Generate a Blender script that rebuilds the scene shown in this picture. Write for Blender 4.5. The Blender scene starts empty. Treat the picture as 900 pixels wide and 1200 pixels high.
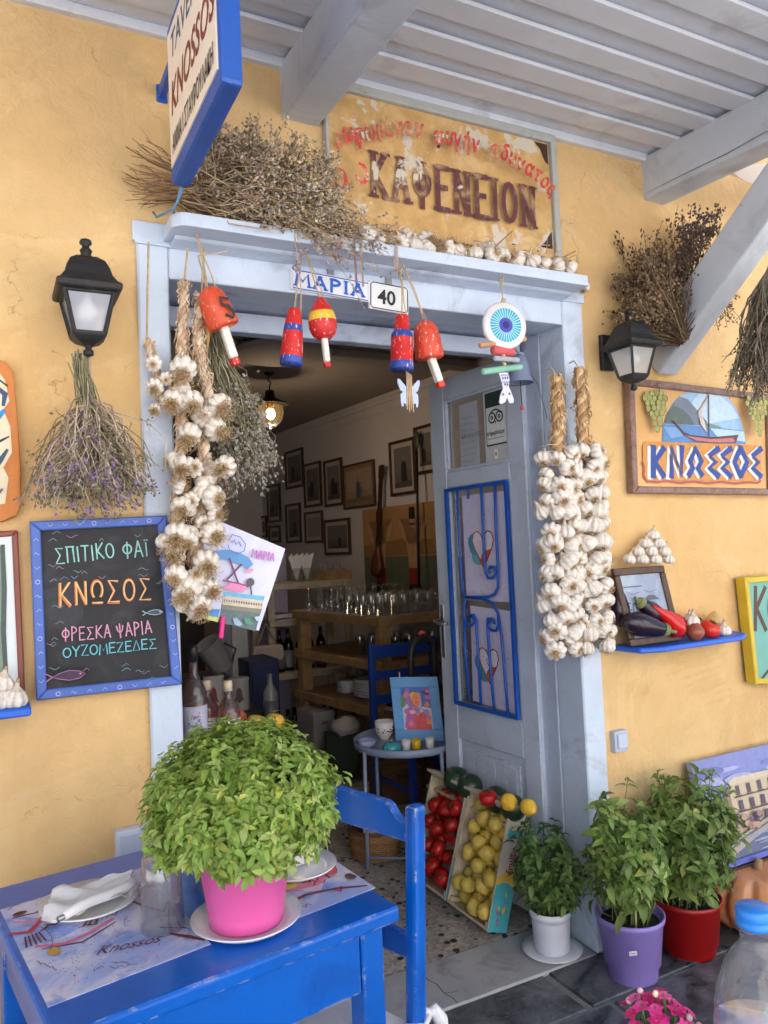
import bpy, bmesh, math, random
import numpy as np
from mathutils import Vector, Matrix, noise
rnd = random.Random(7)
npr = np.random.RandomState(5)
sc = bpy.context.scene
COL = sc.collection
R = math.radians
# ------------------------------------------------------------------ camera
YAW, PITCH, ROLL = R(27.188), R(2.528), R(2.511)
CAM = np.array([0.0, -2.1, 1.42]); FPX = 900.0
def _rot():
    cy, sy = math.cos(YAW), math.sin(YAW); cp, sp = math.cos(PITCH), math.sin(PITCH); cr, sr = math.cos(ROLL), math.sin(ROLL)
    a = np.array([[cy, 0, -sy], [0, 1, 0], [sy, 0, cy]]); b = np.array([[1, 0, 0], [0, cp, sp], [0, -sp, cp]])
    c = np.array([[cr, sr, 0], [-sr, cr, 0], [0, 0, 1]])
    return c @ b @ a
MC = _rot()
RIGHT = np.array([MC[0, 0], MC[0, 2], -MC[0, 1]]); DOWN = np.array([MC[1, 0], MC[1, 2], -MC[1, 1]]); FWD = np.array([MC[2, 0], MC[2, 2], -MC[2, 1]])
cd = bpy.data.cameras.new('camera'); cam = bpy.data.objects.new('camera', cd); COL.objects.link(cam)
cd.sensor_fit = 'VERTICAL'; cd.sensor_height = 24; cd.sensor_width = 18; cd.lens = 18.0; cd.clip_start = 0.02; cd.clip_end = 3000
m = Matrix.Identity(4)
for i in range(3):
    m[i][0] = RIGHT[i]; m[i][1] = -DOWN[i]; m[i][2] = -FWD[i]; m[i][3] = CAM[i]
cam.matrix_world = m
sc.camera = cam
def ray(px, py): return RIGHT * (px - 450) / FPX + DOWN * (py - 600) / FPX + FWD
def W(px, py, y=0.0):
    d = ray(px, py); return CAM + d * (y - CAM[1]) / d[1]
def Zp(px, py, z=0.0):
    d = ray(px, py); return CAM + d * (z - CAM[2]) / d[2]
def Xp(px, py, x):
    d = ray(px, py); return CAM + d * (x - CAM[0]) / d[0]
def PL(px, py, p0, n):
    d = ray(px, py); n = np.array(n); return CAM + d * (np.dot(np.array(p0) - CAM, n) / np.dot(d, n))
def TD(px, py, t): return CAM + ray(px, py) * t
# ------------------------------------------------------------------ light
SUN_EL, SUN_AZ = R(58), R(18)      # the sun stands behind the building, so the whole front is in open shade
w = bpy.data.worlds.new('World'); sc.world = w; w.use_nodes = True
nt = w.node_tree; bg = nt.nodes['Background']
sky = nt.nodes.new('ShaderNodeTexSky'); sky.sky_type = 'NISHITA'; sky.sun_disc = False
sky.sun_elevation = SUN_EL; sky.sun_rotation = SUN_AZ; sky.dust_density = 5.0; sky.air_density = 1.0; sky.ozone_density = 1.0
nt.links.new(sky.outputs[0], bg.inputs[0]); bg.inputs[1].default_value = 0.12
sd = bpy.data.lights.new('sun', 'SUN'); sd.energy = 5.0; sd.angle = R(0.55); sd.color = (1, .97, .92)
so = bpy.data.objects.new('sun', sd); COL.objects.link(so)
sdir = Vector((math.sin(SUN_AZ) * math.cos(SUN_EL), math.cos(SUN_AZ) * math.cos(SUN_EL), math.sin(SUN_EL)))
so.rotation_euler = sdir.to_track_quat('Z', 'Y').to_euler(); so.location = (0, 20, 30)
sc.view_settings.view_transform = 'Standard'; sc.view_settings.look = 'None'; sc.view_settings.gamma = 1
sc.view_settings.exposure = 1.64
try:
    sc.view_settings.use_curve_mapping = False
except Exception: pass
sc.cycles.max_bounces = 10; sc.cycles.diffuse_bounces = 6; sc.cycles.transparent_max_bounces = 16
sc.cycles.caustics_reflective = False; sc.cycles.caustics_refractive = False
# ------------------------------------------------------------------ colours and materials
def lin(c): c /= 255.0; return c / 12.92 if c <= .04045 else ((c + .055) / 1.055) ** 2.4
def S(r, g, b): return (lin(r), lin(g), lin(b))
def sc3(c, k): return tuple(max(0, min(1, x * k)) for x in c)
def vary(c, a):
    k = 1 + rnd.uniform(-a, a); return tuple(max(0, min(1, x * k * (1 + rnd.uniform(-a, a) * .3))) for x in c)
def _new(name):
    mt = bpy.data.materials.new(name); mt.use_nodes = True
    n = mt.node_tree; return mt, n, n.nodes['Principled BSDF'], n.links
def _noise(n, L, scale, detail=4, rough=.55, dist=0, vec=None, stretch=None):
    t = n.nodes.new('ShaderNodeTexNoise'); t.inputs['Scale'].default_value = scale; t.inputs['Detail'].default_value = detail
    t.inputs['Roughness'].default_value = rough; t.inputs['Distortion'].default_value = dist
    co = n.nodes.new('ShaderNodeTexCoord'); src = co.outputs['Object']
    if stretch:
        mp = n.nodes.new('ShaderNodeMapping'); mp.inputs['Scale'].default_value = stretch; L.new(src, mp.inputs[0]); src = mp.outputs[0]
    L.new(src, t.inputs['Vector']); return t
def _ramp(n, L, src, a, b, c0=(0, 0, 0, 1), c1=(1, 1, 1, 1)):
    r = n.nodes.new('ShaderNodeValToRGB'); r.color_ramp.elements[0].position = a; r.color_ramp.elements[1].position = b
    r.color_ramp.elements[0].color = c0; r.color_ramp.elements[1].color = c1; L.new(src, r.inputs[0]); return r
def _mix(n, L, fac, a, b, mode='MIX'):
    x = n.nodes.new('ShaderNodeMix'); x.data_type = 'RGBA'; x.blend_type = mode
    for s, v in ((0, fac), (6, a), (7, b)):
        if hasattr(v, 'is_linked') or hasattr(v, 'links'): L.new(v, x.inputs[s])
        elif s == 0: x.inputs[0].default_value = v
        else: x.inputs[s].default_value = (*v, 1)
    return x.outputs[2]
def pmat(name, col=None, rough=.5, var=.12, scale=9, bump=0., bscale=60, spec=.5, chips=None, chip_at=.66, chip_scale=26, metal=0., coat=0., stretch=None, sss=0., trans=0., stain=None, stain_at=.55, stain_scale=3, edge=None, edge_r=.006, edge_at=.5):
    """plain (col) or face coloured (col None) surface with tonal variation, worn chips, stains and relief"""
    mt, n, p, L = _new(name)
    if col is None:
        at = n.nodes.new('ShaderNodeAttribute'); at.attribute_name = 'Col'; base = at.outputs['Color']
    else:
        rg = n.nodes.new('ShaderNodeRGB'); rg.outputs[0].default_value = (*col, 1); base = rg.outputs[0]
    t = _noise(n, L, scale, 5, .6, .4, stretch=stretch)
    r = _ramp(n, L, t.outputs['Fac'], .3, .7, (1 - var,) * 3 + (1,), (1 + var,) * 3 + (1,))
    base = _mix(n, L, 1.0, base, r.outputs[0], 'MULTIPLY')
    if stain:
        t3 = _noise(n, L, stain_scale, 6, .65, .8, stretch=stretch); r3 = _ramp(n, L, t3.outputs['Fac'], stain_at, stain_at + .2)
        base = _mix(n, L, r3.outputs[0], base, stain)
    if chips:
        t2 = _noise(n, L, chip_scale, 7, .65, .3, stretch=stretch); r2 = _ramp(n, L, t2.outputs['Fac'], chip_at, chip_at + .02)
        base = _mix(n, L, r2.outputs[0], base, chips)
    if edge:                                  # paint rubbed off the edges
        bv = n.nodes.new('ShaderNodeBevel'); bv.samples = 4; bv.inputs['Radius'].default_value = edge_r; ge = n.nodes.new('ShaderNodeNewGeometry')
        dt = n.nodes.new('ShaderNodeVectorMath'); dt.operation = 'DOT_PRODUCT'; L.new(bv.outputs[0], dt.inputs[0]); L.new(ge.outputs['Normal'], dt.inputs[1])
        e1 = _ramp(n, L, dt.outputs['Value'], .86, .985, (1, 1, 1, 1), (0, 0, 0, 1)); e2 = _noise(n, L, 30, 6, .7, .6); e3 = _ramp(n, L, e2.outputs['Fac'], edge_at, edge_at + .05)
        mu = n.nodes.new('ShaderNodeMath'); mu.operation = 'MULTIPLY'; L.new(e1.outputs[0], mu.inputs[0]); L.new(e3.outputs[0], mu.inputs[1]); base = _mix(n, L, mu.outputs[0], base, edge)
    L.new(base, p.inputs['Base Color'])
    p.inputs['Roughness'].default_value = rough; p.inputs['Metallic'].default_value = metal
    p.inputs['Specular IOR Level'].default_value = spec; p.inputs['Coat Weight'].default_value = coat
    if sss: p.inputs['Subsurface Weight'].default_value = sss; p.inputs['Subsurface Radius'].default_value = (.02, .012, .008); p.inputs['Subsurface Scale'].default_value = .4
    if trans: p.inputs['Transmission Weight'].default_value = trans
    if bump:
        bt = _noise(n, L, bscale, 6, .6, .2, stretch=stretch); b = n.nodes.new('ShaderNodeBump'); b.inputs['Strength'].default_value = bump; b.inputs['Distance'].default_value = .01
        L.new(bt.outputs['Fac'], b.inputs['Height']); L.new(b.outputs[0], p.inputs['Normal'])
    return mt
def glass_mat(name, tint=(1, 1, 1), rough=.02, ior=1.45):
    mt, n, p, L = _new(name); p.inputs['Base Color'].default_value = (*tint, 1); p.inputs['Transmission Weight'].default_value = 1
    p.inputs['Roughness'].default_value = rough; p.inputs['IOR'].default_value = ior; return mt
def pane_mat(name, tint=(.95, .97, 1), gloss=.05, milk=0.06, film=(.8, .8, .8)):
    mt, n, p, L = _new(name); n.nodes.remove(p); out = n.nodes['Material Output']
    tr = n.nodes.new('ShaderNodeBsdfTransparent'); tr.inputs[0].default_value = (*tint, 1)
    gl = n.nodes.new('ShaderNodeBsdfGlossy'); gl.inputs['Roughness'].default_value = .04
    df = n.nodes.new('ShaderNodeBsdfDiffuse'); df.inputs[0].default_value = (*film, 1)
    lw = n.nodes.new('ShaderNodeLayerWeight'); pw = n.nodes.new('ShaderNodeMath'); pw.operation = 'POWER'; pw.inputs[1].default_value = 2.2; L.new(lw.outputs['Facing'], pw.inputs[0]); fr = n.nodes.new('ShaderNodeMath'); fr.operation = 'MULTIPLY_ADD'; fr.inputs[1].default_value = .6; fr.inputs[2].default_value = gloss; L.new(pw.outputs[0], fr.inputs[0])
    a = n.nodes.new('ShaderNodeMixShader'); a.inputs[0].default_value = milk; L.new(tr.outputs[0], a.inputs[1]); L.new(df.outputs[0], a.inputs[2])
    b = n.nodes.new('ShaderNodeMixShader'); L.new(fr.outputs[0], b.inputs[0]); L.new(a.outputs[0], b.inputs[1]); L.new(gl.outputs[0], b.inputs[2])
    L.new(b.outputs[0], out.inputs[0]); return mt
def emit_mat(name, col, st):
    mt, n, p, L = _new(name); p.inputs['Base Color'].default_value = (*col, 1); p.inputs['Emission Color'].default_value = (*col, 1); p.inputs['Emission Strength'].default_value = st; return mt
M = {}
def leaf_mat(name, tr=.25, rough=.45):
    mt, n, p, L = _new(name); out = n.nodes['Material Output']
    at = n.nodes.new('ShaderNodeAttribute'); at.attribute_name = 'Col'; L.new(at.outputs['Color'], p.inputs['Base Color']); p.inputs['Roughness'].default_value = rough
    p.inputs['Specular IOR Level'].default_value = .35
    t = n.nodes.new('ShaderNodeBsdfTranslucent'); hs = n.nodes.new('ShaderNodeHueSaturation'); hs.inputs['Value'].default_value = 1.3; L.new(at.outputs['Color'], hs.inputs['Color']); L.new(hs.outputs[0], t.inputs[0])
    mx = n.nodes.new('ShaderNodeMixShader'); mx.inputs[0].default_value = tr; L.new(p.outputs[0], mx.inputs[1]); L.new(t.outputs[0], mx.inputs[2]); L.new(mx.outputs[0], out.inputs[0]); return mt
# ------------------------------------------------------------------ mesh builder
def V(*a): return np.array(a, float)
def unit(v): v = np.asarray(v, float); return v / (np.linalg.norm(v) + 1e-12)
def perp(d):
    d = unit(d); a = V(0, 0, 1) if abs(d[2]) < .9 else V(1, 0, 0)
    u = unit(np.cross(a, d)); return u, np.cross(d, u)
class MB:
    def __init__(s): s.v = []; s.f = []; s.c = []; s.sm = []
    def add(s, vs, fs, col=(1, 1, 1), smooth=False):
        o = len(s.v); s.v.extend([tuple(map(float, q)) for q in vs])
        for i, f in enumerate(fs):
            s.f.append(tuple(o + k for k in f)); s.c.append(col[i] if isinstance(col, list) else col); s.sm.append(smooth)
        return s
    def box(s, c, size, col=(1, 1, 1), u=(1, 0, 0), v=(0, 1, 0), w=None):
        c = V(*c); u = unit(u); v = unit(v); w = np.cross(u, v) if w is None else unit(w); h = V(*size) / 2
        p = [c + u * a * h[0] + v * b * h[1] + w * d * h[2] for d in (-1, 1) for b in (-1, 1) for a in (-1, 1)]
        return s.add(p, [(0, 2, 3, 1), (4, 5, 7, 6), (0, 1, 5, 4), (2, 6, 7, 3), (0, 4, 6, 2), (1, 3, 7, 5)], col)
    def bar(s, a, b, wd, th, up=(0, 0, 1), col=(1, 1, 1)):
        a = V(*a); b = V(*b); d = unit(b - a); x = unit(np.cross(d, up)); y = np.cross(x, d)
        return s.box((a + b) / 2, (np.linalg.norm(b - a), wd, th), col, d, x, y)
    def tube(s, pts, r, n=6, col=(1, 1, 1), cap=True, smooth=True):
        pts = [np.asarray(p, float) for p in pts]; k = len(pts); rs = r if hasattr(r, '__len__') else [r] * k
        d0 = unit(pts[1] - pts[0]); u, v = perp(d0); vs = []
        for i, p in enumerate(pts):
            d = unit(pts[min(i + 1, k - 1)] - pts[max(i - 1, 0)])
            u = unit(u - d * np.dot(u, d)); v = np.cross(d, u)
            for j in range(n):
                a = 2 * math.pi * j / n; vs.append(p + (u * math.cos(a) + v * math.sin(a)) * rs[i])
        fs = [(i * n + j, i * n + (j + 1) % n, (i + 1) * n + (j + 1) % n, (i + 1) * n + j) for i in range(k - 1) for j in range(n)]
        if cap: fs += [tuple(range(n - 1, -1, -1)), tuple((k - 1) * n + j for j in range(n))]
        return s.add(vs, fs, col, smooth)
    def lathe(s, prof, n=24, o=(0, 0, 0), ax=(0, 0, 1), col=(1, 1, 1), lobes=None, smooth=True, ux=None, sq=(1, 1)):
        """prof: (radius, height) or (radius, height, colour of the band up to the next ring)"""
        o = V(*o); ax = unit(ax); u, v = perp(ax)
        if ux is not None: u = unit(np.asarray(ux, float) - ax * np.dot(ux, ax)); v = np.cross(ax, u)
        vs = []; k = len(prof)
        for i, q in enumerate(prof):
            for j in range(n):
                a = 2 * math.pi * j / n; r = q[0] * (lobes(a, i / (k - 1)) if lobes else 1); vs.append(o + ax * q[1] + (u * math.cos(a) * sq[0] + v * math.sin(a) * sq[1]) * r)
        fs = []; cs = []
        for i in range(k - 1):
            for j in range(n):
                fs.append((i * n + j, i * n + (j + 1) % n, (i + 1) * n + (j + 1) % n, (i + 1) * n + j)); cs.append(prof[i][2] if len(prof[i]) > 2 else col)
        if prof[0][0] > 1e-5: fs.append(tuple(range(n - 1, -1, -1))); cs.append(cs[0])
        if prof[-1][0] > 1e-5: fs.append(tuple((k - 1) * n + j for j in range(n))); cs.append(cs[-2] if len(cs) > 1 else col)
        return s.add(vs, fs, cs, smooth)
    def prism(s, poly, O, u, v, th, col=(1, 1, 1)):
        """closed 2-D outline on the plane O,u,v given thickness th along u x v"""
        O = V(*O); u = np.asarray(u, float); v = np.asarray(v, float); n = unit(np.cross(u, v)); k = len(poly)
        a = [O + u * x + v * y for x, y in poly]; b = [p + n * th for p in a]
        return s.add(a + b, [tuple(range(k - 1, -1, -1)), tuple(range(k, 2 * k))] + [(i, (i + 1) % k, k + (i + 1) % k, k + i) for i in range(k)], col)
    def ball(s, c, r, col=(1, 1, 1), n=12, m=8, sq=(1, 1, 1), ax=(0, 0, 1)):
        r3 = V(1, 1, 1) * r * V(*sq)
        return s.lathe([(max(1e-6, r3[0] * math.sin(math.pi * i / m)), -r3[2] * math.cos(math.pi * i / m)) for i in range(m + 1)], n, c, ax, col)
    def build(s, name, mat, loc=(0, 0, 0), bevel=0, seg=1, weld=False):
        me = bpy.data.meshes.new(name); o0 = V(*loc)
        me.from_pydata([tuple(q) for q in (np.array(s.v) - o0).tolist()], [], s.f)
        me.polygons.foreach_set('use_smooth', s.sm)
        ca = me.color_attributes.new('Col', 'FLOAT_COLOR', 'CORNER'); lt = np.zeros(len(me.polygons), int); me.polygons.foreach_get('loop_total', lt)
        cc = np.ones((len(s.c), 4)); cc[:, :3] = np.array([c[:3] for c in s.c])
        ca.data.foreach_set('color', np.repeat(cc, lt, axis=0).ravel())
        if bevel or weld:
            bm = bmesh.new(); bm.from_mesh(me)
            if weld: bmesh.ops.remove_doubles(bm, verts=bm.verts, dist=1e-5)
            if bevel:
                es = [e for e in bm.edges if len(e.link_faces) == 2 and e.calc_face_angle(0) > .5]
                bmesh.ops.bevel(bm, geom=es, offset=bevel, segments=seg, affect='EDGES', clamp_overlap=True, profile=.6)
            bm.to_mesh(me); bm.free()
        me.materials.append(M[mat] if isinstance(mat, str) else mat); me.update()
        o = bpy.data.objects.new(name, me); COL.objects.link(o); o.location = tuple(map(float, o0))
        return o
# convention: geometry is written in world coordinates and shifted under its parent, unless the thing is 'local'
def tag(o, label, cat, group=None, kind=None):
    if label: o['label'] = label
    if cat: o['category'] = cat
    if group: o['group'] = group
    if kind: o['kind'] = kind
    return o
def thing(name, label, cat, loc=(0, 0, 0), group=None, local=False):
    o = bpy.data.objects.new(name, None); COL.objects.link(o); o.location = tuple(map(float, loc)); o.empty_display_size = .05
    if local: o['local'] = 1
    return tag(o, label, cat, group)
def part(mb, name, mat, parent, **k):
    """child of a thing or of a part; geometry in world coordinates, or in the thing's own when it is local"""
    base = V(0, 0, 0); q = parent; loc = False
    while q is not None:
        base = base + np.array(q.location); loc = loc or bool(q.get('local')); q = q.parent
    o = mb.build(name, mat, (0, 0, 0) if loc else tuple(base), **k)
    o.parent = parent; o.location = (0, 0, 0)
    return o
def single(mb, name, mat, label, cat, group=None, kind=None, loc=None, **k):
    if loc is None:
        a = np.array(mb.v); loc = ((a[:, 0].min() + a[:, 0].max()) / 2, (a[:, 1].min() + a[:, 1].max()) / 2, a[:, 2].min())
    return tag(mb.build(name, mat, loc, **k), label, cat, group, kind)
def copy_tree(o, parent=None):
    c = o.copy(); COL.objects.link(c); c.parent = parent
    for ch in [x for x in o.children]: copy_tree(ch, c)
    return c
# ------------------------------------------------------------------ flat art and lettering
class Art:
    """paint laid on a plane: origin O, axes u (right) and v (up), coordinates in units of |u| and |v|, each layer a hair above the last"""
    def __init__(s, O, u, v, step=.00035):
        s.O = np.asarray(O, float); s.u = np.asarray(u, float); s.v = np.asarray(v, float); s.n = unit(np.cross(s.u, s.v)); s.mb = MB(); s.k = 1; s.step = step
    def P(s, x, y, k=None): return s.O + s.u * x + s.v * y + s.n * (s.step * (s.k if k is None else k))
    def poly(s, pts, col):
        s.mb.add([s.P(*p) for p in pts], [tuple(range(len(pts)))], col); s.k += 1; return s
    def rect(s, x0, y0, x1, y1, col): return s.poly([(x0, y0), (x1, y0), (x1, y1), (x0, y1)], col)
    def oval(s, cx, cy, rx, ry, col, n=20, a0=0, a1=360):
        return s.poly([(cx + rx * math.cos(R(a0 + (a1 - a0) * i / n)), cy + ry * math.sin(R(a0 + (a1 - a0) * i / n))) for i in range(n + (a1 - a0 < 360))], col)
    def stroke(s, pts, wd, col, taper=0, own=True):
        """brush line of world width wd"""
        q = [s.O + s.u * x + s.v * y for x, y in pts]; L = []; Rr = []; k = len(q); shut = k > 3 and np.linalg.norm(q[0] - q[-1]) < 1e-6
        for i in range(k):
            d = unit(q[1] - q[-2]) if shut and i in (0, k - 1) else unit(q[min(i + 1, k - 1)] - q[max(i - 1, 0)]); nn = np.cross(s.n, d); h = wd / 2 * (1 - taper * abs(2 * i / (k - 1) - 1) if k > 1 else 1)
            e = V(0, 0, 0)
            if i == 0 and not shut: e = -d * wd * .3
            if i == k - 1 and not shut: e = d * wd * .3
            L.append(q[i] + nn * h + e + s.n * s.step * s.k); Rr.append(q[i] - nn * h + e + s.n * s.step * s.k)
        s.mb.add(L + Rr, [(i, k + i, k + i + 1, i + 1) for i in range(k - 1)], col)
        if own: s.k += 1
        return s
    def text(s, txt, x, y, h, wx=1.0, col=(0, 0, 0), slant=0., font='stroke', wd=.1, gap=.18, rot=0., jig=0., serif=0):
        """h: letter height in v units; the letters' aspect follows world lengths"""
        asp = np.linalg.norm(s.v) / np.linalg.norm(s.u); cx = 0; ca, sa = math.cos(rot), math.sin(rot)
        for ch in txt:
            if ch == ' ': cx += .5 * wx; continue
            g, gw = GLYPH[ch]
            j = jig * rnd.uniform(-1, 1); jy = jig * rnd.uniform(-1, 1)
            for line in g:
                pts = []
                for a, b in line:
                    X = (cx + a * wx + slant * b) * h; Y = (b * (1 + j) + jy) * h
                    pts.append((x + (X * ca - Y * sa) * asp, y + X * sa + Y * ca))
                s.stroke(pts, wd * h * np.linalg.norm(s.v), col, own=False)
                s.k += .3
                if serif:
                    for a, b in (line[0], line[-1]):
                        if b in (0, 1):
                            X0, X1 = (cx + a * wx - serif) * h, (cx + a * wx + serif) * h; Y = b * h
                            s.stroke([(x + (X0 * ca - Y * sa) * asp, y + X0 * sa + Y * ca), (x + (X1 * ca - Y * sa) * asp, y + X1 * sa + Y * ca)], wd * .55 * h * np.linalg.norm(s.v), col, own=False); s.k += .3
            cx += gw * wx + gap
        s.k += 1; return s
    def typed(s, txt, x, y, h, col, bold=0., wx=1.0, slant=0., rot=0.):
        vs, fs, wdt = type_geo(txt, bold); asp = np.linalg.norm(s.v) / np.linalg.norm(s.u); ca, sa = math.cos(rot), math.sin(rot); out = []
        for a, b in vs:
            X = (a * wx + b * slant) * h; Y = b * h; out.append(s.P(x + (X * ca - Y * sa) * asp, y + X * sa + Y * ca))
        s.mb.add(out, fs, col); s.k += 1; return s
    def twidth(s, txt, h, wx=1, bold=0.): return type_geo(txt, bold)[2] * h * wx * np.linalg.norm(s.v) / np.linalg.norm(s.u)
    def put(s, name, parent, mat='paint'): return part(s.mb, name, mat, parent)
_tg = {}
def type_geo(txt, bold):
    if (txt, bold) in _tg: return _tg[(txt, bold)]
    cu = bpy.data.curves.new('type', 'FONT'); cu.body = txt; cu.size = 1.37; cu.offset = bold; cu.resolution_u = 3; cu.fill_mode = 'FRONT'
    ob = bpy.data.objects.new('type', cu); COL.objects.link(ob)
    dg = bpy.context.evaluated_depsgraph_get(); me = bpy.data.meshes.new_from_object(ob.evaluated_get(dg))
    vs = [(q.co.x, q.co.y) for q in me.vertices]; fs = [tuple(reversed(p.vertices)) if p.normal.z < 0 else tuple(p.vertices) for p in me.polygons]
    bpy.data.objects.remove(ob); bpy.data.curves.remove(cu); bpy.data.meshes.remove(me)
    _tg[(txt, bold)] = (vs, fs, max([q[0] for q in vs] or [0])); return _tg[(txt, bold)]
def arc(cx, cy, rx, ry, a0, a1, n=10): return [(cx + rx * math.cos(R(a0 + (a1 - a0) * i / n)), cy + ry * math.sin(R(a0 + (a1 - a0) * i / n))) for i in range(n + 1)]
GLYPH = {
 'Σ': ([[(.5, .95), (.05, 1), (.32, .52), (0, .02), (.55, .0)]], .55), 'Π': ([[(.05, 0), (.08, 1)], [(0, 1), (.55, .97)], [(.48, .97), (.5, 0)]], .55),
 'Ι': ([[(.05, 0), (.05, 1)]], .12), 'Ϊ': ([[(.08, 0), (.08, .85)], [(0, 1), (.02, 1.02)], [(.16, 1), (.18, 1.02)]], .2), 'Τ': ([[(0, 1), (.5, .97)], [(.28, 1), (.2, 0)]], .5),
 'Κ': ([[(.06, 1), (.04, 0)], [(.5, 1), (.08, .48)], [(.1, .5), (.52, 0)]], .52), 'Ο': ([arc(.27, .5, .27, .46, 90, 450, 16)], .55),
 'Φ': ([arc(.27, .55, .27, .3, 90, 450, 16), [(.28, 1.0), (.25, -.05)]], .55), 'Α': ([[(0, 0), (.26, 1)], [(.26, 1), (.52, 0)], [(.1, .36), (.43, .36)]], .52),
 'Ν': ([[(.04, 0), (.04, 1)], [(.04, 1), (.5, 0)], [(.5, 0), (.5, 1)]], .54), 'Ω': ([arc(.27, .58, .26, .4, -50, 230, 16), [(.04, .02), (.5, .0)]], .54),
 'Ρ': ([[(.04, -.05), (.05, 1)], arc(.06, .74, .36, .25, 90, -90, 8)], .44), 'Ε': ([[(.04, 0), (.04, 1)], [(.04, 1), (.46, 1)], [(.04, .52), (.38, .52)], [(.04, 0), (.46, 0)]], .46),
 'Ψ': ([[(.27, 1), (.27, -.05)], arc(.27, .85, .25, .5, 180, 360, 10)], .54), 'Υ': ([[(0, 1), (.24, .48), (.22, 0)], [(.5, 1), (.24, .48)]], .5),
 'Ζ': ([[(0, .98), (.46, 1), (.02, .02), (.5, 0)]], .5), 'Μ': ([[(0, 0), (.08, 1), (.3, .35), (.54, 1), (.6, 0)]], .6), 'Δ': ([[(0, .02), (.26, 1), (.52, .02), (0, .02)]], .52),
 'Λ': ([[(0, 0), (.26, 1), (.52, 0)]], .52), 'Χ': ([[(0, 0), (.5, 1)], [(0, 1), (.5, 0)]], .5), 'Η': ([[(.04, 0), (.04, 1)], [(.5, 0), (.5, 1)], [(.04, .5), (.5, .5)]], .54),
 'K': ([[(.06, 1), (.04, 0)], [(.5, 1), (.08, .48)], [(.1, .5), (.52, 0)]], .52), 'F': ([[(.04, 0), (.04, 1)], [(.04, 1), (.46, 1)], [(.04, .52), (.38, .52)]], .46), 'D': ([[(.04, 0), (.04, 1)], arc(.05, .5, .42, .5, 90, -90, 10)], .5),
}
GLYPH['O'] = GLYPH['Ο']; GLYPH['E'] = GLYPH['Ε']
# ------------------------------------------------------------------ materials of the place
def plaster():
    mt, n, p, L = _new('ochre_plaster')
    a = _noise(n, L, 1.3, 5, .6, .6); b = _noise(n, L, 9, 6, .65, .3); c = _noise(n, L, 2.6, 7, .7, 1.2)
    r = _ramp(n, L, a.outputs['Fac'], .3, .72, (*S(212, 172, 116), 1), (*S(219, 187, 138), 1))
    base = _mix(n, L, 1.0, r.outputs[0], _ramp(n, L, b.outputs['Fac'], .3, .7, (.93, .93, .93, 1), (1.05, 1.05, 1.05, 1)).outputs[0], 'MULTIPLY')
    base = _mix(n, L, _ramp(n, L, c.outputs['Fac'], .6, .78, (0, 0, 0, 1), (.5, .5, .5, 1)).outputs[0], base, S(228, 206, 168))
    # dust and faded pigment at the wall foot, plus painted shade, ragged upper edge
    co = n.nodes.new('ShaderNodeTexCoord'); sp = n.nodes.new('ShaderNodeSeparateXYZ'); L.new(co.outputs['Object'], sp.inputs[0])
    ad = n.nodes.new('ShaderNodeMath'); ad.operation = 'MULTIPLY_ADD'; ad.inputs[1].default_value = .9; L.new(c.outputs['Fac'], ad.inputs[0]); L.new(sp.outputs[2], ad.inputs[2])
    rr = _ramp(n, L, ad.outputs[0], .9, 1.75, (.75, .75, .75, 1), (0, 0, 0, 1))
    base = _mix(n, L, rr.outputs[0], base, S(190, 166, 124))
    # patches of an older, paler coat, run-off streaks and hairline cracks
    d = _noise(n, L, .9, 8, .72, 2.2); base = _mix(n, L, _ramp(n, L, d.outputs['Fac'], .53, .56, (0, 0, 0, 1), (.28, .28, .28, 1)).outputs[0], base, S(232, 202, 150))
    s_ = _noise(n, L, 1.6, 6, .7, .3, stretch=(7, 7, .55)); base = _mix(n, L, _ramp(n, L, s_.outputs['Fac'], .58, .8, (0, 0, 0, 1), (.4, .4, .4, 1)).outputs[0], base, S(190, 150, 100))
    g_ = _noise(n, L, 34, 6, .7, .4); base = _mix(n, L, _ramp(n, L, g_.outputs['Fac'], .68, .76, (0, 0, 0, 1), (.35, .35, .35, 1)).outputs[0], base, S(180, 140, 92))
    wv = _noise(n, L, 6, 5, .6); tc = n.nodes.new('ShaderNodeTexCoord'); wm = _mix(n, L, .16, tc.outputs['Object'], wv.outputs['Color']); vo = n.nodes.new('ShaderNodeTexVoronoi'); vo.feature = 'DISTANCE_TO_EDGE'; vo.inputs['Scale'].default_value = 1.9; L.new(wm, vo.inputs['Vector'])
    ck = _ramp(n, L, vo.outputs['Distance'], .0012, .0035, (.6, .6, .6, 1), (0, 0, 0, 1)); mk = _ramp(n, L, c.outputs['Fac'], .5, .58); mm = n.nodes.new('ShaderNodeMath'); mm.operation = 'MULTIPLY'; L.new(ck.outputs[0], mm.inputs[0]); L.new(mk.outputs[0], mm.inputs[1]); base = _mix(n, L, mm.outputs[0], base, S(150, 112, 70))
    L.new(base, p.inputs['Base Color']); p.inputs['Roughness'].default_value = .85; p.inputs['Specular IOR Level'].default_value = .2
    n1 = _noise(n, L, 22, 8, .62, .8); n2 = _noise(n, L, 5, 6, .6, 1.5)
    mx = n.nodes.new('ShaderNodeMath'); mx.operation = 'MULTIPLY_ADD'; mx.inputs[1].default_value = 1.6; L.new(n2.outputs['Fac'], mx.inputs[0]); L.new(n1.outputs['Fac'], mx.inputs[2])
    bp = n.nodes.new('ShaderNodeBump'); bp.inputs['Strength'].default_value = .55; bp.inputs['Distance'].default_value = .012
    L.new(mx.outputs[0], bp.inputs['Height']); L.new(bp.outputs[0], p.inputs['Normal']); return mt
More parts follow.
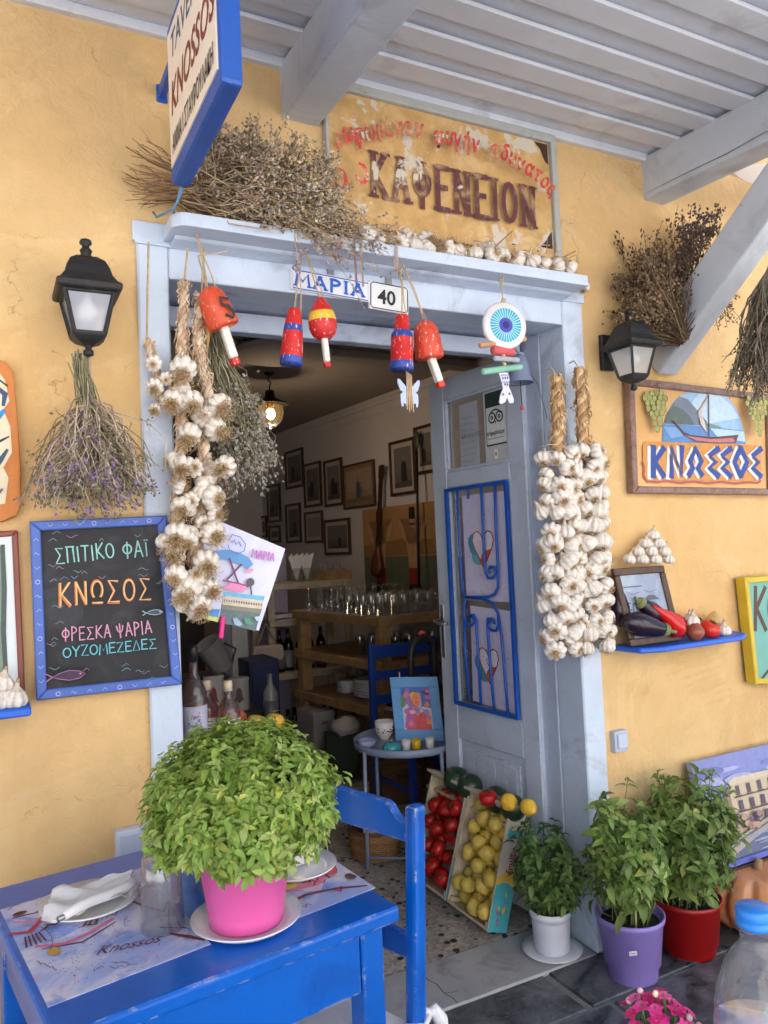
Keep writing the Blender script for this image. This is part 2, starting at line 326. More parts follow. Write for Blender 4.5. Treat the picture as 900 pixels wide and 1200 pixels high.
def terrazzo():
    mt, n, p, L = _new('terrazzo'); co = n.nodes.new('ShaderNodeTexCoord')
    wn = _noise(n, L, 40, 2); mp = _mix(n, L, .012, co.outputs['Object'], wn.outputs['Color'])
    def vor(s):
        v = n.nodes.new('ShaderNodeTexVoronoi'); v.inputs['Scale'].default_value = s; L.new(mp, v.inputs['Vector']); return v
    v1 = vor(85); v2 = vor(34)
    sp = n.nodes.new('ShaderNodeSeparateColor'); L.new(v1.outputs['Color'], sp.inputs[0])
    base = _ramp(n, L, sp.outputs[0], .1, .9, (*S(146, 140, 134), 1), (*S(190, 184, 178), 1)).outputs[0]
    s2 = n.nodes.new('ShaderNodeSeparateColor'); L.new(v2.outputs['Color'], s2.inputs[0])
    k = n.nodes.new('ShaderNodeMath'); k.operation = 'MULTIPLY'; L.new(_ramp(n, L, s2.outputs[1], .78, .79).outputs[0], k.inputs[0]); L.new(_ramp(n, L, v2.outputs['Distance'], .42, .46, (1, 1, 1, 1), (0, 0, 0, 1)).outputs[0], k.inputs[1])
    base = _mix(n, L, k.outputs[0], base, S(28, 26, 28))
    st = _noise(n, L, 4, 6, .7, .5); base = _mix(n, L, _ramp(n, L, st.outputs['Fac'], .45, .8, (0, 0, 0, 1), (.5, .5, .5, 1)).outputs[0], base, S(92, 86, 82))
    L.new(base, p.inputs['Base Color']); p.inputs['Roughness'].default_value = .42; return mt
def slate():
    mt, n, p, L = _new('slate'); at = n.nodes.new('ShaderNodeAttribute'); at.attribute_name = 'Col'
    a = _noise(n, L, 7, 7, .65, 1.2); b = _noise(n, L, 30, 6, .7, .4, stretch=(1, 3.5, 1)); c = _noise(n, L, 11, 8, .75, 2)
    base = _mix(n, L, _ramp(n, L, a.outputs['Fac'], .38, .66, (0, 0, 0, 1), (.7, .7, .7, 1)).outputs[0], at.outputs['Color'], S(128, 130, 138))
    base = _mix(n, L, _ramp(n, L, b.outputs['Fac'], .6, .68, (0, 0, 0, 1), (.6, .6, .6, 1)).outputs[0], base, S(165, 165, 168))
    base = _mix(n, L, _ramp(n, L, c.outputs['Fac'], .62, .74, (0, 0, 0, 1), (.6, .6, .6, 1)).outputs[0], base, S(66, 68, 74))
    L.new(base, p.inputs['Base Color']); L.new(_ramp(n, L, a.outputs['Fac'], .3, .7, (.22, .22, .22, 1), (.6, .6, .6, 1)).outputs[0], p.inputs['Roughness'])
    bp = n.nodes.new('ShaderNodeBump'); bp.inputs['Strength'].default_value = .5; bp.inputs['Distance'].default_value = .006; L.new(c.outputs['Fac'], bp.inputs['Height']); L.new(bp.outputs[0], p.inputs['Normal']); return mt
def woodmat(name, c0, c1, rough=.6, stretch=(1, 14, 14), bump=.15):
    mt, n, p, L = _new(name); a = _noise(n, L, 3.2, 6, .6, 1.2, stretch=stretch); b = _noise(n, L, 5, 4, .6, .5)
    base = _ramp(n, L, a.outputs['Fac'], .3, .7, (*c0, 1), (*c1, 1)).outputs[0]
    base = _mix(n, L, 1.0, base, _ramp(n, L, b.outputs['Fac'], .3, .7, (.85, .85, .85, 1), (1.1, 1.1, 1.1, 1)).outputs[0], 'MULTIPLY')
    L.new(base, p.inputs['Base Color']); p.inputs['Roughness'].default_value = rough
    bp = n.nodes.new('ShaderNodeBump'); bp.inputs['Strength'].default_value = bump; bp.inputs['Distance'].default_value = .003; L.new(a.outputs['Fac'], bp.inputs['Height']); L.new(bp.outputs[0], p.inputs['Normal']); return mt
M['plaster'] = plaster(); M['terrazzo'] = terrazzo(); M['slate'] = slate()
BLUEW = S(194, 207, 226)
M['frame_blue'] = pmat('frame_blue', BLUEW, .5, .07, 5, .35, 28, chips=S(226, 228, 226), chip_at=.72, chip_scale=14, stain=S(150, 158, 172), stain_at=.55, stain_scale=5, edge=S(206, 204, 196), edge_at=.54)
M['jamb_blue'] = pmat('jamb_blue', S(180, 191, 212), .45, .1, 5, .5, 34, stain=S(132, 140, 156), stain_at=.54, stain_scale=4, chips=S(206, 206, 204), chip_at=.76)
M['door_blue'] = pmat('door_blue', S(190, 200, 217), .42, .08, 6, .25, 40, stain=S(160, 170, 188), stain_at=.56, stain_scale=5, edge=S(130, 136, 150), edge_at=.5)
M['roof_grey'] = pmat('roof_grey', S(206, 210, 219), .6, .07, 3, .2, 30, stain=S(170, 172, 178), stain_at=.58, chips=S(130, 120, 110), chip_at=.78, chip_scale=18, stretch=(1, 1, 1))
M['beam_grey'] = pmat('beam_grey', S(188, 195, 206), .6, .08, 4, .35, 22, stain=S(156, 158, 166), stain_at=.53, edge=S(150, 140, 128), edge_at=.55, chips=S(110, 104, 100), chip_at=.77, chip_scale=30)
M['marble'] = pmat('marble', S(164, 164, 168), .5, .14, 5, .25, 30, stain=S(130, 126, 124), stain_at=.55, stain_scale=7)
M['inner_wall'] = pmat('inner_wall', S(214, 206, 204), .8, .06, 3, .1, 20)
M['inner_violet'] = pmat('inner_violet', S(176, 172, 205), .7, .06, 3)
M['dark_wall'] = pmat('dark_wall', S(70, 66, 66), .8, .2, 3)
M['inner_ceiling'] = pmat('inner_ceiling', S(150, 140, 132), .8, .08, 3)
M['paint'] = pmat('paint', None, .6, .1, 45, .15, 120)
M['paint_worn'] = pmat('paint_worn', None, .65, .2, 14, .25, 60, chips=S(206, 196, 178), chip_at=.575, chip_scale=7, stain=S(218, 186, 132), stain_at=.5, stain_scale=9)
M['chalk'] = pmat('chalk', None, .8, .2, 60)
M['plain'] = pmat('plain', None, .5, .08, 12)
M['matte'] = pmat('matte', None, .85, .12, 20, .1, 80)
M['gloss'] = pmat('gloss', None, .22, .1, 9, .03, 40)
M['table_blue'] = pmat('table_blue', S(0, 92, 190), .3, .1, 5, .12, 26, chips=S(180, 192, 212), chip_at=.725, chip_scale=26, coat=.1, edge=S(206, 204, 196), edge_at=.53, edge_r=.007, stain=S(0, 74, 164), stain_at=.5, stain_scale=8)
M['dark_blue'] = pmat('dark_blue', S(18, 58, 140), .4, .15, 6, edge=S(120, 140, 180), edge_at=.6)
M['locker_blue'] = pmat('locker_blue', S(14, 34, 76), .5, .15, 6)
M['shelf_blue'] = pmat('shelf_blue', S(24, 96, 205), .4, .08, 6, .1, 30)
M['sign_blue'] = pmat('sign_blue', S(34, 84, 172), .45, .08, 6, .15, 20, chips=S(225, 228, 230), chip_at=.76, chip_scale=26, edge=S(206, 208, 214), edge_at=.62)
M['cream'] = pmat('cream', S(240, 228, 214), .5, .05, 6)
M['black_iron'] = pmat('black_iron', S(34, 34, 36), .5, .25, 12, .2, 60, spec=.4, stain=S(92, 88, 84), stain_at=.6, stain_scale=14)
M['iron_blue'] = pmat('iron_blue', S(26, 86, 180), .4, .1, 12, .1, 50, chips=S(200, 205, 215), chip_at=.77, chip_scale=30)
M['steel'] = pmat('steel', S(150, 152, 156), .32, .1, 9, metal=.9)
M['tray_grey'] = pmat('tray_grey', S(128, 142, 168), .4, .08, 9)
M['white_ceramic'] = pmat('white_ceramic', S(228, 230, 234), .2, .04, 6, coat=.3)
M['paper'] = pmat('paper', S(226, 228, 238), .75, .03, 9)
M['cloth'] = pmat('cloth', S(226, 226, 230), .9, .05, 9, .2, 200)
M['garlic'] = pmat('garlic', None, .55, .16, 5, .3, 9, sss=.05, stain=S(190, 168, 140), stain_at=.56, stain_scale=2.2)
M['straw'] = pmat('straw', None, .8, .2, 30, .2, 90)
M['stem'] = pmat('stem', None, .85, .25, 25)
M['leaf'] = leaf_mat('leaf', .36, .45)
M['petal'] = leaf_mat('petal', .2, .5)
M['rope'] = pmat('rope', S(196, 172, 138), .9, .2, 60, .4, 160)
M['wire'] = pmat('wire', S(60, 58, 56), .6, .1, 20)
M['buoy'] = pmat('buoy', None, .45, .22, 14, .35, 40, chips=S(220, 206, 190), chip_at=.6, chip_scale=60, stretch=(2.0, 2.0, .8), stain=S(150, 60, 48), stain_at=.6, stain_scale=14)
M['crate_wood'] = woodmat('crate_wood', S(186, 170, 144), S(222, 208, 182), .75, (14, 2, 3))
M['shelf_wood'] = woodmat('shelf_wood', S(132, 100, 66), S(172, 136, 96), .55, (3, 3, 3))
M['old_wood'] = woodmat('old_wood', S(150, 140, 118), S(190, 180, 156), .7, (3, 3, 3))
M['brown_frame'] = woodmat('brown_frame', S(104, 78, 68), S(148, 118, 106), .5, (10, 10, 10))
M['dark_frame'] = woodmat('dark_frame', S(52, 34, 24), S(88, 58, 40), .4, (10, 10, 10))
M['glass'] = pane_mat('glass', (.95, .96, .97), .14, .035); M['dark_bottle'] = pmat('dark_bottle', S(22, 20, 20), .15, .1, 5, coat=.3)
M['yellow_glass'] = pane_mat('yellow_glass', S(206, 206, 150), milk=.25); M['rose_glass'] = pane_mat('rose_glass', S(196, 110, 96), milk=.08); M['amber_glass'] = pane_mat('amber_glass', S(206, 130, 60), milk=.08)
M['plastic'] = pane_mat('plastic', (.95, .97, .99), milk=.07)
M['pane'] = pane_mat('pane'); M['lantern_pane'] = pane_mat('lantern_pane', (.92, .92, .9), milk=.42)
M['bulb_off'] = pmat('bulb_off', S(240, 240, 242), .3, .02, 5)
M['bulb_on'] = emit_mat('bulb_on', (1, .72, .38), 14)
M['wicker'] = pmat('wicker', None, .7, .25, 40, .3, 120)
M['soil'] = pmat('soil', S(52, 42, 36), .95, .4, 60, .8, 90)
M['skin_fruit'] = pmat('skin_fruit', None, .3, .12, 14, .08, 90)
M['lemon_skin'] = pmat('lemon_skin', None, .4, .14, 9, .3, 150)
M['lemon_skin'] = pmat('lemon_skin', None, .42, .2, 6, .35, 150, stain=S(176, 160, 60), stain_at=.56, stain_scale=9, chips=S(130, 100, 50), chip_at=.74, chip_scale=60)
M['pot_plastic'] = pmat('pot_plastic', None, .38, .05, 8)
M['mosaic_edge'] = pmat('mosaic_edge', None, .7, .2, 14, .5, 40)
M['pumpkin_skin'] = pmat('pumpkin_skin', S(206, 138, 92), .5, .22, 8, .3, 40, stain=S(190, 156, 130), stain_at=.54, stain_scale=14)
M['fabric'] = pmat('fabric', S(216, 204, 190), .9, .05, 4, .2, 200)
M['moulding'] = pmat('moulding', S(170, 172, 168), .6, .12, 8, .4, 40, chips=S(112, 104, 94), chip_at=.66, chip_scale=22)
def wash():
    mt, n, p, L = _new('wash_paper'); base = S(214, 212, 230)
    for sc_, at_, w_, col, amt, st in ((6, .42, .16, S(146, 168, 226), .9, None), (11, .52, .1, S(104, 134, 210), .75, None), (9, .60, .08, S(222, 160, 190), .7, (1, 2.2, 1)), (16, .66, .05, S(178, 90, 120), .75, (2.4, .8, 1)), (22, .69, .04, S(120, 60, 60), .8, (1, 2.6, 1)), (90, .70, .03, S(84, 84, 140), .7, None)):
        a = _noise(n, L, sc_, 5, .6, 1.0, stretch=st); base = _mix(n, L, _ramp(n, L, a.outputs['Fac'], at_, at_ + w_, (0, 0, 0, 1), (amt, amt, amt, 1)).outputs[0], base, col)
    L.new(base, p.inputs['Base Color']); p.inputs['Roughness'].default_value = .6; return mt
M['wash_paper'] = wash()
# ------------------------------------------------------------------ ground, step and floor
mb = MB(); mb.add([(-400, -400, -.03), (400, -400, -.03), (400, 400, -.03), (-400, 400, -.03)], [(0, 1, 2, 3)], S(150, 146, 140)); tag(mb.build('ground', pmat('paving', S(170, 170, 170), .85, .12, .6, .3, 8)), None, None, None, 'structure')
mb = MB()                                    # slate slabs in cement joints, each slab a little uneven
ys = [-.012, -.19, -.22, -.72, -1.3, -1.9, -2.6, -3.2]; 
rows = [(-.225, -.012, .62), (-.80, -.245, .86), (-1.40, -.82, .7), (-2.0, -1.42, .9), (-2.6, -2.02, .75), (-3.2, -2.62, .85)]
for k, (y0, y1, L0) in enumerate(rows):
    x = -2.2 + .31 * k
    while x < 5:
        l = L0 * rnd.uniform(.8, 1.25); z = rnd.uniform(-.003, .002); g = rnd.uniform(.8, 1.25)
        tl = rnd.uniform(-.004, .004)
        c = sc3(S(40, 42, 50), g)
        top = [(x + .012, y0, z), (x + l - .012, y0 + tl, z + tl), (x + l - .012, y1, z + tl), (x + .012, y1 + tl, z)]
        mb.add(top + [(a, b, -.028) for a, b, _ in top], [(0, 1, 2, 3), (0, 4, 5, 1), (1, 5, 6, 2), (2, 6, 7, 3), (3, 7, 4, 0)], c); x += l
sl = mb.build('pavement', 'slate', bevel=.004); tag(sl, None, None, None, 'structure')
mb = MB(); mb.box((1.5, -1.6, -.019), (8, 3.3, .018), S(112, 110, 110)); tag(mb.build('pavement_joints', pmat('cement', S(126, 124, 124), .9, .2, 14, .6, 60)), None, None, None, 'structure')
mb = MB(); mb.box((.9, 3.15, -.06), (5.6, 5.8, .12)); tag(mb.build('floor', 'terrazzo'), None, None, None, 'structure')
# ------------------------------------------------------------------ the building
FL, FR, HEAD, FTOP = .445, 1.812, 2.172, 2.325      # door opening and top of its frame
OL, OR = .362, 1.905
bld = thing('taverna_building', 'ochre plastered taverna front with a pale blue wooden door frame and open doorway', 'building', (1.1, .2, 0))
def wallgrid(x0, x1, z0, z1, st=.045):
    nx = max(1, int((x1 - x0) / st)); nz = max(1, int((z1 - z0) / st)); vs = []
    for j in range(nz + 1):
        for i in range(nx + 1):
            x = x0 + (x1 - x0) * i / nx; z = z0 + (z1 - z0) * j / nz
            y = .010 * noise.noise((x * 1.1, 3.1, z * 1.1)) + .006 * noise.noise((x * 4, 9, z * 4)) + .0035 * noise.noise((x * 11, 2, z * 11))
            d = min(abs(x - OL), abs(x - OR)) if z < FTOP else 9
            vs.append((x, y - .002, z))
    return vs, [(j * (nx + 1) + i, j * (nx + 1) + i + 1, (j + 1) * (nx + 1) + i + 1, (j + 1) * (nx + 1) + i) for j in range(nz) for i in range(nx)]
mb = MB()
WX0, WX1, WZ0, WZ1 = -1.15, -.22, .85, 2.2          # opening added out of view on the left to light the room
for q in ((-3, WX0, -.05, FTOP), (WX1, OL, -.05, FTOP), (WX0, WX1, -.05, WZ0), (WX0, WX1, WZ1, FTOP), (OR, 6, -.05, FTOP), (-3, 6, FTOP, 4.2)): mb.add(*wallgrid(*q), smooth=True)
for a, b, c, d in ((-3, WX0, -.05, 4.2), (WX1, OL + .01, -.05, 4.2), (WX0, WX1, -.05, WZ0), (WX0, WX1, WZ1, 4.2), (OR - .01, 6, -.05, 4.2), (OL + .01, OR - .01, FTOP - .01, 4.2)):
    mb.box(((a + b) / 2, .145, (c + d) / 2), (b - a, .25, d - c))
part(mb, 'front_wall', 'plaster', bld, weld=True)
mb = MB()
mb.box(((FL + FR) / 2, .05, (HEAD + 2.262) / 2), (FR - FL - .002, .132, 2.262 - HEAD)); df = part(mb, 'door_frame', 'frame_blue', bld, bevel=.003)
for a, b in ((OL, FL), (FR, OR)): mb = MB(); mb.box(((a + b) / 2, .05, 1.16), (b - a, .136, 2.32)); part(mb, 'jamb', 'frame_blue', df, bevel=.005)
mb = MB(); mb.box(((OL + OR) / 2, .043, 2.292), (OR - OL + .02, .126, .056)); mb.box(((OL + OR) / 2, -.022, 2.2595), (OR - OL + .012, .010, .009)); part(mb, 'upper_fascia', 'frame_blue', df, bevel=.005, seg=2)
# the shelf-like cornice over the door, its left corner rounded
pl = [(.432, -.02), (.432, -.105)] + [(.432 + .042 - .042 * math.cos(R(a)), -.105 - .042 * math.sin(R(a))) for a in range(15, 91, 15)] + [(1.818, -.147), (1.825, -.14), (1.825, -.02)]
mb = MB(); mb.prism(pl[::-1], (0, 0, 2.270), (1, 0, 0), (0, 1, 0), .036); mb.prism([(0, 0), (.05, .006), (.06, .014), (0, .014)], (.45, -.021, 2.2555), (0, -1, 0), (0, 0, 1), -1.36)
part(mb, 'cornice', 'frame_blue', df, bevel=.006, seg=2)
mb = MB(); cx, cz = (WX0 + WX1) / 2, (WZ0 + WZ1) / 2
for q in (((cx, .06, WZ0 + .03), (WX1 - WX0 - .005, .08, .06)), ((cx, .06, WZ1 - .03), (WX1 - WX0 - .005, .08, .06)), ((WX0 + .033, .06, cz), (.06, .08, WZ1 - WZ0 - .121)), ((WX1 - .033, .06, cz), (.06, .08, WZ1 - WZ0 - .121)), ((cx, .06, cz), (.04, .06, WZ1 - WZ0 - .121))): mb.box(*q)
wf = part(mb, 'added_window', 'frame_blue', bld, bevel=.004); mb = MB(); mb.box((cx, .06, cz), (WX1 - WX0 - .08, .004, WZ1 - WZ0 - .08)); part(mb, 'pane', 'pane', wf); mb = MB(); mb.box((cx, -.03, WZ0 - .02), (WX1 - WX0 + .06, .10, .035)); part(mb, 'sill', 'marble', wf, bevel=.004)  # unseen opening with frame and pane, added so daylight reaches the room
mb = MB()                                    # deep reveals behind the frame
mb.box((FL - .012, .21, 1.09), (.05, .184, 2.18)); mb.box((FR + .022, .175, 1.09), (.05, .112, 2.18)); mb.box(((FL + FR) / 2, .21, HEAD + .03), (1.36, .184, .05))
part(mb, 'reveal', 'jamb_blue', bld, bevel=.003)
mb = MB(); mb.box((FL + .02, .225, 1.07), (.05, .05, 2.12)); mb.box(((FL + FR) / 2, .225, HEAD - .035), (1.32, .05, .062)); part(mb, 'door_stop', 'jamb_blue', bld, bevel=.003)
mb = MB(); mb.prism([(FL - .08, -.012), (FR + .0, -.016), (FR + .0, .235), (FL - .08, .245)], (0, 0, -.05), (1, 0, 0), (0, 1, 0), .053); th = part(mb, 'doorstep', 'marble', bld, bevel=.004)
a = Art((0, 0, .0034), (1, 0, 0), (0, 1, 0)); a.stroke([(1.235, .235), (1.245, .19), (1.24, .15), (1.252, .11), (1.246, .06), (1.256, .02), (1.254, -.012)], .003, S(62, 56, 54)); a.stroke([(1.247, .06), (1.27, .045), (1.29, .046)], .002, S(72, 66, 64)); a.put('crack', th)
# the room behind
RW0, RW1 = V(3.01, .3), V(2.6, 5.8)
def wallbox(mb, a, b, z0, z1, th=.1):
    a = V(*a); b = V(*b); d = unit(b - a); nrm = V(d[1], -d[0]); c = (a + b) / 2 + nrm * th / 2
    mb.box((*c, (z0 + z1) / 2), (np.linalg.norm(b - a), th, z1 - z0), u=(*d, 0), v=(*nrm, 0), w=(0, 0, 1))
mb = MB(); wallbox(mb, RW0, RW1, 0, 2.62); part(mb, 'side_wall', 'inner_wall', bld)
mb = MB(); wallbox(mb, (-1.4, .28), (-1.4, 5.8), 0, 2.62, -.1); mb.box((.7, 5.85, 1.3), (4.7, .1, 2.62)); part(mb, 'back_wall', 'inner_wall', bld)
mb = MB(); mb.box((.85, 3.05, 2.66), (5.0, 5.7, .1)); part(mb, 'room_ceiling', 'inner_ceiling', bld)
mb = MB(); d = unit(RW1 - RW0); nn = V(-d[1], d[0])
for k, (o, h, z) in enumerate(((.03, .03, 2.593), (.018, .03, 2.563), (.008, .012, 2.48))):
    p0 = RW0 + nn * o / 2 + d * .02; p1 = RW1 + nn * o / 2; mb.box((*((p0 + p1) / 2), z), (np.linalg.norm(p1 - p0), o, h), u=(*d, 0), v=(*nn, 0), w=(0, 0, 1))
part(mb, 'wall_moulding', 'inner_wall', bld)
mb = MB(); mb.box((1.35, 2.1, 2.585), (3.1, .14, .05)); part(mb, 'ceiling_rib', 'inner_ceiling', bld, bevel=.008)
mb = MB(); mb.lathe([(.0, 0), (.27, 0), (.29, .012), (.29, .03), (0, .03)], 32, (1.52, 2.05, 2.54)); part(mb, 'ceiling_rose', 'inner_ceiling', bld)
mb = MB(); mb.box((.55, 4.7, 1.2), (2.2, .1, 2.4)); part(mb, 'partition', 'dark_wall', bld)
mb = MB(); mb.box((1.82, 3.75, .7), (.55, .05, 1.4)); part(mb, 'violet_panel', 'inner_violet', bld)
# ------------------------------------------------------------------ porch roof
SL = .055; RY = 2.0
def rz(y, z0): return z0 + SL * y           # y is negative in front of the wall
roof = thing('porch_roof', 'pale grey boarded porch roof with battens, carried on two thick painted beams', 'porch roof', (1.0, 0, 2.87))
mb = MB()
ys = [0.02, -.165, -.315, -.465, -.62, -.775, -.93, -1.09, -1.25, -1.41, -1.57, -1.73, -1.89, -2.0]
for a, b in zip(ys, ys[1:]):
    ym = (a + b) / 2; mb.box((-.2, ym, rz(ym, 2.888) + rnd.uniform(-.002, .002)), (5.1, a - b - .0045, .02), u=(1, 0, 0), v=unit((0, 1, SL)))
part(mb, 'roof_boards', 'roof_grey', roof, bevel=.002)
mb = MB()
for q in ys[1:-1]: mb.box((-.2, q + .018, rz(q, 2.8675) - .001), (5.08, .084, .013), u=(1, 0, 0), v=unit((0, 1, SL)))
mb.box((-.2, -.012, 2.862), (5.08, .03, .03))
part(mb, 'battens', 'roof_grey', roof, bevel=.004)
mb = MB(); mb.box((-.2, -1.0, rz(-1.0, 2.925)), (5.3, 2.16, .04), u=(1, 0, 0), v=unit((0, 1, SL))); part(mb, 'roof_cover', 'old_wood', roof)
for x0, wd in ((.852, .118), (2.315, .115), (-1.2, .118)):
    mb = MB(); n_ = 12
    prof = []
    for i in range(n_ + 1):
        y = .06 - (RY + .1) * i / n_; top = rz(y, 2.866); bot = rz(y, 2.702) + .003 * noise.noise((x0, y * 3, 0)); k = .003 * noise.noise((x0, y * 2.3, 5))
        prof.append([(x0 - wd / 2 + k, y, bot), (x0 + wd / 2 + k, y, bot), (x0 + wd / 2 + k, y, top), (x0 - wd / 2 + k, y, top)])
    vs = [q for p in prof for q in p]; fs = [(i * 4 + j, i * 4 + (j + 1) % 4, (i + 1) * 4 + (j + 1) % 4, (i + 1) * 4 + j) for i in range(n_) for j in range(4)] + [(3, 2, 1, 0), (n_ * 4, n_ * 4 + 1, n_ * 4 + 2, n_ * 4 + 3)]
    mb.add(vs, fs); bm_ = part(mb, 'beam', 'beam_grey', roof, bevel=.008, seg=2)
    a = Art((x0 - wd / 2 - .003, 0, 0), (0, -1, 0), (0, 0, 1))
    if x0 > 2: a.stroke([(.02, 2.722), (.2, 2.714), (.38, 2.702), (.5, 2.703), (.75, 2.685)], .003, S(70, 66, 66), .6); a.put('crack', bm_)
# diagonal brace on the right, from the wall up and outward to the beam
p0 = V(2.30, .02, 2.075); p1 = V(2.325, -.76, 2.725)
mb = MB(); mb.bar(p0, p1, .10, .14, (0, 0, 1)); br = part(mb, 'brace', 'beam_grey', roof, bevel=.008, seg=2)

mb = MB(); nx, ny = 24, 8; vs = []; a0, a1 = W(817, 203, -.16), W(985, 178, -.16)
for j in range(ny + 1):
    for i in range(nx + 1):
        s_ = i / nx; p = a0 + (a1 - a0) * s_; dz = .16 * math.sin(math.pi * min(1, s_ * 1.05)) ** .8
        vs.append((p[0], p[1] - .10 * j / ny + .012 * noise.noise((s_ * 5, j * .5, 0)), p[2] - dz * j / ny + .004 * noise.noise((s_ * 9, j, 3))))
mb.add(vs, [(j * (nx + 1) + i, j * (nx + 1) + i + 1, (j + 1) * (nx + 1) + i + 1, (j + 1) * (nx + 1) + i) for j in range(ny) for i in range(nx)], S(216, 204, 190), True)
single(mb, 'awning_fabric', 'petal', 'sagging beige awning cloth beyond the right roof beam', 'awning')

# ------------------------------------------------------------------ white house added over the street, out of view, to bounce daylight onto the front
t = thing('fill_light_house', 'unseen white house added across the street to bounce daylight onto the front', 'house', (1, -9.5, 0)); lime = pmat('limewash', S(232, 230, 224), .85, .05, 2, .3, 12)
mb = MB(); mb.box((1, -11, 3.2), (19, 4, 6.45)); part(mb, 'walls', lime, t); mb = MB(); mb.box((1, -11, 6.5), (19.3, 4.3, .16)); part(mb, 'roof', lime, t)
for x in (-6, -2.5, 4.5, 8):
    for z in (1.6, 4.6): mb = MB(); mb.box((x, -8.985, z), (1.0, .06, 1.5)); f_ = part(mb, 'added_window', 'frame_blue', t, bevel=.01); mb = MB(); mb.box((x, -8.952, z), (.8, .02, 1.3), S(40, 48, 58)); part(mb, 'pane', 'gloss', f_)
mb = MB(); mb.box((1, -8.985, 1.1), (1.2, .06, 2.25)); part(mb, 'door', 'table_blue', t, bevel=.01)
# ------------------------------------------------------------------ helpers for painted boards
def flat(y, ox=0, oy=0, s=1.0):
    def f(*pts): 
        out = []
        for a, b in pts:
            q = W(ox + a / s, oy + b / s, y); out.append((q[0], q[2]))
        return out
    return f
def wallart(y): return Art((0, y, 0), (1, 0, 0), (0, 0, 1))
def fit(art, y, txt, p0, p1, hpx, col, wd=.12, gap=.16, **k):
    a = W(*p0, y); b = W(*p1, y); h = (W(p0[0], p0[1] - hpx, y) - a)[2]; d = b - a; Lw = math.hypot(d[0], d[2]); rot = math.atan2(d[2], d[0])
    gw = sum(.5 if c == ' ' else GLYPH[c][1] for c in txt); ng = sum(c != ' ' for c in txt)
    wx = (Lw / h - gap * (ng - 1)) / gw
    art.text(txt, a[0], a[2], h, wx, col, wd=wd, gap=gap, rot=rot, **k)
def board(y0, y1, px, name, mat, parent, bevel=.002):
    """panel on the wall whose front face (at y1) has the four photo corners px (tl, tr, br, bl)"""
    q = [W(*p, y1) for p in px]; mb = MB()
    mb.prism([(p[0], p[2]) for p in q[::-1]], (0, y1, 0), (1, 0, 0), (0, 0, 1), -(y0 - y1) * -1 if False else -(y0 - y1))
    return part(mb, name, mat, parent, bevel=bevel), q
def framed(y0, y1, px, wd, name, mat, parent, bevel=.003, inset=0):
    """four mitred bars round the outline px, front at y1"""
    q = [np.array([W(*p, y1)[0], W(*p, y1)[2]]) for p in px]; c = sum(q) / 4; inn = []
    for i in range(4):
        a = unit(q[(i + 1) % 4] - q[i]); b = unit(q[i - 1] - q[i]); inn.append(q[i] + (a + b) * wd)
    mb = MB()
    for i in range(4):
        j = (i + 1) % 4; mb.prism([tuple(q[i]), tuple(inn[i]), tuple(inn[j]), tuple(q[j])], (0, y0, 0), (1, 0, 0), (0, 0, 1), y0 - y1)
    return part(mb, name, mat, parent, bevel=bevel), q, inn
# ------------------------------------------------------------------ the sign hung out over the street
hs = thing('hanging_sign', 'blue edged white sign hanging out edge-on over the doorway with brown and grey lettering', 'sign', (.44, -.2, 2.34))
mb = MB(); mb.box((.443, -.43, 2.545), (.046, .47, .40)); part(mb, 'sign_board', 'sign_blue', hs, bevel=.009, seg=2)
mb = MB(); mb.box((.4185, -.432, 2.546), (.003, .434, .335)); sp_ = part(mb, 'sign_face', 'cream', hs)
a = Art((.4168, -.224, 2.38), (0, -1, 0), (0, 0, 1))
k_ = .385 / (a.twidth('TAVERNA', .062, 1, .02)); a.typed('TAVERNA', .022, .252, .062, S(82, 92, 120), .02, k_, .18)
k_ = .395 / (a.twidth('KNOSSOS', .078, 1, .025)); a.typed('KNOSSOS', .012, .118, .080, S(132, 62, 50), .025, k_, .2)
k_ = .385 / (a.twidth('ΑΝΝΑ Ι ΣΤΑΥΡΟΥΛΑΚΗ', .046, 1, 0)); [a.typed('ΑΝΝΑ Ι ΣΤΑΥΡΟΥΛΑΚΗ', .018 + o_, .022, .046, S(70, 62, 60), 0, k_, 0) for o_ in (-.0012, 0, .0012)]
a.put('lettering', sp_)
mb = MB(); mb.box((.443, -.10, 2.69), (.02, .2, .03)); mb.box((.443, -.006, 2.69), (.03, .016, .05)); part(mb, 'bracket', 'sign_blue', hs, bevel=.003)
mb = MB(); mb.tube([(.443, -.2, 2.343), (.44, -.17, 2.32), (.437, -.13, 2.315), (.45, -.1, 2.30), (.47, -.08, 2.285)], .0035); mb.tube([(.45, -.19, 2.343), (.43, -.16, 2.30), (.40, -.10, 2.30), (.40, -.06, 2.33)], .003); part(mb, 'tie_wire', pmat('blue_cord', S(96, 140, 176), .8), hs)
# ------------------------------------------------------------------ the worn painted board over the door
y = -.022; ks = thing('coffeehouse_sign', 'worn ochre painted board with brown capitals under the porch roof above the door', 'painted sign', (1.32, -.01, 2.4))
mb = MB(); mb.box((1.364, -.004, 2.62), (.858, .024, .425), S(198, 158, 100)); part(mb, 'sign_panel', 'paint_worn', ks)
a = wallart(y); a.step = .0006
fit(a, y, 'ΚΑΦΕΝΕΙΟΝ', (437, 229), (625, 268), 51, S(96, 52, 56), .13, .2, serif=.1)
path = [(392, 166), (404, 160), (418, 163), (433, 156), (449, 156), (463, 154), (474, 156), (486, 156), (503, 165), (516, 166), (530, 170), (543, 175), (566, 181), (577, 184), (588, 191), (597, 198), (607, 204), (618, 212), (629, 226), (634, 234)]
txt = 'εωρωμένον  φυγήν  αδυνατος'; P3 = [W(*p, y) for p in path]; seg = [np.linalg.norm(q1 - q0) for q0, q1 in zip(P3, P3[1:])]
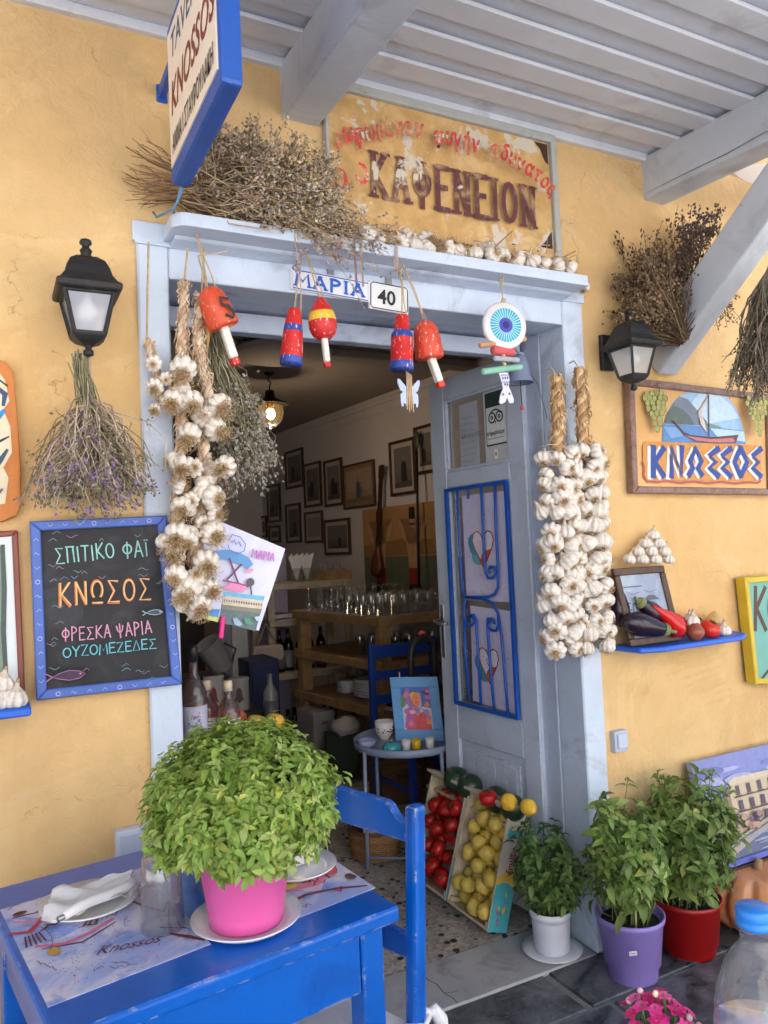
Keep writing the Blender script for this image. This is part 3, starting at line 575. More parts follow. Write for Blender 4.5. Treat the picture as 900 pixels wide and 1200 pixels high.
adv = [(.5 if c == ' ' else type_geo(c, .02)[2] + .12) for c in txt]; k_ = sum(seg) / sum(adv); s0 = 0
for c, w_ in zip(txt, adv):
    d = s0; s0 += w_ * k_
    if c == ' ': continue
    i = 0
    while i < len(seg) - 1 and d > seg[i]: d -= seg[i]; i += 1
    q = P3[i] + (P3[i + 1] - P3[i]) * d / seg[i]; j = max(0, i - 1); e = P3[min(i + 2, len(seg))] - P3[j]; [a.typed(c, q[0] + o_, q[2] - .022 + o2_, .060, S(200, 62, 62), .02, k_ / .060, .12, math.atan2(e[2], e[0]) * .8) for o_, o2_ in ((-.0016, 0), (.0016, .0012), (0, -.0012))]
for p in ((391, 219), (415, 212)): q = W(*p, y); a.stroke(arc(q[0], q[2], .018, .03, 100, -160, 8), .014, S(206, 60, 58), .3)
a.put('lettering', ks, 'paint_worn')
for c in (((1.782, -.017, 2.815), [(0, .0), (-.055, 0), (-.03, -.02), (-.012, -.06), (0, -.07)]), ((1.782, -.017, 2.44), [(0, 0), (0, .06), (-.012, .045), (-.03, .02), (-.05, 0)])): mb = MB(); mb.prism(c[1], c[0], (1, 0, 0), (0, 0, 1), .003, S(66, 44, 38)); part(mb, 'corner_ornament', 'matte', ks)
mb = MB(); mb.box((1.364, -.014, 2.836), (.9, .036, .03)); mb.box((.930, -.012, 2.61), (.012, .03, .42)); mb.box((1.803, -.014, 2.61), (.026, .036, .45)); part(mb, 'moulding', 'moulding', ks, bevel=.006, seg=2)
# ------------------------------------------------------------------ name plates over the door
def plate(name, label, px, border, txt, col, bold, wx, hfrac, x0):
    y = -.026; t = thing(name, label, 'plate', W(*px[3], y))
    b, q = board(-.014, y, px, 'enamel_plate', 'white_ceramic', t, .002)
    a = Art(q[3] + V(0, -.0006, 0), q[2] - q[3], q[0] - q[3])
    if border:
        e = .05; pts = [(.03 + e, .05), (.97 - e, .05), (.97, .05 + e * 1.6), (.97, .95 - e * 1.6), (.97 - e, .95), (.03 + e, .95), (.03, .95 - e * 1.6), (.03, .05 + e * 1.6), (.03 + e, .05)]
    else: pts = [(.02, .06), (.98, .06), (.98, .94), (.02, .94), (.02, .06)]
    a.stroke(pts, .0035, border or S(60, 90, 180)); (a.typed(txt, x0, (1 - hfrac) / 2, hfrac, col, bold, wx) if wx else a.text(txt, x0, (1 - hfrac) / 2, hfrac, 1.95, col, wd=.23, gap=.42, serif=.17)); a.put('lettering', t)
    mb = MB(); mb.box((q[0] + q[1]) / 2 + V(0, .006, .009), (.02, .006, .03)); part(mb, 'fixing', 'steel', t)
    return t
plate('name_plate', 'long white enamel plate with a blue name in capitals on the door head', ((341, 314), (434, 330), (433, 354), (341, 338)), None, 'ΜΑΡΙΑ', S(32, 92, 190), .05, 0, .60, .055)
plate('number_plate', 'small white house number plate with black 40 beside the name plate', ((433, 328), (480, 338), (479, 369), (433, 361)), S(40, 40, 44), '40', S(34, 34, 38), .03, 1.0, .52, .2)
# ------------------------------------------------------------------ wall lanterns
def lantern(label, x, y, z, dusty):
    t = thing('wall_lantern', label, 'wall lantern', (x, y, z), 'black wall lanterns either side of the door'); K = .84
    def ring(h, zz): return [(x - h * K, y - h * K, zz), (x + h * K, y - h * K, zz), (x + h * K, y + h * K, zz), (x - h * K, y + h * K, zz)]
    def loft(mb, hs_):
        r = [q for h, zz in hs_ for q in ring(h, zz)]; k = len(hs_)
        mb.add(r, [(i * 4 + j, i * 4 + (j + 1) % 4, i * 4 + 4 + (j + 1) % 4, i * 4 + 4 + j) for i in range(k - 1) for j in range(4)] + [(3, 2, 1, 0), tuple(range(k * 4 - 4, k * 4))])
    mb = MB(); loft(mb, [(.082, z - .006), (.088, z), (.088, z + .012), (.076, z + .02), (.064, z + .036), (.058, z + .055), (.047, z + .075), (.03, z + .087), (.02, z + .09)]); part(mb, 'cap', 'black_iron', t, bevel=.002)
    mb = MB(); mb.lathe([(.016, .088), (.012, .1), (.015, .108), (.010, .114), (.008, .12), (.015, .126), (.013, .134), (.0, .14)], 12, (x, y, z)); part(mb, 'finial', 'black_iron', t); mb = MB(); mb.lathe([(.001, -.155), (.012, -.15), (.012, -.14), (.007, -.135), (.01, -.125), (.012, -.12)], 12, (x, y, z)); part(mb, 'drop_tip', 'black_iron', t)
    mb = MB(); hT, hB, zT, zB = .066 * K, .041 * K, z - .004, z - .104
    for sx in (-1, 1):
        for sy in (-1, 1): mb.bar((x + sx * hT, y + sy * hT, zT), (x + sx * hB, y + sy * hB, zB), .009, .009)
    for h, zz in ((hT - .001, zT - .004), (hB, zB)):
        for sx in (-1, 1): mb.bar((x + sx * h, y - h, zz), (x + sx * h, y + h, zz), .009, .009); mb.bar((x - h, y + sx * h, zz + .001), (x + h, y + sx * h, zz + .001), .009, .009)
    part(mb, 'cage', 'black_iron', t, bevel=.0012)
    mb = MB(); loft(mb, [(.012, zB - .024), (.034, zB - .014), (.044, zB - .004), (.044, zB - .001)]); part(mb, 'base', 'black_iron', t, bevel=.002)
    for sx, sy in ((0, -1), (-1, 0), (1, 0), (0, 1)):
        mb = MB(); u = V(-sy, sx, 0) if sx == 0 else V(0, 1, 0); nrm = V(sx, sy, 0)
        p = [V(x, y, zB + .004) + nrm * (hB - .002) - u * (hB - .004), V(x, y, zB + .004) + nrm * (hB - .002) + u * (hB - .004), V(x, y, zT - .008) + nrm * (hT - .003) + u * (hT - .005), V(x, y, zT - .008) + nrm * (hT - .003) - u * (hT - .005)]
        mb.add(p, [(0, 1, 2, 3)]); part(mb, 'glass_pane', 'lantern_pane', t)
    mb = MB(); mb.ball((x, y, z - .045), .026, n=16, m=10); mb.lathe([(.011, -.03), (.012, 0)], 12, (x, y, z)); part(mb, 'bulb', 'bulb_off', t)
    mb = MB(); pts = [(x, y + .02, z + .07), (x, y + .06, z + .085), (x, y + .1, z + .05), (x, -.02, z + .02), (x, -.012, z - .02)]; mb.tube(pts, .011, 8); mb.box((x, -.012, z + .01), (.055, .02, .13)); part(mb, 'wall_bracket', 'black_iron', t, bevel=.003)
    return t
q = W(102, 345, -.135); lantern('black wall lantern with a finial, clear panes and a white bulb, left of the door', q[0], -.135, q[2], 0)
q = W(740, 407, -.135); lantern('dusty black wall lantern at the foot of the roof brace, right of the door', q[0], -.135, q[2], 1)
# ------------------------------------------------------------------ bunches of dried herbs
def curl(a, b, sag, wob, n=5):
    a = V(*a); b = V(*b); L = np.linalg.norm(b - a); out = []
    r1 = npr.normal(0, 1, 3) * wob * L; r2 = npr.normal(0, 1, 3) * wob * L * .7
    for i in range(n):
        t = i / (n - 1); out.append(a + (b - a) * t + V(0, 0, -sag * L * t * t) + r1 * math.sin(math.pi * t) + r2 * math.sin(2 * math.pi * t))
    return out
def spray(mbs, mbh, root, axis, n, L, spread, r, cols, hcols, heads=5, hr=.0035, sag=.1, wob=.06, root_r=.015, flat_k=(1, 1, 1), lvar=.3, twig=.5, headlen=.35):
    ax = unit(axis); u, v = perp(ax)
    for i in range(n):
        a = rnd.uniform(0, 6.283); q = math.sqrt(rnd.random()); d = unit(ax + (u * math.cos(a) + v * math.sin(a)) * spread * q)
        p0 = V(*root) + (u * math.cos(a) + v * math.sin(a)) * root_r * q + ax * rnd.uniform(-.03, .02)
        l = L * (1 - lvar * rnd.random()); p1 = p0 + d * l * V(*flat_k)
        pts = curl(p0, p1, sag * rnd.uniform(.3, 1.3), wob); c = vary(rnd.choice(cols), .25)
        mbs.tube(pts, [r, r, r * .9, r * .75, r * .5], 4, c, False)
        tips = [(pts[-1], pts[-1] - pts[-2])]
        if rnd.random() < twig:
            for _ in range(2):
                k = rnd.randint(2, 3); dd = unit(unit(pts[k + 1] - pts[k]) + npr.normal(0, .45, 3)); e = pts[k] + dd * l * rnd.uniform(.12, .28); mbs.tube([pts[k], (pts[k] + e) / 2 + npr.normal(0, .004, 3), e], [r * .7, r * .6, r * .4], 3, c, False); tips.append((e, dd))
        for tp, dd in tips:
            dd = unit(dd)
            for k in range(heads):
                p = tp - dd * rnd.random() * headlen * l * .6 + npr.normal(0, hr * 1.6, 3); s = hr * rnd.uniform(.6, 1.4); hc = vary(rnd.choice(hcols), .3)
                ud = unit(dd + npr.normal(0, .6, 3)); a1, a2 = perp(ud)
                vs = [p - ud * s, p + a1 * s * .7, p + a2 * s * .7, p - a1 * s * .7, p - a2 * s * .7, p + ud * s * 1.3]
                mbh.add(vs, [(0, 2, 1), (0, 3, 2), (0, 4, 3), (0, 1, 4), (5, 1, 2), (5, 2, 3), (5, 3, 4), (5, 4, 1)], hc)
BR = [S(176, 152, 118), S(154, 130, 100), S(196, 174, 140), S(126, 104, 80)]
GREYGREEN = [S(150, 144, 118), S(128, 124, 96), S(178, 166, 146), S(110, 104, 84)]
# along the cornice
t = thing('dried_herb_bunch', 'big dry brown herb bunch lying along the left half of the door cornice', 'dried herbs', (.7, -.12, 2.3), 'dried herb bunches')
s1, h1 = MB(), MB()
spray(s1, h1, (.47, -.11, 2.40), (-1, .08, .10), 46, .15, .46, .0020, [S(150, 116, 84), S(170, 136, 102), S(124, 92, 66)], [S(140, 110, 80)], 0, sag=-.1, root_r=.035, wob=.05, twig=.3)
for k in range(6):
    spray(s1, h1, (.46 + .03 * k, -.085, 2.40), (1, -.02, .13 - .05 * k), 76, .45 - .02 * k, .26, .0017, BR, [S(172, 152, 124), S(146, 126, 100), S(192, 176, 150), S(176, 166, 160)], 10, .0052, .10, .10, .04, lvar=.6, twig=.9)
for bx in (.56, .64, .71, .77): spray(s1, h1, (bx, -.085, 2.38), (.5, .0, 1), 40, .19, .9, .0013, BR, [S(182, 162, 132), S(156, 136, 108), S(200, 184, 158)], 12, .0052, .0, .12, .07, twig=.9)
spray(s1, h1, (.72, -.12, 2.34), (1, -.2, -.22), 20, .36, .25, .0013, [S(176, 154, 124)], [S(150, 136, 130)], 6, .005, .25, .08, .06)
spray(s1, h1, (.80, -.14, 2.31), (.35, -.15, -1), 7, .13, .5, .0013, [S(176, 154, 124)], [S(150, 140, 150)], 9, .005, .0, .08, .05, headlen=.3)
for o in s1, h1:       # nothing sinks into the cornice
    o.v = [(x_, y_, max(z_, 2.309 if y_ > -.150 else z_)) for x_, y_, z_ in [(x_, min(y_, -.03), z_) for x_, y_, z_ in o.v]]
part(s1, 'stalks', 'stem', t); part(h1, 'flower_heads', 'stem', t)
# under the left lantern, heads down
q = W(103, 415, -.12); t = thing('dried_herb_bunch', 'purple flowered herb bunch hanging heads down under the left lantern', 'dried herbs', q, 'dried herb bunches')
s1, h1 = MB(), MB(); z0 = q[2]; xx = q[0]
for k in range(70):
    a = V(xx - .016 + rnd.gauss(0, .010), -.12 + rnd.gauss(0, .008), z0 + rnd.uniform(-.03, .012)); b = V(xx + rnd.gauss(.0, .013), -.115 + rnd.gauss(0, .012), z0 - .165)
    s1.tube(curl(a, b, 0, .03), .0017, 4, vary(rnd.choice(GREYGREEN), .25), False)
spray(s1, h1, (xx, -.115, z0 - .13), (0, -.12, -1), 190, .285, .78, .0018, [S(168, 152, 134), S(146, 132, 110), S(186, 166, 150), S(118, 112, 84)], [S(142, 134, 110), S(160, 150, 124), S(124, 116, 94)], 3, .0040, -.06, .07, .012, lvar=.45)
spray(s1, h1, (xx, -.13, z0 - .15), (0, -.25, -1), 70, .26, .6, .0021, [S(196, 178, 164), S(176, 158, 144)], [S(118, 100, 140), S(136, 114, 160), S(116, 120, 84), S(140, 132, 106)], 6, .005, .0, .08, .012, headlen=.25)
for o in s1, h1: o.v = [(x_, min(y_, -.03 if z_ > 1.55 else -.055), z_) for x_, y_, z_ in o.v]
part(s1, 'stalks', 'stem', t); part(h1, 'flower_heads', 'stem', t)
mb = MB(); mb.lathe([(.023, -.004), (.026, 0), (.023, .004)], 14, (xx, -.115, z0 - .135), (.15, 0, 1)); part(mb, 'tie', pmat('yellow_string', S(214, 190, 60), .7), t)
# stuck behind the brace above the right lantern
t = thing('dried_herb_bunch', 'dark dry herb bunch tucked behind the roof brace above the right lantern', 'dried herbs', (2.3, -.12, 2.3), 'dried herb bunches')
s1, h1 = MB(), MB(); DK = [S(98, 78, 58), S(120, 98, 74), S(82, 64, 48)]
q = W(795, 395, -.16)
for tgt, n_, hh in (((745, 310), 90, S(126, 104, 78)), ((735, 350), 80, S(134, 112, 86)), ((770, 285), 60, S(96, 78, 62)), ((815, 270), 66, S(84, 70, 58)), ((760, 370), 50, S(130, 108, 82))):
    e = W(*tgt, -.10); spray(s1, h1, q, e - q, n_, np.linalg.norm(e - q) * 1.12, .30, .0017, DK, [hh, sc3(hh, .8), sc3(hh, 1.2)], 8, .0062, .0, .05, .03, lvar=.5)
e = W(872, 385, -.12); spray(s1, h1, W(835, 345, -.12), e - W(835, 345, -.12), 26, .13, .5, .0016, DK, [S(92, 76, 60)], 2, .004, .1, .08, .015)
e = W(835, 235, -.12); spray(s1, h1, W(800, 320, -.12), e - W(800, 320, -.12), 22, .28, .25, .0016, DK, [S(96, 82, 84), S(110, 92, 100)], 12, .006, .0, .03, .02, headlen=.25)
for o in s1, h1: o.v = [(x_, min(y_, -.022), z_) for x_, y_, z_ in o.v]
part(s1, 'stalks', 'stem', t); part(h1, 'flower_heads', 'stem', t)
# hanging from the brace at the picture's right edge
q = TD(910, 318, 2.55); t = thing('dried_herb_bunch', 'grey brown herb bunch hanging by itself over the boat sign corner', 'dried herbs', q, 'dried herb bunches')
s1, h1 = MB(), MB(); G2 = [S(120, 112, 98), S(98, 90, 76), S(140, 130, 114)]
spray(s1, h1, q, (0, 0, -1), 460, .44, .42, .0026, G2, [S(118, 108, 92), S(92, 84, 70)], 4, .004, .02, .05, .02, lvar=.4)
part(s1, 'stalks', 'stem', t); part(h1, 'flower_heads', 'stem', t)
mb = MB(); mb.tube([q, q + V(0.0, .02, .16), q + V(-.08, .06, .24)], .003); part(mb, 'hanging_string', 'rope', t)
# behind the left garlic, in the doorway
q = W(245, 345, -.02); t = thing('dried_herb_bunch', 'grey seeded herb bunch hanging in the doorway behind the left garlic braids', 'dried herbs', q, 'dried herb bunches')
s1, h1 = MB(), MB()
for k in range(60): s1.tube(curl(q + npr.normal(0, .012, 3), W(255, 420, .02) + npr.normal(0, .02, 3), 0, .03), .0016, 4, vary(rnd.choice(GREYGREEN), .25), False)
e = W(292, 560, .04); o0 = W(252, 420, .02)
spray(s1, h1, o0, e - o0, 150, .40, .26, .0015, GREYGREEN, [S(150, 142, 132), S(172, 164, 156), S(128, 120, 104)], 8, .006, .0, .05, .03, lvar=.55)
spray(s1, h1, o0, W(262, 500, .03) - o0, 70, .30, .3, .0015, [S(118, 112, 80), S(136, 128, 96)], [S(120, 114, 84)], 8, .0055, .0, .05, .03, lvar=.5)
part(s1, 'stalks', 'stem', t); part(h1, 'flower_heads', 'stem', t)
mb = MB(); mb.tube([q, W(232, 300, -.06), V(.59, -.1, 2.236)], .0025); part(mb, 'hanging_string', 'rope', t)
# ------------------------------------------------------------------ garlic
def garlic_mesh(seed):
    r0 = random.Random(seed); mb = MB(); nl = r0.choice((8, 9, 10)); ph = r0.uniform(0, 6)
    def lob(a, t): return 1 - .13 * abs(math.sin(nl * (a + ph) / 2)) ** 3 * 0 - .30 * (1 - abs(math.sin(nl * (a + ph) / 2 + .25 * math.sin(3 * a)))) ** 2.5 * math.sin(math.pi * min(1, t * 1.1)) ** .6 + .05 * math.sin(2 * a + ph)
    wh = S(224, 218, 210); w2 = S(204, 192, 180); tan = S(178, 148, 112); br = S(140, 108, 78)
    prof = [(0.001, -.53, br), (.13, -.545, br), (.20, -.52, tan), (.34, -.535, w2), (.60, -.49, wh), (.82, -.36, wh), (.96, -.16, wh), (1, .05, wh), (.95, .27, wh), (.80, .48, wh), (.56, .68, w2), (.32, .85, w2), (.19, 1.02, w2), (.14, 1.25, tan), (.11, 1.5, tan), (.001, 1.52, tan)]
    mb.lathe(prof, 36, lobes=lob); cs = []
    for f, c in zip(mb.f, mb.c):
        q = np.mean([mb.v[k] for k in f], 0); a = math.atan2(q[1], q[0]); k = (1 - abs(math.sin(nl * (a + ph) / 2 + .25 * math.sin(3 * a)))) ** 3 * .5 if -.48 < q[2] < .8 else 0; cs.append(tuple(x * (1 - k) + y * k for x, y in zip(c, S(176, 148, 126))))
    mb.c = cs
    return mb.build('garlic_bulb', 'garlic').data
def temp_mesh(mb, mat, **k):
    o = mb.build('source', mat, **k); d = o.data; bpy.data.objects.remove(o); return d
GM = []
for s_ in range(5):
    o = garlic_mesh(s_); GM.append(o)
for o in [o for o in sc.objects if o.name.startswith('garlic_bulb')]: bpy.data.objects.remove(o)
def roots_mesh(n, L, dense):
    mb = MB()
    for i in range(n):
        a = rnd.uniform(0, 6.283); q = math.sqrt(rnd.random()); d = unit(V(math.cos(a) * q * 1.1, math.sin(a) * q * 1.1, -1))
        p0 = V(math.cos(a) * q * .22, math.sin(a) * q * .22, -.46); p1 = p0 + d * L * rnd.uniform(.5, 1.1)
        mb.tube(curl(p0, p1, 0, .22, 6), [.028, .026, .024, .02, .018, .012], 3, vary(rnd.choice([S(206, 178, 134), S(184, 152, 108), S(220, 198, 160), S(160, 126, 88)]), .2), False)
    return temp_mesh(mb, 'straw')
RM_BIG = [roots_mesh(70, 1.12, 1) for _ in range(3)]; RM_SMALL = [roots_mesh(26, .45, 0) for _ in range(3)]
def place(name, data, loc, ax, s, parent=None, roll=None):
    o = bpy.data.objects.new(name, data); COL.objects.link(o)
    z = Vector(unit(ax)); qn = Vector((0, 0, 1)).rotation_difference(z)
    qn = qn @ Vector((0, 0, 1)).rotation_difference(Vector((0, 0, 1)))
    from mathutils import Quaternion
    qn = qn @ Quaternion((0, 0, 1), rnd.uniform(0, 6.28) if roll is None else roll)
    o.rotation_mode = 'QUATERNION'; o.rotation_quaternion = qn; o.scale = (s,) * 3 if not hasattr(s, '__len__') else s
    if parent is None: o.location = tuple(map(float, loc))
    else: o.parent = parent; o.location = tuple(map(float, np.asarray(loc, float) - np.array(parent.location)))
    return o
def bulb(parent, loc, top, r, big=0):
    """top: direction the neck points to; the root disc faces the other way"""
    b = place('bulb', rnd.choice(GM), loc, top, (r * .96, r * .96, r * rnd.uniform(.95, 1.12)), parent)
    c = bpy.data.objects.new('roots', rnd.choice(RM_BIG if big else RM_SMALL)); COL.objects.link(c); c.parent = b
    if big and big != 1: c.scale = (big,) * 3
    return b
def rope_braid(pts, r, turns, cols, n=3, strand=.6):
    mb = MB(); pts = [np.asarray(p, float) for p in pts]; seg = [np.linalg.norm(b - a) for a, b in zip(pts, pts[1:])]; T = sum(seg); N = max(24, int(turns * 12))
    def at(s):
        for a, b, l in zip(pts, pts[1:], seg):
            if s <= l: return a + (b - a) * s / l, unit(b - a)
            s -= l
        return pts[-1], unit(pts[-1] - pts[-2])
    for k in range(n):
        q = []; rr = []
        for i in range(N + 1):
            c, d = at(T * i / N); u, v = perp(d); a = 6.283 * (turns * i / N + k / n); q.append(c + (u * math.cos(a) + v * math.sin(a)) * r * .62); rr.append(r * strand * (1 + .25 * noise.noise((i * .5, k, 1))))
        mb.tube(q, rr, 7, cols[k % len(cols)])
    for i in range(int(T * 420)):      # loose papery skins
        c, d = at(T * rnd.random()); u, v = perp(d); a = rnd.uniform(0, 6.28); o = u * math.cos(a) + v * math.sin(a); b = c + o * r * 1.15
        mb.tube(curl(b - d * r * .8, b + d * r * rnd.uniform(.5, 2) + o * r * rnd.uniform(.0, .7), 0, .15, 4), [.002, .003, .0022, .0008], 3, vary(rnd.choice(cols), .2), False)
    return mb
SKIN = [S(208, 184, 156), S(190, 160, 130), S(220, 202, 182)]
for bx, top, bot, label in (((0), (652, 440), (658, 768), 'full garlic braid of white bulbs hanging on the inner edge of the right jamb'), ((1), (679, 432), (696, 768), 'full garlic braid of white bulbs hanging against the wall edge right of the door')):
    y = -.075; A_ = W(*top, y); B_ = W(*bot, y)
    t = thing('garlic_braid', label, 'garlic braid', A_, 'garlic braids hanging round the door')
    hk = A_ + V(0, .05, .03)
    mb = MB(); mb.tube([A_, A_ + V(.004, .03, .035), hk], .0025, 5); part(mb, 'hook_string', 'rope', t)
    k0 = .27
    part(rope_braid([A_, A_ + (B_ - A_) * .13 + V(.004, 0, 0), A_ + (B_ - A_) * .30], .0165, 3.2, [S(200, 166, 122), S(176, 140, 98), S(214, 184, 144), S(186, 150, 108), S(160, 124, 86)], 5, .62), 'twisted_stalks', 'straw', t)
    rows_ = 14
    for i in range(rows_):
        c = A_ + (B_ - A_) * (k0 + (1 - k0) * (i + .5) / rows_)
        m_ = 4 if i < rows_ - 1 else 3
        for j in range(m_):
            ang = R(-205 + (j + .5) * 230 / m_ + rnd.uniform(-14, 14) + (18 if i % 2 else -12))
            d = V(math.cos(ang), math.sin(ang), rnd.uniform(-.25, .25)); rr = rnd.uniform(.029, .039)
            loc = c + V(d[0] * .058, d[1] * .045, rnd.uniform(-.014, .014)); loc[1] = min(loc[1], -.045 - rr * .3)
            bulb(t, loc, (-d * .9 + V(rnd.uniform(-.5, .5), rnd.uniform(-.3, .3), rnd.uniform(.0, 1.0))) if rnd.random() < .55 else V(rnd.uniform(-.7, .7), rnd.uniform(-.1, .5), rnd.uniform(.5, 1.2)), rr)
    mb = MB()
    for i in range(rows_): 
        c = A_ + (B_ - A_) * (k0 + (1 - k0) * i / rows_)
        for _ in range(9): d = npr.normal(0, 1, 3); mb.tube(curl(c, c + unit(d) * V(.085, .05, .03), 0, .1, 4), [.004, .003, .002, .001], 3, vary(rnd.choice(SKIN), .2), False)
    part(mb, 'loose_skins', 'straw', t)
# left cluster
y = -.085
def cpx(a, b): return 150 + a / 3.75, 420 + b / 3.75
def left_braid(label, bulbs, rope, rr, turns, top, extra=11):
    t = thing('garlic_braid', label, 'garlic braid', W(*top, y), 'garlic braids hanging round the door')
    part(rope_braid([W(*p, y + .03) for p in rope], rr, turns, SKIN), 'twisted_stalks', 'straw', t)
    mb = MB(); mb.tube([W(*rope[0], y + .03), V(W(*rope[0], y)[0] + .012, y - .0, 2.236)], .003); part(mb, 'hook_string', 'rope', t)
    for (p, tf, r, big) in bulbs:
        a = W(*cpx(*p), y - .014 + rnd.uniform(-.01, .01)); b = W(*cpx(*tf), y - .055); bulb(t, a, unit(a - b), r, big)
    for k in range(extra):
        i = rnd.randint(2, len(rope) - 1); p = np.array(rope[i]) + npr.normal(0, (7, 12)); bulb(t, W(*p, y + .01), npr.normal(0, 1, 3) + V(0, .4, .6), rnd.uniform(.022, .030), rnd.choice((.8, .6, 0)))
    return t
left_braid('long garlic plait with a pale twisted rope, right one of the left pair', [((400, 205), (440, 250), .036, 1), ((385, 312), (440, 345), .034, 1), ((425, 478), (385, 505), .034, 1), ((378, 615), (425, 625), .037, .8), ((372, 770), (410, 805), .036, 1), ((345, 895), (355, 950), .038, 1), ((360, 1015), (395, 1045), .032, 1), ((270, 1012), (240, 1060), .036, 1), ((320, 1090), (320, 1130), .033, 1), ((300, 960), (300, 930), .03, .6), ((385, 690), (420, 690), .024, 1)],
           [(236, 345), (232, 400), (238, 440), (246, 468), (240, 500), (238, 560), (236, 600), (229, 650), (236, 700)], .013, 11, (236, 345))
left_braid('long plait of garlic with big tan root tufts in front of the left jamb', [((242, 48), (228, 112), .040, 1), ((200, 190), (175, 235), .036, 1), ((280, 188), (290, 235), .034, 1), ((270, 335), (250, 395), .034, 1), ((240, 475), (240, 515), .033, 1.1), ((290, 480), (300, 470), .028, .6), ((275, 625), (285, 640), .026, .6), ((235, 650), (232, 700), .03, 1.1), ((220, 770), (190, 850), .036, 1.2), ((270, 800), (260, 850), .026, 1), ((212, 955), (190, 1000), .034, .8), ((240, 1040), (235, 1075), .03, 1), ((210, 860), (185, 900), .028, 1.2)],
           [(216, 330), (214, 380), (212, 440), (214, 480), (208, 560), (204, 640), (212, 700)], .011, 12, (216, 330))
left_braid('short string of three small brown garlic bulbs on the left door jamb', [((112, 22), (100, 40), .024, .5), ((118, 125), (110, 160), .024, 1), ((118, 225), (108, 255), .018, 1.2), ((168, 90), (165, 120), .020, .4)], [(172, 398), (178, 415), (184, 440), (188, 470)], .009, 4, (170, 398), 0)
# the string of bulbs along the cornice
t = thing('garlic_string', 'string of dusty garlic bulbs with brown roots lying along the right half of the cornice', 'garlic string', (1.4, -.13, 2.28))
x = 1.0
while x < 1.815:
    for yy in (-.115, -.06):
        r = rnd.uniform(.026, .034); p = V(x + rnd.uniform(-.012, .012), yy + rnd.uniform(-.012, .012), 2.306 + r * .85)
        p[0] = min(p[0], 1.80)
        bulb(t, p, V(rnd.uniform(-1, 1), rnd.uniform(-.5, .9), rnd.uniform(-.4, .9)), r, rnd.choice((0, 0, 1, .8)))
    x += .055
for px in ((1.22, -.09), (1.15, -.08), (1.45, -.09)): bulb(t, V(px[0], px[1], 2.365), V(rnd.uniform(-1, 1), .5, .3), .03, 1)
bulb(t, V(1.845, -.09, 2.285), V(.2, .4, 1), .026, .7)
mb = MB()
for _ in range(150): p = V(rnd.uniform(.98, 1.8), rnd.uniform(-.14, -.04), 2.32 + rnd.random() * .06); mb.tube(curl(p, p + npr.normal(0, .03, 3) * V(1.3, 1, .5), 0, .2, 4), [.0015, .003, .002, .001], 3, vary(rnd.choice(SKIN), .25), False)
mb.v = [(a_, b_, max(c_, 2.307)) for a_, b_, c_ in mb.v]
part(mb, 'loose_skins', 'straw', t)
# ------------------------------------------------------------------ open door leaf
HG = V(1.79, .2, 0); LD = unit(V(-.045, .62, 0)); LN = V(-LD[1], LD[0], 0)      # hinge, direction to the free edge, outward face
if LN[0] > 0: LN = -LN
LW, LH, LT = .615, 2.13, .042
def dl(s, z, d=0): return HG + LD * s + V(0, 0, z) + LN * d
dr = bpy.data.objects.new('door', None); COL.objects.link(dr); dr.parent = bld; dr.location = tuple(V(*HG) - np.array(bld.location))
def dbox(mb, s0, s1, z0, z1, d0, d1, col=(1, 1, 1)): return mb.box(dl((s0 + s1) / 2, (z0 + z1) / 2, (d0 + d1) / 2), (s1 - s0, z1 - z0, d1 - d0), col, LD, (0, 0, 1), LN if np.dot(np.cross(LD, (0, 0, 1)), LN) > 0 else LN)
mb = MB()
dbox(mb, .006, .100, .015, LH, -LT, 0); dbox(mb, .512, LW, .015, LH, -LT, 0)
for z0, z1 in ((2.035, LH), (1.655, 1.725), (.59, .735), (.015, .16)): dbox(mb, .101, .511, z0, z1, -LT, -.0005)
part(mb, 'stiles_and_rails', 'door_blue', dr, bevel=.004)
mb = MB()
dbox(mb, .1, .512, .16, .59, -.03, -.014); dbox(mb, .135, .477, .2, .555, -.014, -.006)
for k in range(5): dbox(mb, .15 + k * .066, .15 + k * .066 + .062, .212, .543, -.0065, -.0035)
part(mb, 'lower_panel', 'door_blue', dr, bevel=.003)
mb = MB()
for (s0, s1, z0, z1) in ((.1, .512, 1.725, 2.035), (.1, .512, .735, 1.655)):
    for a, b, c, d in ((s0, s0 + .012, z0, z1), (s1 - .012, s1, z0, z1), (s0 + .012, s1 - .012, z0, z0 + .012), (s0 + .012, s1 - .012, z1 - .012, z1)): dbox(mb, a, b, c, d, -.02, -.004)
part(mb, 'glazing_bead', 'door_blue', dr, bevel=.002)
for z0, z1 in ((1.725, 2.035), (.735, 1.655)):
    mb = MB(); dbox(mb, .1, .512, z0, z1, -.024, -.021); part(mb, 'glass_pane', 'pane', dr)
mb = MB(); mb.tube([dl(.59, .94, .022), dl(.59, 1.17, .022)], .001, 4); mb.v = []; mb.f = []; mb.c = []; mb.sm = []
dbox(mb, .572, .598, .925, 1.155, 0, .006); hp = part(mb, 'handle', 'steel', dr, bevel=.003)
mb = MB(); mb.tube([dl(.585, 1.085, .005), dl(.585, 1.085, .05), dl(.57, 1.083, .055), dl(.49, 1.08, .05)], .008, 8); part(mb, 'lever', 'steel', hp)
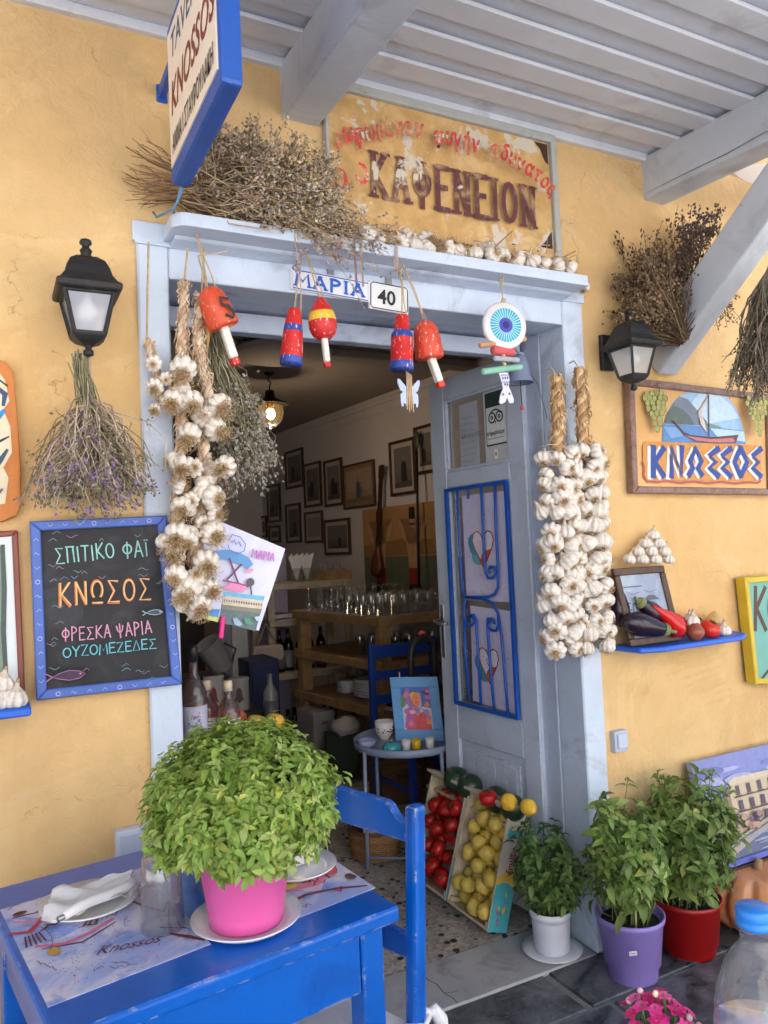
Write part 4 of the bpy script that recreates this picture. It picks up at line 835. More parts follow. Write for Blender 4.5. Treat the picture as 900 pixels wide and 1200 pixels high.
# iron grille
mb = MB(); d0 = .012
def gt(pts, r=.0075): mb.tube([dl(a, b, d0) for a, b in pts], r, 7)
for a, b, c, d in ((.104, .118, .738, 1.652), (.495, .509, .738, 1.652), (.118, .495, .738, .752), (.118, .495, 1.638, 1.652)): dbox(mb, a, b, c, d, .004, .018)
def spiral(c0, c1, r0, a0, a1, n=22, k=.8): return [(c0 + r0 * (1 - k * i / n) * math.cos(R(a0 + (a1 - a0) * i / n)), c1 + r0 * (1 - k * i / n) * math.sin(R(a0 + (a1 - a0) * i / n))) for i in range(n + 1)]
def gx(*pts):
    out = []
    for x, yv in pts:
        k = (yv - 345) / 690; xl, xr = 85 + 30 * k, 265 + 35 * k; out.append((.505 - .40 * (x - xl) / (xr - xl), 1.652 - .907 * (yv - 345) / 685))
    return out
gt(gx((122, 352), (128, 500), (136, 650), (143, 692)), .006); gt(gx((155, 350), (156, 386)), .005); gt(gx((195, 350), (200, 480), (205, 585), (207, 610), (214, 630), (228, 630), (237, 615), (233, 600), (222, 597), (216, 606), (221, 616)), .006)
gt(gx((233, 350), (237, 480), (243, 600), (243, 655), (234, 678), (214, 688), (180, 690), (150, 692)), .006)
gt(gx((150, 692), (143, 715), (142, 745), (150, 775), (165, 780), (174, 768), (170, 752), (160, 750), (157, 760)), .006); gt(gx((160, 748), (172, 745), (180, 762), (186, 880), (194, 1018)), .006)
gt(gx((150, 692), (200, 694), (228, 706), (243, 735), (246, 765), (238, 786), (224, 786), (215, 772), (220, 756), (232, 757), (233, 768)), .006); gt(gx((226, 752), (214, 752), (213, 775), (222, 900), (233, 1028)), .006)
gt(gx((244, 740), (253, 800), (264, 930), (272, 1034)), .006); gt(gx((142, 745), (146, 860), (158, 1010)), .006)
part(mb, 'iron_grille', 'iron_blue', dr)
# papers on the door: each is taped on and a thing of its own
def dart(d): return Art(dl(0, 0, d), -LD, (0, 0, 1)) if np.dot(np.cross(-LD, (0, 0, 1)), LN) > 0 else Art(dl(0, 0, d), LD, (0, 0, 1))
SG = -1.0 if np.dot(np.cross(-LD, (0, 0, 1)), LN) > 0 else 1.0
def sheet(name, label, cat, s0, s1, z0, z1, d, col, mat='paper', group=None, tilt=0):
    t = thing(name, label, cat, dl((s0 + s1) / 2, z0, d), group); mb = MB()
    c = [(s0, z0), (s1, z0 + tilt), (s1 - tilt, z1 + tilt), (s0 - tilt, z1)]
    p = [dl(a, b, d) for a, b in c] + [dl(a, b, d - .0012) for a, b in c]
    mb.add(p, [(0, 1, 2, 3), (7, 6, 5, 4), (0, 4, 5, 1), (1, 5, 6, 2), (2, 6, 7, 3), (3, 7, 4, 0)], col)
    part(mb, 'sheet', 'plain', t); return t
def heart(a, c, z, s, lean=0):
    pts = [(0, -1), (-.25, -.62), (-.62, -.1), (-.78, .3), (-.66, .62), (-.4, .72), (-.14, .58), (0, .3), (.14, .58), (.4, .72), (.66, .62), (.78, .3), (.62, -.1), (.25, -.62)]
    P = [(SG * c + (x + lean * y) * s, z + y * s) for x, y in pts]
    [a.oval(SG * c - .035 + rnd.uniform(-.03, .02), z - .01 + rnd.uniform(-.04, .03), s * rnd.uniform(.3, .6), s * rnd.uniform(.3, .5), rnd.choice([S(86, 160, 178), S(104, 172, 186), S(72, 146, 170)]), 14) for _ in range(7)]
    a.poly(P, S(226, 216, 226)); a.poly([P[0], P[13], P[12], (SG * c + .1 * s, z - .2 * s), (SG * c - .1 * s, z - .35 * s), P[1]], S(206, 96, 70))
    a.stroke(P + [P[0]], .006, S(178, 66, 52)); a.stroke([P[7], P[8], P[9], P[10], P[11], P[12], P[13], P[0]], .003, S(60, 40, 44))
for k, (s0, s1, z0, z1, label) in enumerate(((.135, .425, 1.18, 1.615, 'pale lilac poster with a red heart on turquoise, upper one behind the door grille'), (.14, .415, .75, 1.145, 'pale lilac poster with a split heart, lower one behind the door grille'))):
    t = sheet('heart_poster', label, 'poster', s0, s1, z0, z1, -.012, S(206, 200, 226), group='posters on the door', tilt=.012 if k else 0); a = dart(-.0115)
    heart(a, .295, 1.40 if k == 0 else .93, .088 if k == 0 else .082)
    for _ in range(26): x, z = rnd.uniform(s0 + .02, s1 - .02), rnd.uniform(z0 + .02, z1 - .02); a.stroke([(SG * x, z), (SG * x + rnd.uniform(-.006, .006), z + rnd.uniform(-.008, .008))], .0025, rnd.choice([S(170, 90, 110), S(120, 110, 130), S(90, 90, 110)]))
    if k: a.stroke([(SG * .295, .985), (SG * .27, .965), (SG * .30, .94), (SG * .275, .915)], .003, S(50, 44, 50))
    a.put('artwork', t)
t = sheet('handwritten_notice', 'grey sheet of handwriting in the upper door pane', 'notice', .30, .425, 1.735, 2.0, -.0185, S(176, 182, 194)); a = dart(-.0182)
for k in range(9):
    z = 1.965 - k * .026; x = .415; pts = []
    while x > .312 + rnd.random() * .02: pts.append((SG * x, z + rnd.uniform(-.004, .005))); x -= .0045
    if k not in (0, 4): a.stroke(pts, .0012, S(92, 96, 108))
a.typed('ΚΑΤΑΛΟΓΟΣ', SG * .412, 1.855, .016, S(84, 88, 100), 0); a.put('lettering', t)
t = sheet('review_sticker', 'white and dark green review sticker with an owl face in the upper door pane', 'sticker', .112, .262, 1.73, 2.03, -.0195, S(196, 200, 204)); a = dart(-.0187)
a.rect(SG * .250, 1.80, SG * .122, 2.015, S(48, 66, 58)); a.rect(SG * .246, 1.807, SG * .126, 1.955, S(222, 226, 228))
for s_ in (-1, 1):
    cx = SG * .186 + s_ * .0235; a.oval(cx, 1.912, .023, .023, S(30, 34, 34)); a.oval(cx, 1.912, .0165, .0165, S(222, 226, 228)); a.oval(cx, 1.912, .0085, .0085, S(30, 34, 34)); a.oval(cx, 1.912, .003, .003, S(222, 226, 228))
a.stroke(arc(SG * .186, 1.90, .04, .042, 35, 145, 8), .006, S(30, 34, 34)); a.poly([(SG * .186 - .006, 1.896), (SG * .186 + .006, 1.896), (SG * .186, 1.885)], S(30, 34, 34))
a.typed('tripadvisor', SG * .186 - .054, 1.842, .021, S(36, 40, 40), .01, .108 / max(1e-3, type_geo('tripadvisor', .01)[2] * .021)); a.stroke([(SG * .186 - .05, 1.828), (SG * .186 + .05, 1.828)], .003, S(140, 146, 146))
a.rect(SG * .2, 1.745, SG * .18, 1.785, S(236, 236, 236)); a.oval(SG * .19, 1.765, .005, .007, S(190, 60, 50)); a.put('artwork', t)
t = sheet('price_strip', 'narrow white strip with black marks at the left of the door grille', 'paper strip', .455, .480, 1.36, 1.625, -.0185, S(214, 214, 220)); a = dart(-.018)
for k in range(9): a.rect(SG * .473, 1.38 + k * .026, SG * .462, 1.39 + k * .026 + rnd.random() * .008, S(70, 70, 80))
a.put('marks', t)
# ------------------------------------------------------------------ things hung from the door head
def string_to(mb, a, b, sag=.0, r=.0022): mb.tube(curl(a, b, sag, .015, 4), r, 4)
def buoy(label, px_top, px_bot, prof, y, hook, cols, stick=None, stripes=()):
    """painted wooden float along the photo axis px_top -> px_bot; prof: (t, radius) fractions"""
    A_ = W(*px_top, y); B_ = W(*px_bot, y + .0); ax = B_ - A_; L = np.linalg.norm(ax); axd = unit(ax)
    t = thing('fishing_float', label, 'fishing float', A_, 'painted fishing floats hung from the door head')
    mb = MB(); P = []
    for tt, r in prof:
        c = cols
        for s0, s1, sc_ in stripes:
            if s0 <= tt < s1: c = sc_
        P.append((r, tt * L, c))
    mb.lathe(P, 26, A_, axd); part(mb, 'float_body', 'buoy', t)
    mb = MB(); hk = V(*hook)
    string_to(mb, A_ + axd * .006, hk, 0, .0024); string_to(mb, A_ + axd * .02 + V(.02, 0, 0), hk + V(.002, 0, .0), 0, .002); mb.tube([hk, hk + V(0, .004, .015)], .004, 6); part(mb, 'string', 'rope', t)
    if stick:
        pe, wd, tipc = stick; E_ = W(*pe, y - .004); S0 = B_ - axd * .02; d = unit(E_ - S0); T = np.linalg.norm(E_ - S0)
        mb = MB(); mb.bar(S0, S0 + d * T * .84, wd, wd, (0, 1, 0), S(226, 222, 214)); st = part(mb, 'stick', 'buoy', t, bevel=.003)
        mb = MB(); mb.bar(S0 + d * T * .8405, S0 + d * T, wd + .0006, wd + .0006, (0, 1, 0), tipc); part(mb, 'stick_tip', 'buoy', st, bevel=.003)
    return t, A_, axd, L
ORG, RED, BLU = S(214, 78, 44), S(200, 34, 34), S(46, 72, 158)
bell_ = [(0, .001), (.01, .016), (.06, .030), (.16, .042), (.32, .049), (.55, .053), (.8, .055), (.93, .055), (.97, .053), (1, .047), (1.0, .001)]
def scl(p, k): return [(a, max(.001, b * k)) for a, b in p]
hk1 = V(.505, -.10, 2.262)
b5, A_, ax, L = buoy('orange float with a black 5 and a white stick, leftmost of the five hanging floats', (243, 337), (263, 384), scl(bell_, .78), -.105, hk1, ORG, ((277, 428), .022, RED))
a = Art(A_ + ax * L * .80 + V(-.012, -.0445, 0), V(.046, -.004, -.012), -ax * .060); a.stroke([(.85, .95), (.4, .9), (.36, .55), (.7, .6), (.9, .32), (.7, .04), (.35, .08)], .009, S(30, 28, 30)); a.put('number', b5)
hk2 = V(.800, -.10, 2.262)
tap2 = [(0, .001), (.0, .016), (.03, .019), (.12, .023), (.3, .029), (.36, .0305), (.42, .0315), (.7, .0345), (.84, .0355), (.86, .0358), (.96, .036), (1, .035), (1, .001)]
tap = [(0, .001), (.0, .016), (.03, .019), (.12, .023), (.4, .032), (.47, .033), (.7, .0345), (.96, .036), (1, .035), (1, .001)]
buoy('slim red float with two blue bands, second of the hanging floats', (345, 362), (341, 428), scl(tap2, .88), -.10, hk2, RED, None, ((.29, .41, BLU), (.85, 1.1, BLU)))
onion = [(0, .001), (.01, .010), (.1, .018), (.25, .031), (.36, .038), (.40, .0395), (.55, .0435), (.58, .044), (.75, .043), (.9, .036), (.97, .027), (1, .022), (1, .001)]
buoy('round red float with a yellow band and a white stick, third of the hanging floats', (375, 349), (380, 397), scl(onion, .92), -.11, hk2 + V(.012, 0, 0), RED, ((384, 431), .017, RED), ((.36, .57, S(226, 190, 52)),))
hk3 = V(1.118, -.10, 2.262)
buoy('red bottle shaped float with a blue neck band, fourth of the hanging floats', (471, 370), (471, 434), [(0, .001), (.0, .019), (.04, .021), (.28, .024), (.34, .032), (.42, .0335), (.85, .0345), (.86, .0355), (.99, .0355), (1, .034), (1, .001)], -.105, hk3, RED, None, ((.28, .38, BLU), (.85, 1.1, BLU)))
buoy('flaking orange float with a white stick, rightmost of the five hanging floats', (497, 376), (504, 421), scl(bell_, .80), -.09, hk3 + V(.012, 0, 0), S(210, 72, 46), ((517, 454), .023, S(206, 56, 36)))
# butterfly
c = W(479, 461, -.10); t = thing('butterfly_ornament', 'small pale blue butterfly hanging on cords below the red bottle float', 'ornament', c)
half = [(.003, .012), (.012, .022), (.03, .042), (.037, .044), (.038, .03), (.03, .008), (.022, .002), (.03, -.006), (.03, -.03), (.027, -.046), (.022, -.046), (.021, -.034), (.014, -.036), (.012, -.045), (.009, -.03), (.003, -.014)]
for s_ in (1, -1):
    mb = MB(); P = [(x * s_, z * .92) for x, z in half]; mb.prism(P if s_ < 0 else P[::-1], c + V(0, 0, 0), (1, 0, .04 * s_), (0, 0, 1), .004 * (1 if s_ < 0 else 1), S(176, 190, 226)); part(mb, 'wing', 'plain', t)
mb = MB()
for k in range(4): mb.tube([c + V(-.006 + .005 * k, -.004, .065 - .003 * k), c + V(-.008 + .005 * k, -.006, .0), c + V(-.010 + .007 * k, -.005, -.05 - .008 * (k % 2))], .0024, 5)
mb.tube([c + V(0, 0, .06), W(475, 434, -.105)], .002, 4); part(mb, 'cords', 'rope', t)
# eye charm with driftwood and fish
y = -.125; c = W(591, 382, y); t = thing('eye_charm', 'round white and turquoise eye charm with driftwood and a fish, hung under the cornice', 'eye charm', c)
nv = unit(V(-.16, -1, 0)); uu = unit(V(1, -.16, 0)); mb = MB(); r_ = .0765
mb.lathe([(.001, -.010), (r_ * .9, -.010), (r_, -.004), (r_, .004), (r_ * .92, .010), (.001, .010)], 36, c, nv, S(224, 222, 226)); dsk = part(mb, 'disc', 'gloss', t)
a = Art(c + nv * .0102, uu, (0, 0, 1)); a.oval(0, 0, .055, .055, S(60, 160, 190), 32)
for k in range(32): th_ = k * 2 * math.pi / 32; a.stroke([(.022 * math.cos(th_), .022 * math.sin(th_)), (.054 * math.cos(th_), .054 * math.sin(th_))], .0026, S(168, 222, 232), own=False)
a.k += 1; a.oval(0, 0, .024, .024, S(70, 70, 180), 24); a.oval(0, 0, .012, .012, S(34, 30, 110), 20); a.put('painted_eye', dsk)
def stick_(p, q, r, col, nm='driftwood'):
    a_, b_ = W(*p, y + .004), W(*q, y + .004); mb = MB(); k = unit(b_ - a_); mb.tube([a_, a_ + k * .002, (a_ + b_) / 2 + V(0, .002, .001), b_ - k * .002, b_], [r * .7, r, r * 1.03, r * .95, r * .6], 10, col); part(mb, nm, 'matte', t)
stick_((562, 405), (616, 397), .009, S(196, 150, 116)); stick_((577, 410), (602, 413), .0145, S(206, 92, 98)); stick_((579, 420), (608, 422), .0085, S(170, 176, 182)); stick_((565, 436), (611, 430), .0105, S(136, 190, 166))
mb = MB(); fp = [(.010, .052), (.014, .03), (.010, .008), (.016, -.006), (.026, -.034), (.023, -.045), (.010, -.046), (.002, -.028), (-.006, -.044), (-.020, -.050), (-.026, -.044), (-.020, -.02), (-.010, .0), (-.014, .022), (-.022, .05)]
cf = W(592, 456, y); mb.prism(fp[::-1] if False else fp[::-1], cf, uu, (0, 0, 1), .006, S(206, 208, 226)); fo = part(mb, 'fish', 'plain', t)
a = Art(cf + nv * .0062, uu, (0, 0, 1)); [a.rect(x_, z_, x_ + .005, z_ + .007, S(60, 60, 100)) for x_, z_ in ((-.012, .03), (-.004, .031), (.004, .032), (-.006, .01), (.002, .01), (-.014, -.022), (.008, -.02))]; a.stroke([(-.017, .042), (.012, .044)], .003, S(120, 110, 180)); a.stroke([(-.012, .02), (.011, .021)], .003, S(120, 110, 180)); a.put('fish_marks', fo)
mb = MB(); tp = c + V(0, 0, r_); mb.tube([cf + V(-.004, .002, .05), c + V(0, .012, 0), tp, V(c[0] - .004, y, 2.255)], .0022, 5); mb.tube([V(c[0] - .004, y, 2.262), V(c[0] - .012, y, 2.25), V(c[0] - .004, y, 2.235), V(c[0] + .004, y, 2.25), V(c[0] + .004, y, 2.268)], .002, 6); mb.ball(tp + V(0, -.004, .004), .009, n=10, m=8); mb.ball(W(590, 417, y), .006, n=8, m=6); mb.ball(W(591, 427, y), .007, n=8, m=6); part(mb, 'string', 'rope', t)
# bell on the jamb
c = W(609, 443, .03); t = thing('hanging_bell', 'small grey blue bell with a bead cord hanging behind the eye charm', 'bell', c)
mb = MB(); mb.lathe([(.001, .085), (.012, .083), (.026, .07), (.033, .04), (.038, .01), (.046, -.012), (.050, -.018), (.044, -.016), (.03, .01), (.001, .06)], 24, c); part(mb, 'bell_cup', pmat('bell_paint', S(118, 130, 158), .5, .1), t)
mb = MB(); mb.tube([c + V(0, 0, .05), c + V(.004, 0, -.10)], .0018, 5); mb.tube([c + V(0, 0, .085), c + V(-.01, .02, .12), V(c[0] - .01, .06, 2.165)], .0018, 5); mb.tube([c + V(.03, 0, .04), c + V(.07, -.01, -.02), W(640, 485, .0), W(641, 491, -.01)], .0012, 4); part(mb, 'cord', 'wire', t)
mb = MB(); mb.ball(c + V(.004, 0, -.105), .008, S(186, 92, 60), 10, 8); part(mb, 'bead', 'plain', t)
# wooden spoon that hangs behind the first float
c = W(243, 405, -.05); mb = MB(); mb.lathe([(.001, -.06), (.004, -.058), (.005, -.02), (.007, 0), (.014, .02), (.018, .045), (.015, .065), (.001, .075)], 12, c, (0.05, 0, 1), S(196, 158, 100), sq=(1, .5)); mb.tube([c + V(.003, 0, .07), V(.53, -.06, 2.255)], .002, 4, S(190, 170, 140)); single(mb, 'wooden_spoon', 'matte', 'little wooden spoon hanging behind the orange float marked 5', 'spoon')
# ------------------------------------------------------------------ chalkboard
y = -.05; t = thing('chalkboard', 'menu chalkboard in a blue painted frame below the left herb bunch', 'chalkboard', W(128, 815, y))
PX = ((35, 611), (195, 604), (213, 802), (43, 821)); IN = ((47, 619), (187, 613), (203, 795), (56, 811))
fo, q, inn = framed(-.018, y, PX, .0235, 'frame', pmat('board_frame', S(76, 104, 180), .55, .1, 8, .1, 40), t)
b, _ = board(-.02, y + .012, PX, 'slate', pmat('slate_black', S(40, 40, 44), .75, .3, 6, stain=S(66, 66, 72), stain_at=.5, stain_scale=7), t, 0)
a = wallart(y + .0118); f = flat(y + .0118, 0, 540, 3.75)
TEAL, YEL, PNK, CYA = S(140, 190, 186), S(226, 184, 130), S(200, 146, 174), S(104, 186, 202)
yy = y + .0118
fit(a, yy, 'ΣΠΙΤΙΚΟ', (66, 661), (134, 653), 18, TEAL, .095, .17, jig=.05); fit(a, yy, 'ΦΑΪ', (145, 654), (174, 651), 18, TEAL, .095, .17, jig=.04)
fit(a, yy, 'ΚΝΩΣΟΣ', (69, 711), (176, 703), 27, S(206, 122, 70), .10, .22, jig=.05); a.k += 1; fit(a, yy, 'ΚΝΩΣΟΣ', (70, 710), (176, 702), 26, YEL, .065, .22, jig=.02)
fit(a, yy, 'ΦΡΕΣΚΑ', (73, 751), (129, 746), 15, PNK, .10, .17, jig=.05); fit(a, yy, 'ΨΑΡΙΑ', (137, 747), (177, 741), 15, PNK, .10, .17, jig=.05)
fit(a, yy, 'ΟΥΖΟΜΕΖΕΔΕΣ', (74, 771), (182, 759), 12, CYA, .115, .17, jig=.06)
def wig(a, x, z, L, h, col, wd, ph=0): a.stroke([(x + L * i / 6, z + h * math.sin(i * 1.05 + ph)) for i in range(7)], wd, col, .4)
Q0 = W(48, 810, yy); Q1 = W(185, 615, yy)
for _ in range(64):
    px = rnd.uniform(54, 194); py = rnd.uniform(622, 798)
    if any(abs(py - m_) < 13 for m_ in (652, 745, 764)) and 62 < px < 182: continue
    if 680 < py < 718 and 62 < px < 178: continue
    w_ = W(px, py, yy); wig(a, w_[0], w_[2], rnd.uniform(.012, .026), .003, rnd.choice([S(120, 130, 150), S(130, 140, 150), S(150, 120, 150), S(110, 150, 160)]), .0016, rnd.uniform(0, 6))
def fish(px, py, L, cb, ce):
    w_ = W(px, py, yy); P = [(-.5, 0), (-.3, .1), (0, .17), (.3, .12), (.5, 0), (.3, -.12), (0, -.15), (-.3, -.08)]
    a.poly([(w_[0] + x * L, w_[2] + z * L) for x, z in P], cb); a.stroke([(w_[0] + x * L, w_[2] + z * L) for x, z in P + [P[0]]], .0018, ce); a.stroke([(w_[0] - .5 * L, w_[2]), (w_[0] - .72 * L, w_[2] + .14 * L)], .0025, ce); a.stroke([(w_[0] - .5 * L, w_[2]), (w_[0] - .7 * L, w_[2] - .12 * L)], .0025, ce); a.oval(w_[0] + .34 * L, w_[2] + .03 * L, .003, .003, ce)
fish(179, 717, .042, S(70, 84, 100), S(150, 176, 196)); fish(80, 790, .075, S(76, 54, 76), S(150, 110, 150))
a.put('chalk_writing', t, 'chalk')
a = wallart(y - .0005)
for i in range(4):
    p0, p1 = (q[i] + inn[i]) / 2, (q[(i + 1) % 4] + inn[(i + 1) % 4]) / 2; n_ = 9 if i % 2 == 0 else 12
    for k in range(1, n_): c_ = p0 + (p1 - p0) * k / n_; wig(a, c_[0] - .006, c_[1], .012, .003, S(150, 170, 226), .0018, rnd.uniform(0, 6)) if k % 4 else a.stroke(arc(c_[0], c_[1], .005, .005, 0, 330, 8), .0016, S(190, 190, 226))
a.put('chalk_marks', fo, 'chalk')
# ------------------------------------------------------------------ left edge: driftwood board, framed picture, little shelf
y = -.04; t = thing('painted_driftwood', 'thick orange brown board with blue and cream painting at the left edge of the wall', 'painted board', W(5, 610, y))
pts = [W(-60, 426, y), W(-8, 419, y), W(8, 424, y), W(16, 436, y), W(20, 480, y), W(24, 540, y), W(25, 590, y), W(20, 604, y), W(4, 611, y), W(-60, 618, y)]
mb = MB(); mb.prism([(p[0], p[2]) for p in pts[::-1]], (0, y, 0), (1, 0, 0), (0, 0, 1), -.03 * -1 * -1); part(mb, 'board', pmat('terracotta', S(196, 122, 62), .7, .2, 10, .7, 22, stain=S(150, 92, 48), stain_at=.58, stain_scale=9), t, bevel=.006, seg=2)
a = wallart(y - .0005); f = flat(y)
a.poly(f((-50, 440), (-4, 432), (6, 446), (11, 470), (4, 480), (12, 500), (14, 530), (4, 548), (10, 560), (6, 590), (-50, 600)), S(222, 208, 182))
for pp_, c_, w_ in (([(-6, 452), (6, 462), (4, 474)], S(70, 84, 120), .014), ([(-14, 500), (-4, 490), (4, 482)], S(60, 140, 200), .016), ([(-10, 556), (0, 540), (8, 528)], S(70, 90, 110), .012), ([(-8, 522), (2, 516), (10, 512)], S(50, 60, 80), .006), ([(-10, 590), (2, 574)], S(90, 100, 120), .010), ([(0, 446), (8, 452)], S(60, 60, 70), .008)): a.stroke(f(*pp_), w_, c_, .5)
a.put('painting', t, 'matte')
y = -.03; t = thing('framed_picture', 'white mounted picture in a thin red brown frame below the driftwood board', 'picture', W(0, 820, y))
PX = ((-90, 630), (21, 621), (30, 818), (-85, 834)); framed(-.006, y, PX, .014, 'frame', pmat('red_frame', S(126, 66, 52), .5, .1), t)
board(-.006, y + .006, ((-88, 632), (20, 623), (28, 816), (-82, 832)), 'mount', pmat('mount', S(206, 214, 218), .6, .03), t, 0); a = wallart(y + .0055); f = flat(y + .0055)
a.poly(f((-80, 656), (2, 640), (6, 790), (-76, 810)), S(120, 140, 128)); a.poly(f((-80, 680), (-2, 660), (0, 780), (-76, 800)), S(150, 120, 104)); a.stroke(f((3, 640), (5, 690), (4, 740), (7, 792)), .012, S(70, 84, 80), .2); a.put('picture', t)
t = thing('wall_shelf', 'little blue shelf at the left edge below the chalkboard frame', 'shelf', W(0, 842, -.06), 'blue wall shelves')
q1 = W(37, 838, -.14); mb = MB(); mb.box((q1[0] - .20, -.07, q1[2] + .008), (.4, .14, .02)); part(mb, 'shelf_board', 'shelf_blue', t, bevel=.004)
mb = MB(); mb.box((q1[0] - .2, -.018, q1[2] - .03), (.02, .03, .05)); part(mb, 'shelf_support', 'shelf_blue', t, bevel=.003)
def loose_garlic(loc, r, top, label, group):
    o = place('garlic_bulb', rnd.choice(GM), loc, top, r); tag(o, label, 'garlic', group); return o
for k, (px, py, r) in enumerate(((16, 824, .033), (-4, 826, .036), (2, 802, .028))):
    p = W(px, py, -.10); p[2] = q1[2] + .018 + r * .5 + (.042 if k == 2 else 0); loose_garlic(p, r, (rnd.uniform(-.3, .3), rnd.uniform(-.3, .3), 1), ['white garlic bulb at the end of the left blue shelf', 'white garlic bulb at the picture edge on the left shelf', 'small garlic bulb on top of the two left shelf bulbs'][k], 'garlic on the left shelf')
# ------------------------------------------------------------------ boat sign on the right
y = -.045; t = thing('boat_sign', 'brown framed wooden sign with a sailing boat, grapes and blue capitals', 'painted sign', W(820, 580, y))
PX = ((738, 442), (904, 462), (907, 580), (743, 578)); fo, q, inn = framed(-.012, y, PX, .026, 'frame', 'brown_frame', t, .004)
board(-.012, y + .014, PX, 'sign_panel', pmat('sign_ochre', S(214, 166, 106), .6, .1, 7, stain=S(232, 196, 140), stain_at=.55), t, 0)
yy = y + .0138; a = wallart(yy); f = flat(yy, 720, 430, 5.0)
dome = [(278, 440), (285, 350), (300, 290), (330, 225), (375, 175), (430, 145), (500, 131), (560, 131), (620, 150), (670, 185), (715, 245), (740, 310), (755, 370), (766, 452)]
a.poly(f(*dome), S(150, 184, 216)); a.poly(f((500, 150), (600, 150), (690, 230), (730, 300), (560, 330), (420, 250)), S(186, 208, 226))
a.poly(f((286, 332), (300, 285), (340, 215), (380, 172), (430, 190), (490, 260), (540, 320), (548, 345)), S(112, 124, 140)); a.poly(f((288, 332), (305, 270), (345, 225), (400, 250), (440, 290), (470, 340)), S(92, 104, 100)); a.poly(f((520, 345), (560, 332), (620, 350), (640, 372), (520, 366)), S(120, 140, 110))
a.poly(f((283, 335), (420, 340), (560, 352), (758, 375), (766, 452), (278, 440)), S(90, 136, 190)); a.poly(f((560, 360), (757, 378), (764, 440), (600, 410)), S(176, 204, 222)); a.poly(f((282, 350), (360, 356), (420, 400), (330, 420)), S(120, 160, 204))
a.poly(f((548, 168), (490, 250), (484, 280), (500, 330), (540, 400), (528, 330), (505, 275), (530, 215)), S(206, 190, 182)); a.stroke(f((548, 165), (550, 410)), .006, S(84, 70, 66)); a.stroke(f((548, 165), (486, 262), (500, 335), (545, 402)), .003, S(120, 92, 88))
a.poly(f((330, 312), (352, 322), (390, 375), (430, 398), (560, 412), (680, 408), (722, 398), (708, 446), (600, 450), (470, 440), (400, 400), (360, 350)), S(112, 66, 62)); a.poly(f((410, 402), (470, 412), (560, 424), (690, 418), (700, 440), (600, 444), (480, 434)), S(186, 116, 120)); a.stroke(f((335, 315), (370, 350), (400, 385), (440, 404), (560, 416), (720, 402)), .004, S(70, 48, 44))
blk = [(160, 470), (168, 446), (190, 436), (400, 444), (700, 455), (840, 462), (852, 476), (855, 640), (845, 664), (800, 670), (300, 664), (190, 668), (168, 655)]
a.poly(f(*blk), S(200, 140, 68))
a.stroke(f((158, 560), (170, 590), (166, 640), (186, 672), (240, 676), (300, 670), (380, 680), (460, 672), (540, 682), (620, 674), (700, 684), (780, 676), (836, 680), (850, 668)), .009, S(170, 84, 78))
def angular(ch, x, wd, dx, col, up=0):
    # letters built of straight strokes, as on the sign
    z = {'K': [[(0, 0), (0, 1)], [(.85, .95), (.12, .5), (.85, .02)]], 'N': [[(0, 0), (0, 1), (.9, .05), (.9, 1)]], 'W': [[(.0, .06), (.3, .3), (.1, .52), (.5, .96), (.92, .52), (.66, .28), (.95, .06)]], 'E': [[(.72, .95), (.12, .72), (.55, .5), (.12, .3), (.72, .02)]], 'O': [[(.45, .98), (.02, .5), (.45, .02)], [(.47, .04), (.9, .5), (.47, .96)]]}[ch]
    for ln in z: a.stroke(f(*[(x + dx + p * wd, 648 + (x - 195) * .004 - q_ * 172 + up) for p, q_ in ln]), .0245, col, 0)
LT = [('K', 206, 70), ('N', 312, 66), ('W', 412, 80), ('E', 522, 86), ('E', 596, 84), ('O', 676, 84), ('E', 774, 80)]
for ch, x, w_ in LT: angular(ch, x, w_, -4, S(226, 230, 232))
a.k += 1
for ch, x, w_ in LT: angular(ch, x, w_, 13, S(44, 68, 146), -5)
def grapes(cx, cy, k):
    for r_, n_ in ((0, 4), (1, 5), (2, 4), (3, 4), (4, 3), (5, 2), (6, 2), (7, 1)):
        for i in range(n_):
            x = cx + (i - (n_ - 1) / 2) * 29 * k + rnd.uniform(-4, 4); yv = cy + r_ * 30 + rnd.uniform(-4, 4); c_ = f((x, yv))[0]; g = rnd.uniform(.85, 1.15)
            a.oval(c_[0], c_[1], .0132, .0132, sc3(S(112, 112, 60), g), 12); a.oval(c_[0] - .001, c_[1] + .001, .0112, .0112, sc3(S(158, 158, 92), g), 12)
grapes(218, 160, 1); grapes(790, 190, .9); a.stroke(f((206, 160), (206, 135), (190, 122), (165, 130)), .005, S(90, 66, 50)); a.stroke(f((186, 116), (205, 112)), .004, S(90, 66, 50))
a.put('painting', t)
# ------------------------------------------------------------------ food shelf on the right
q0, q1 = W(719, 751, -.01), W(857, 742, -.01); zs = 1.030
t = thing('wall_shelf', 'blue shelf laden with aubergines and tomatoes right of the garlic braids', 'shelf', (2.25, -.08, zs), 'blue wall shelves')
mb = MB(); mb.prism([(1.955, -.005), (2.02, -.165), (2.10, -.185), (2.50, -.125), (2.575, -.005)][::-1], (0, 0, zs - .012), (1, 0, 0), (0, 1, 0), -.0), 
mb = MB(); mb.prism([(1.955, -.006), (1.965, -.14), (2.055, -.17), (2.455, -.16), (2.53, -.12), (2.575, -.006)], (0, 0, zs - .016), (1, 0, 0), (0, 1, 0), .018); part(mb, 'shelf_board', 'shelf_blue', t, bevel=.004)
ZS = zs + .002
t = thing('chalk_frame', 'brown framed sepia picture with food lettering leaning on the blue shelf', 'picture', (2.12, -.06, ZS))
BL, BR_, TR, TL = W(741, 745, -.075), W(814, 716, -.075), W(797, 660, -.045), W(729, 663, -.045)
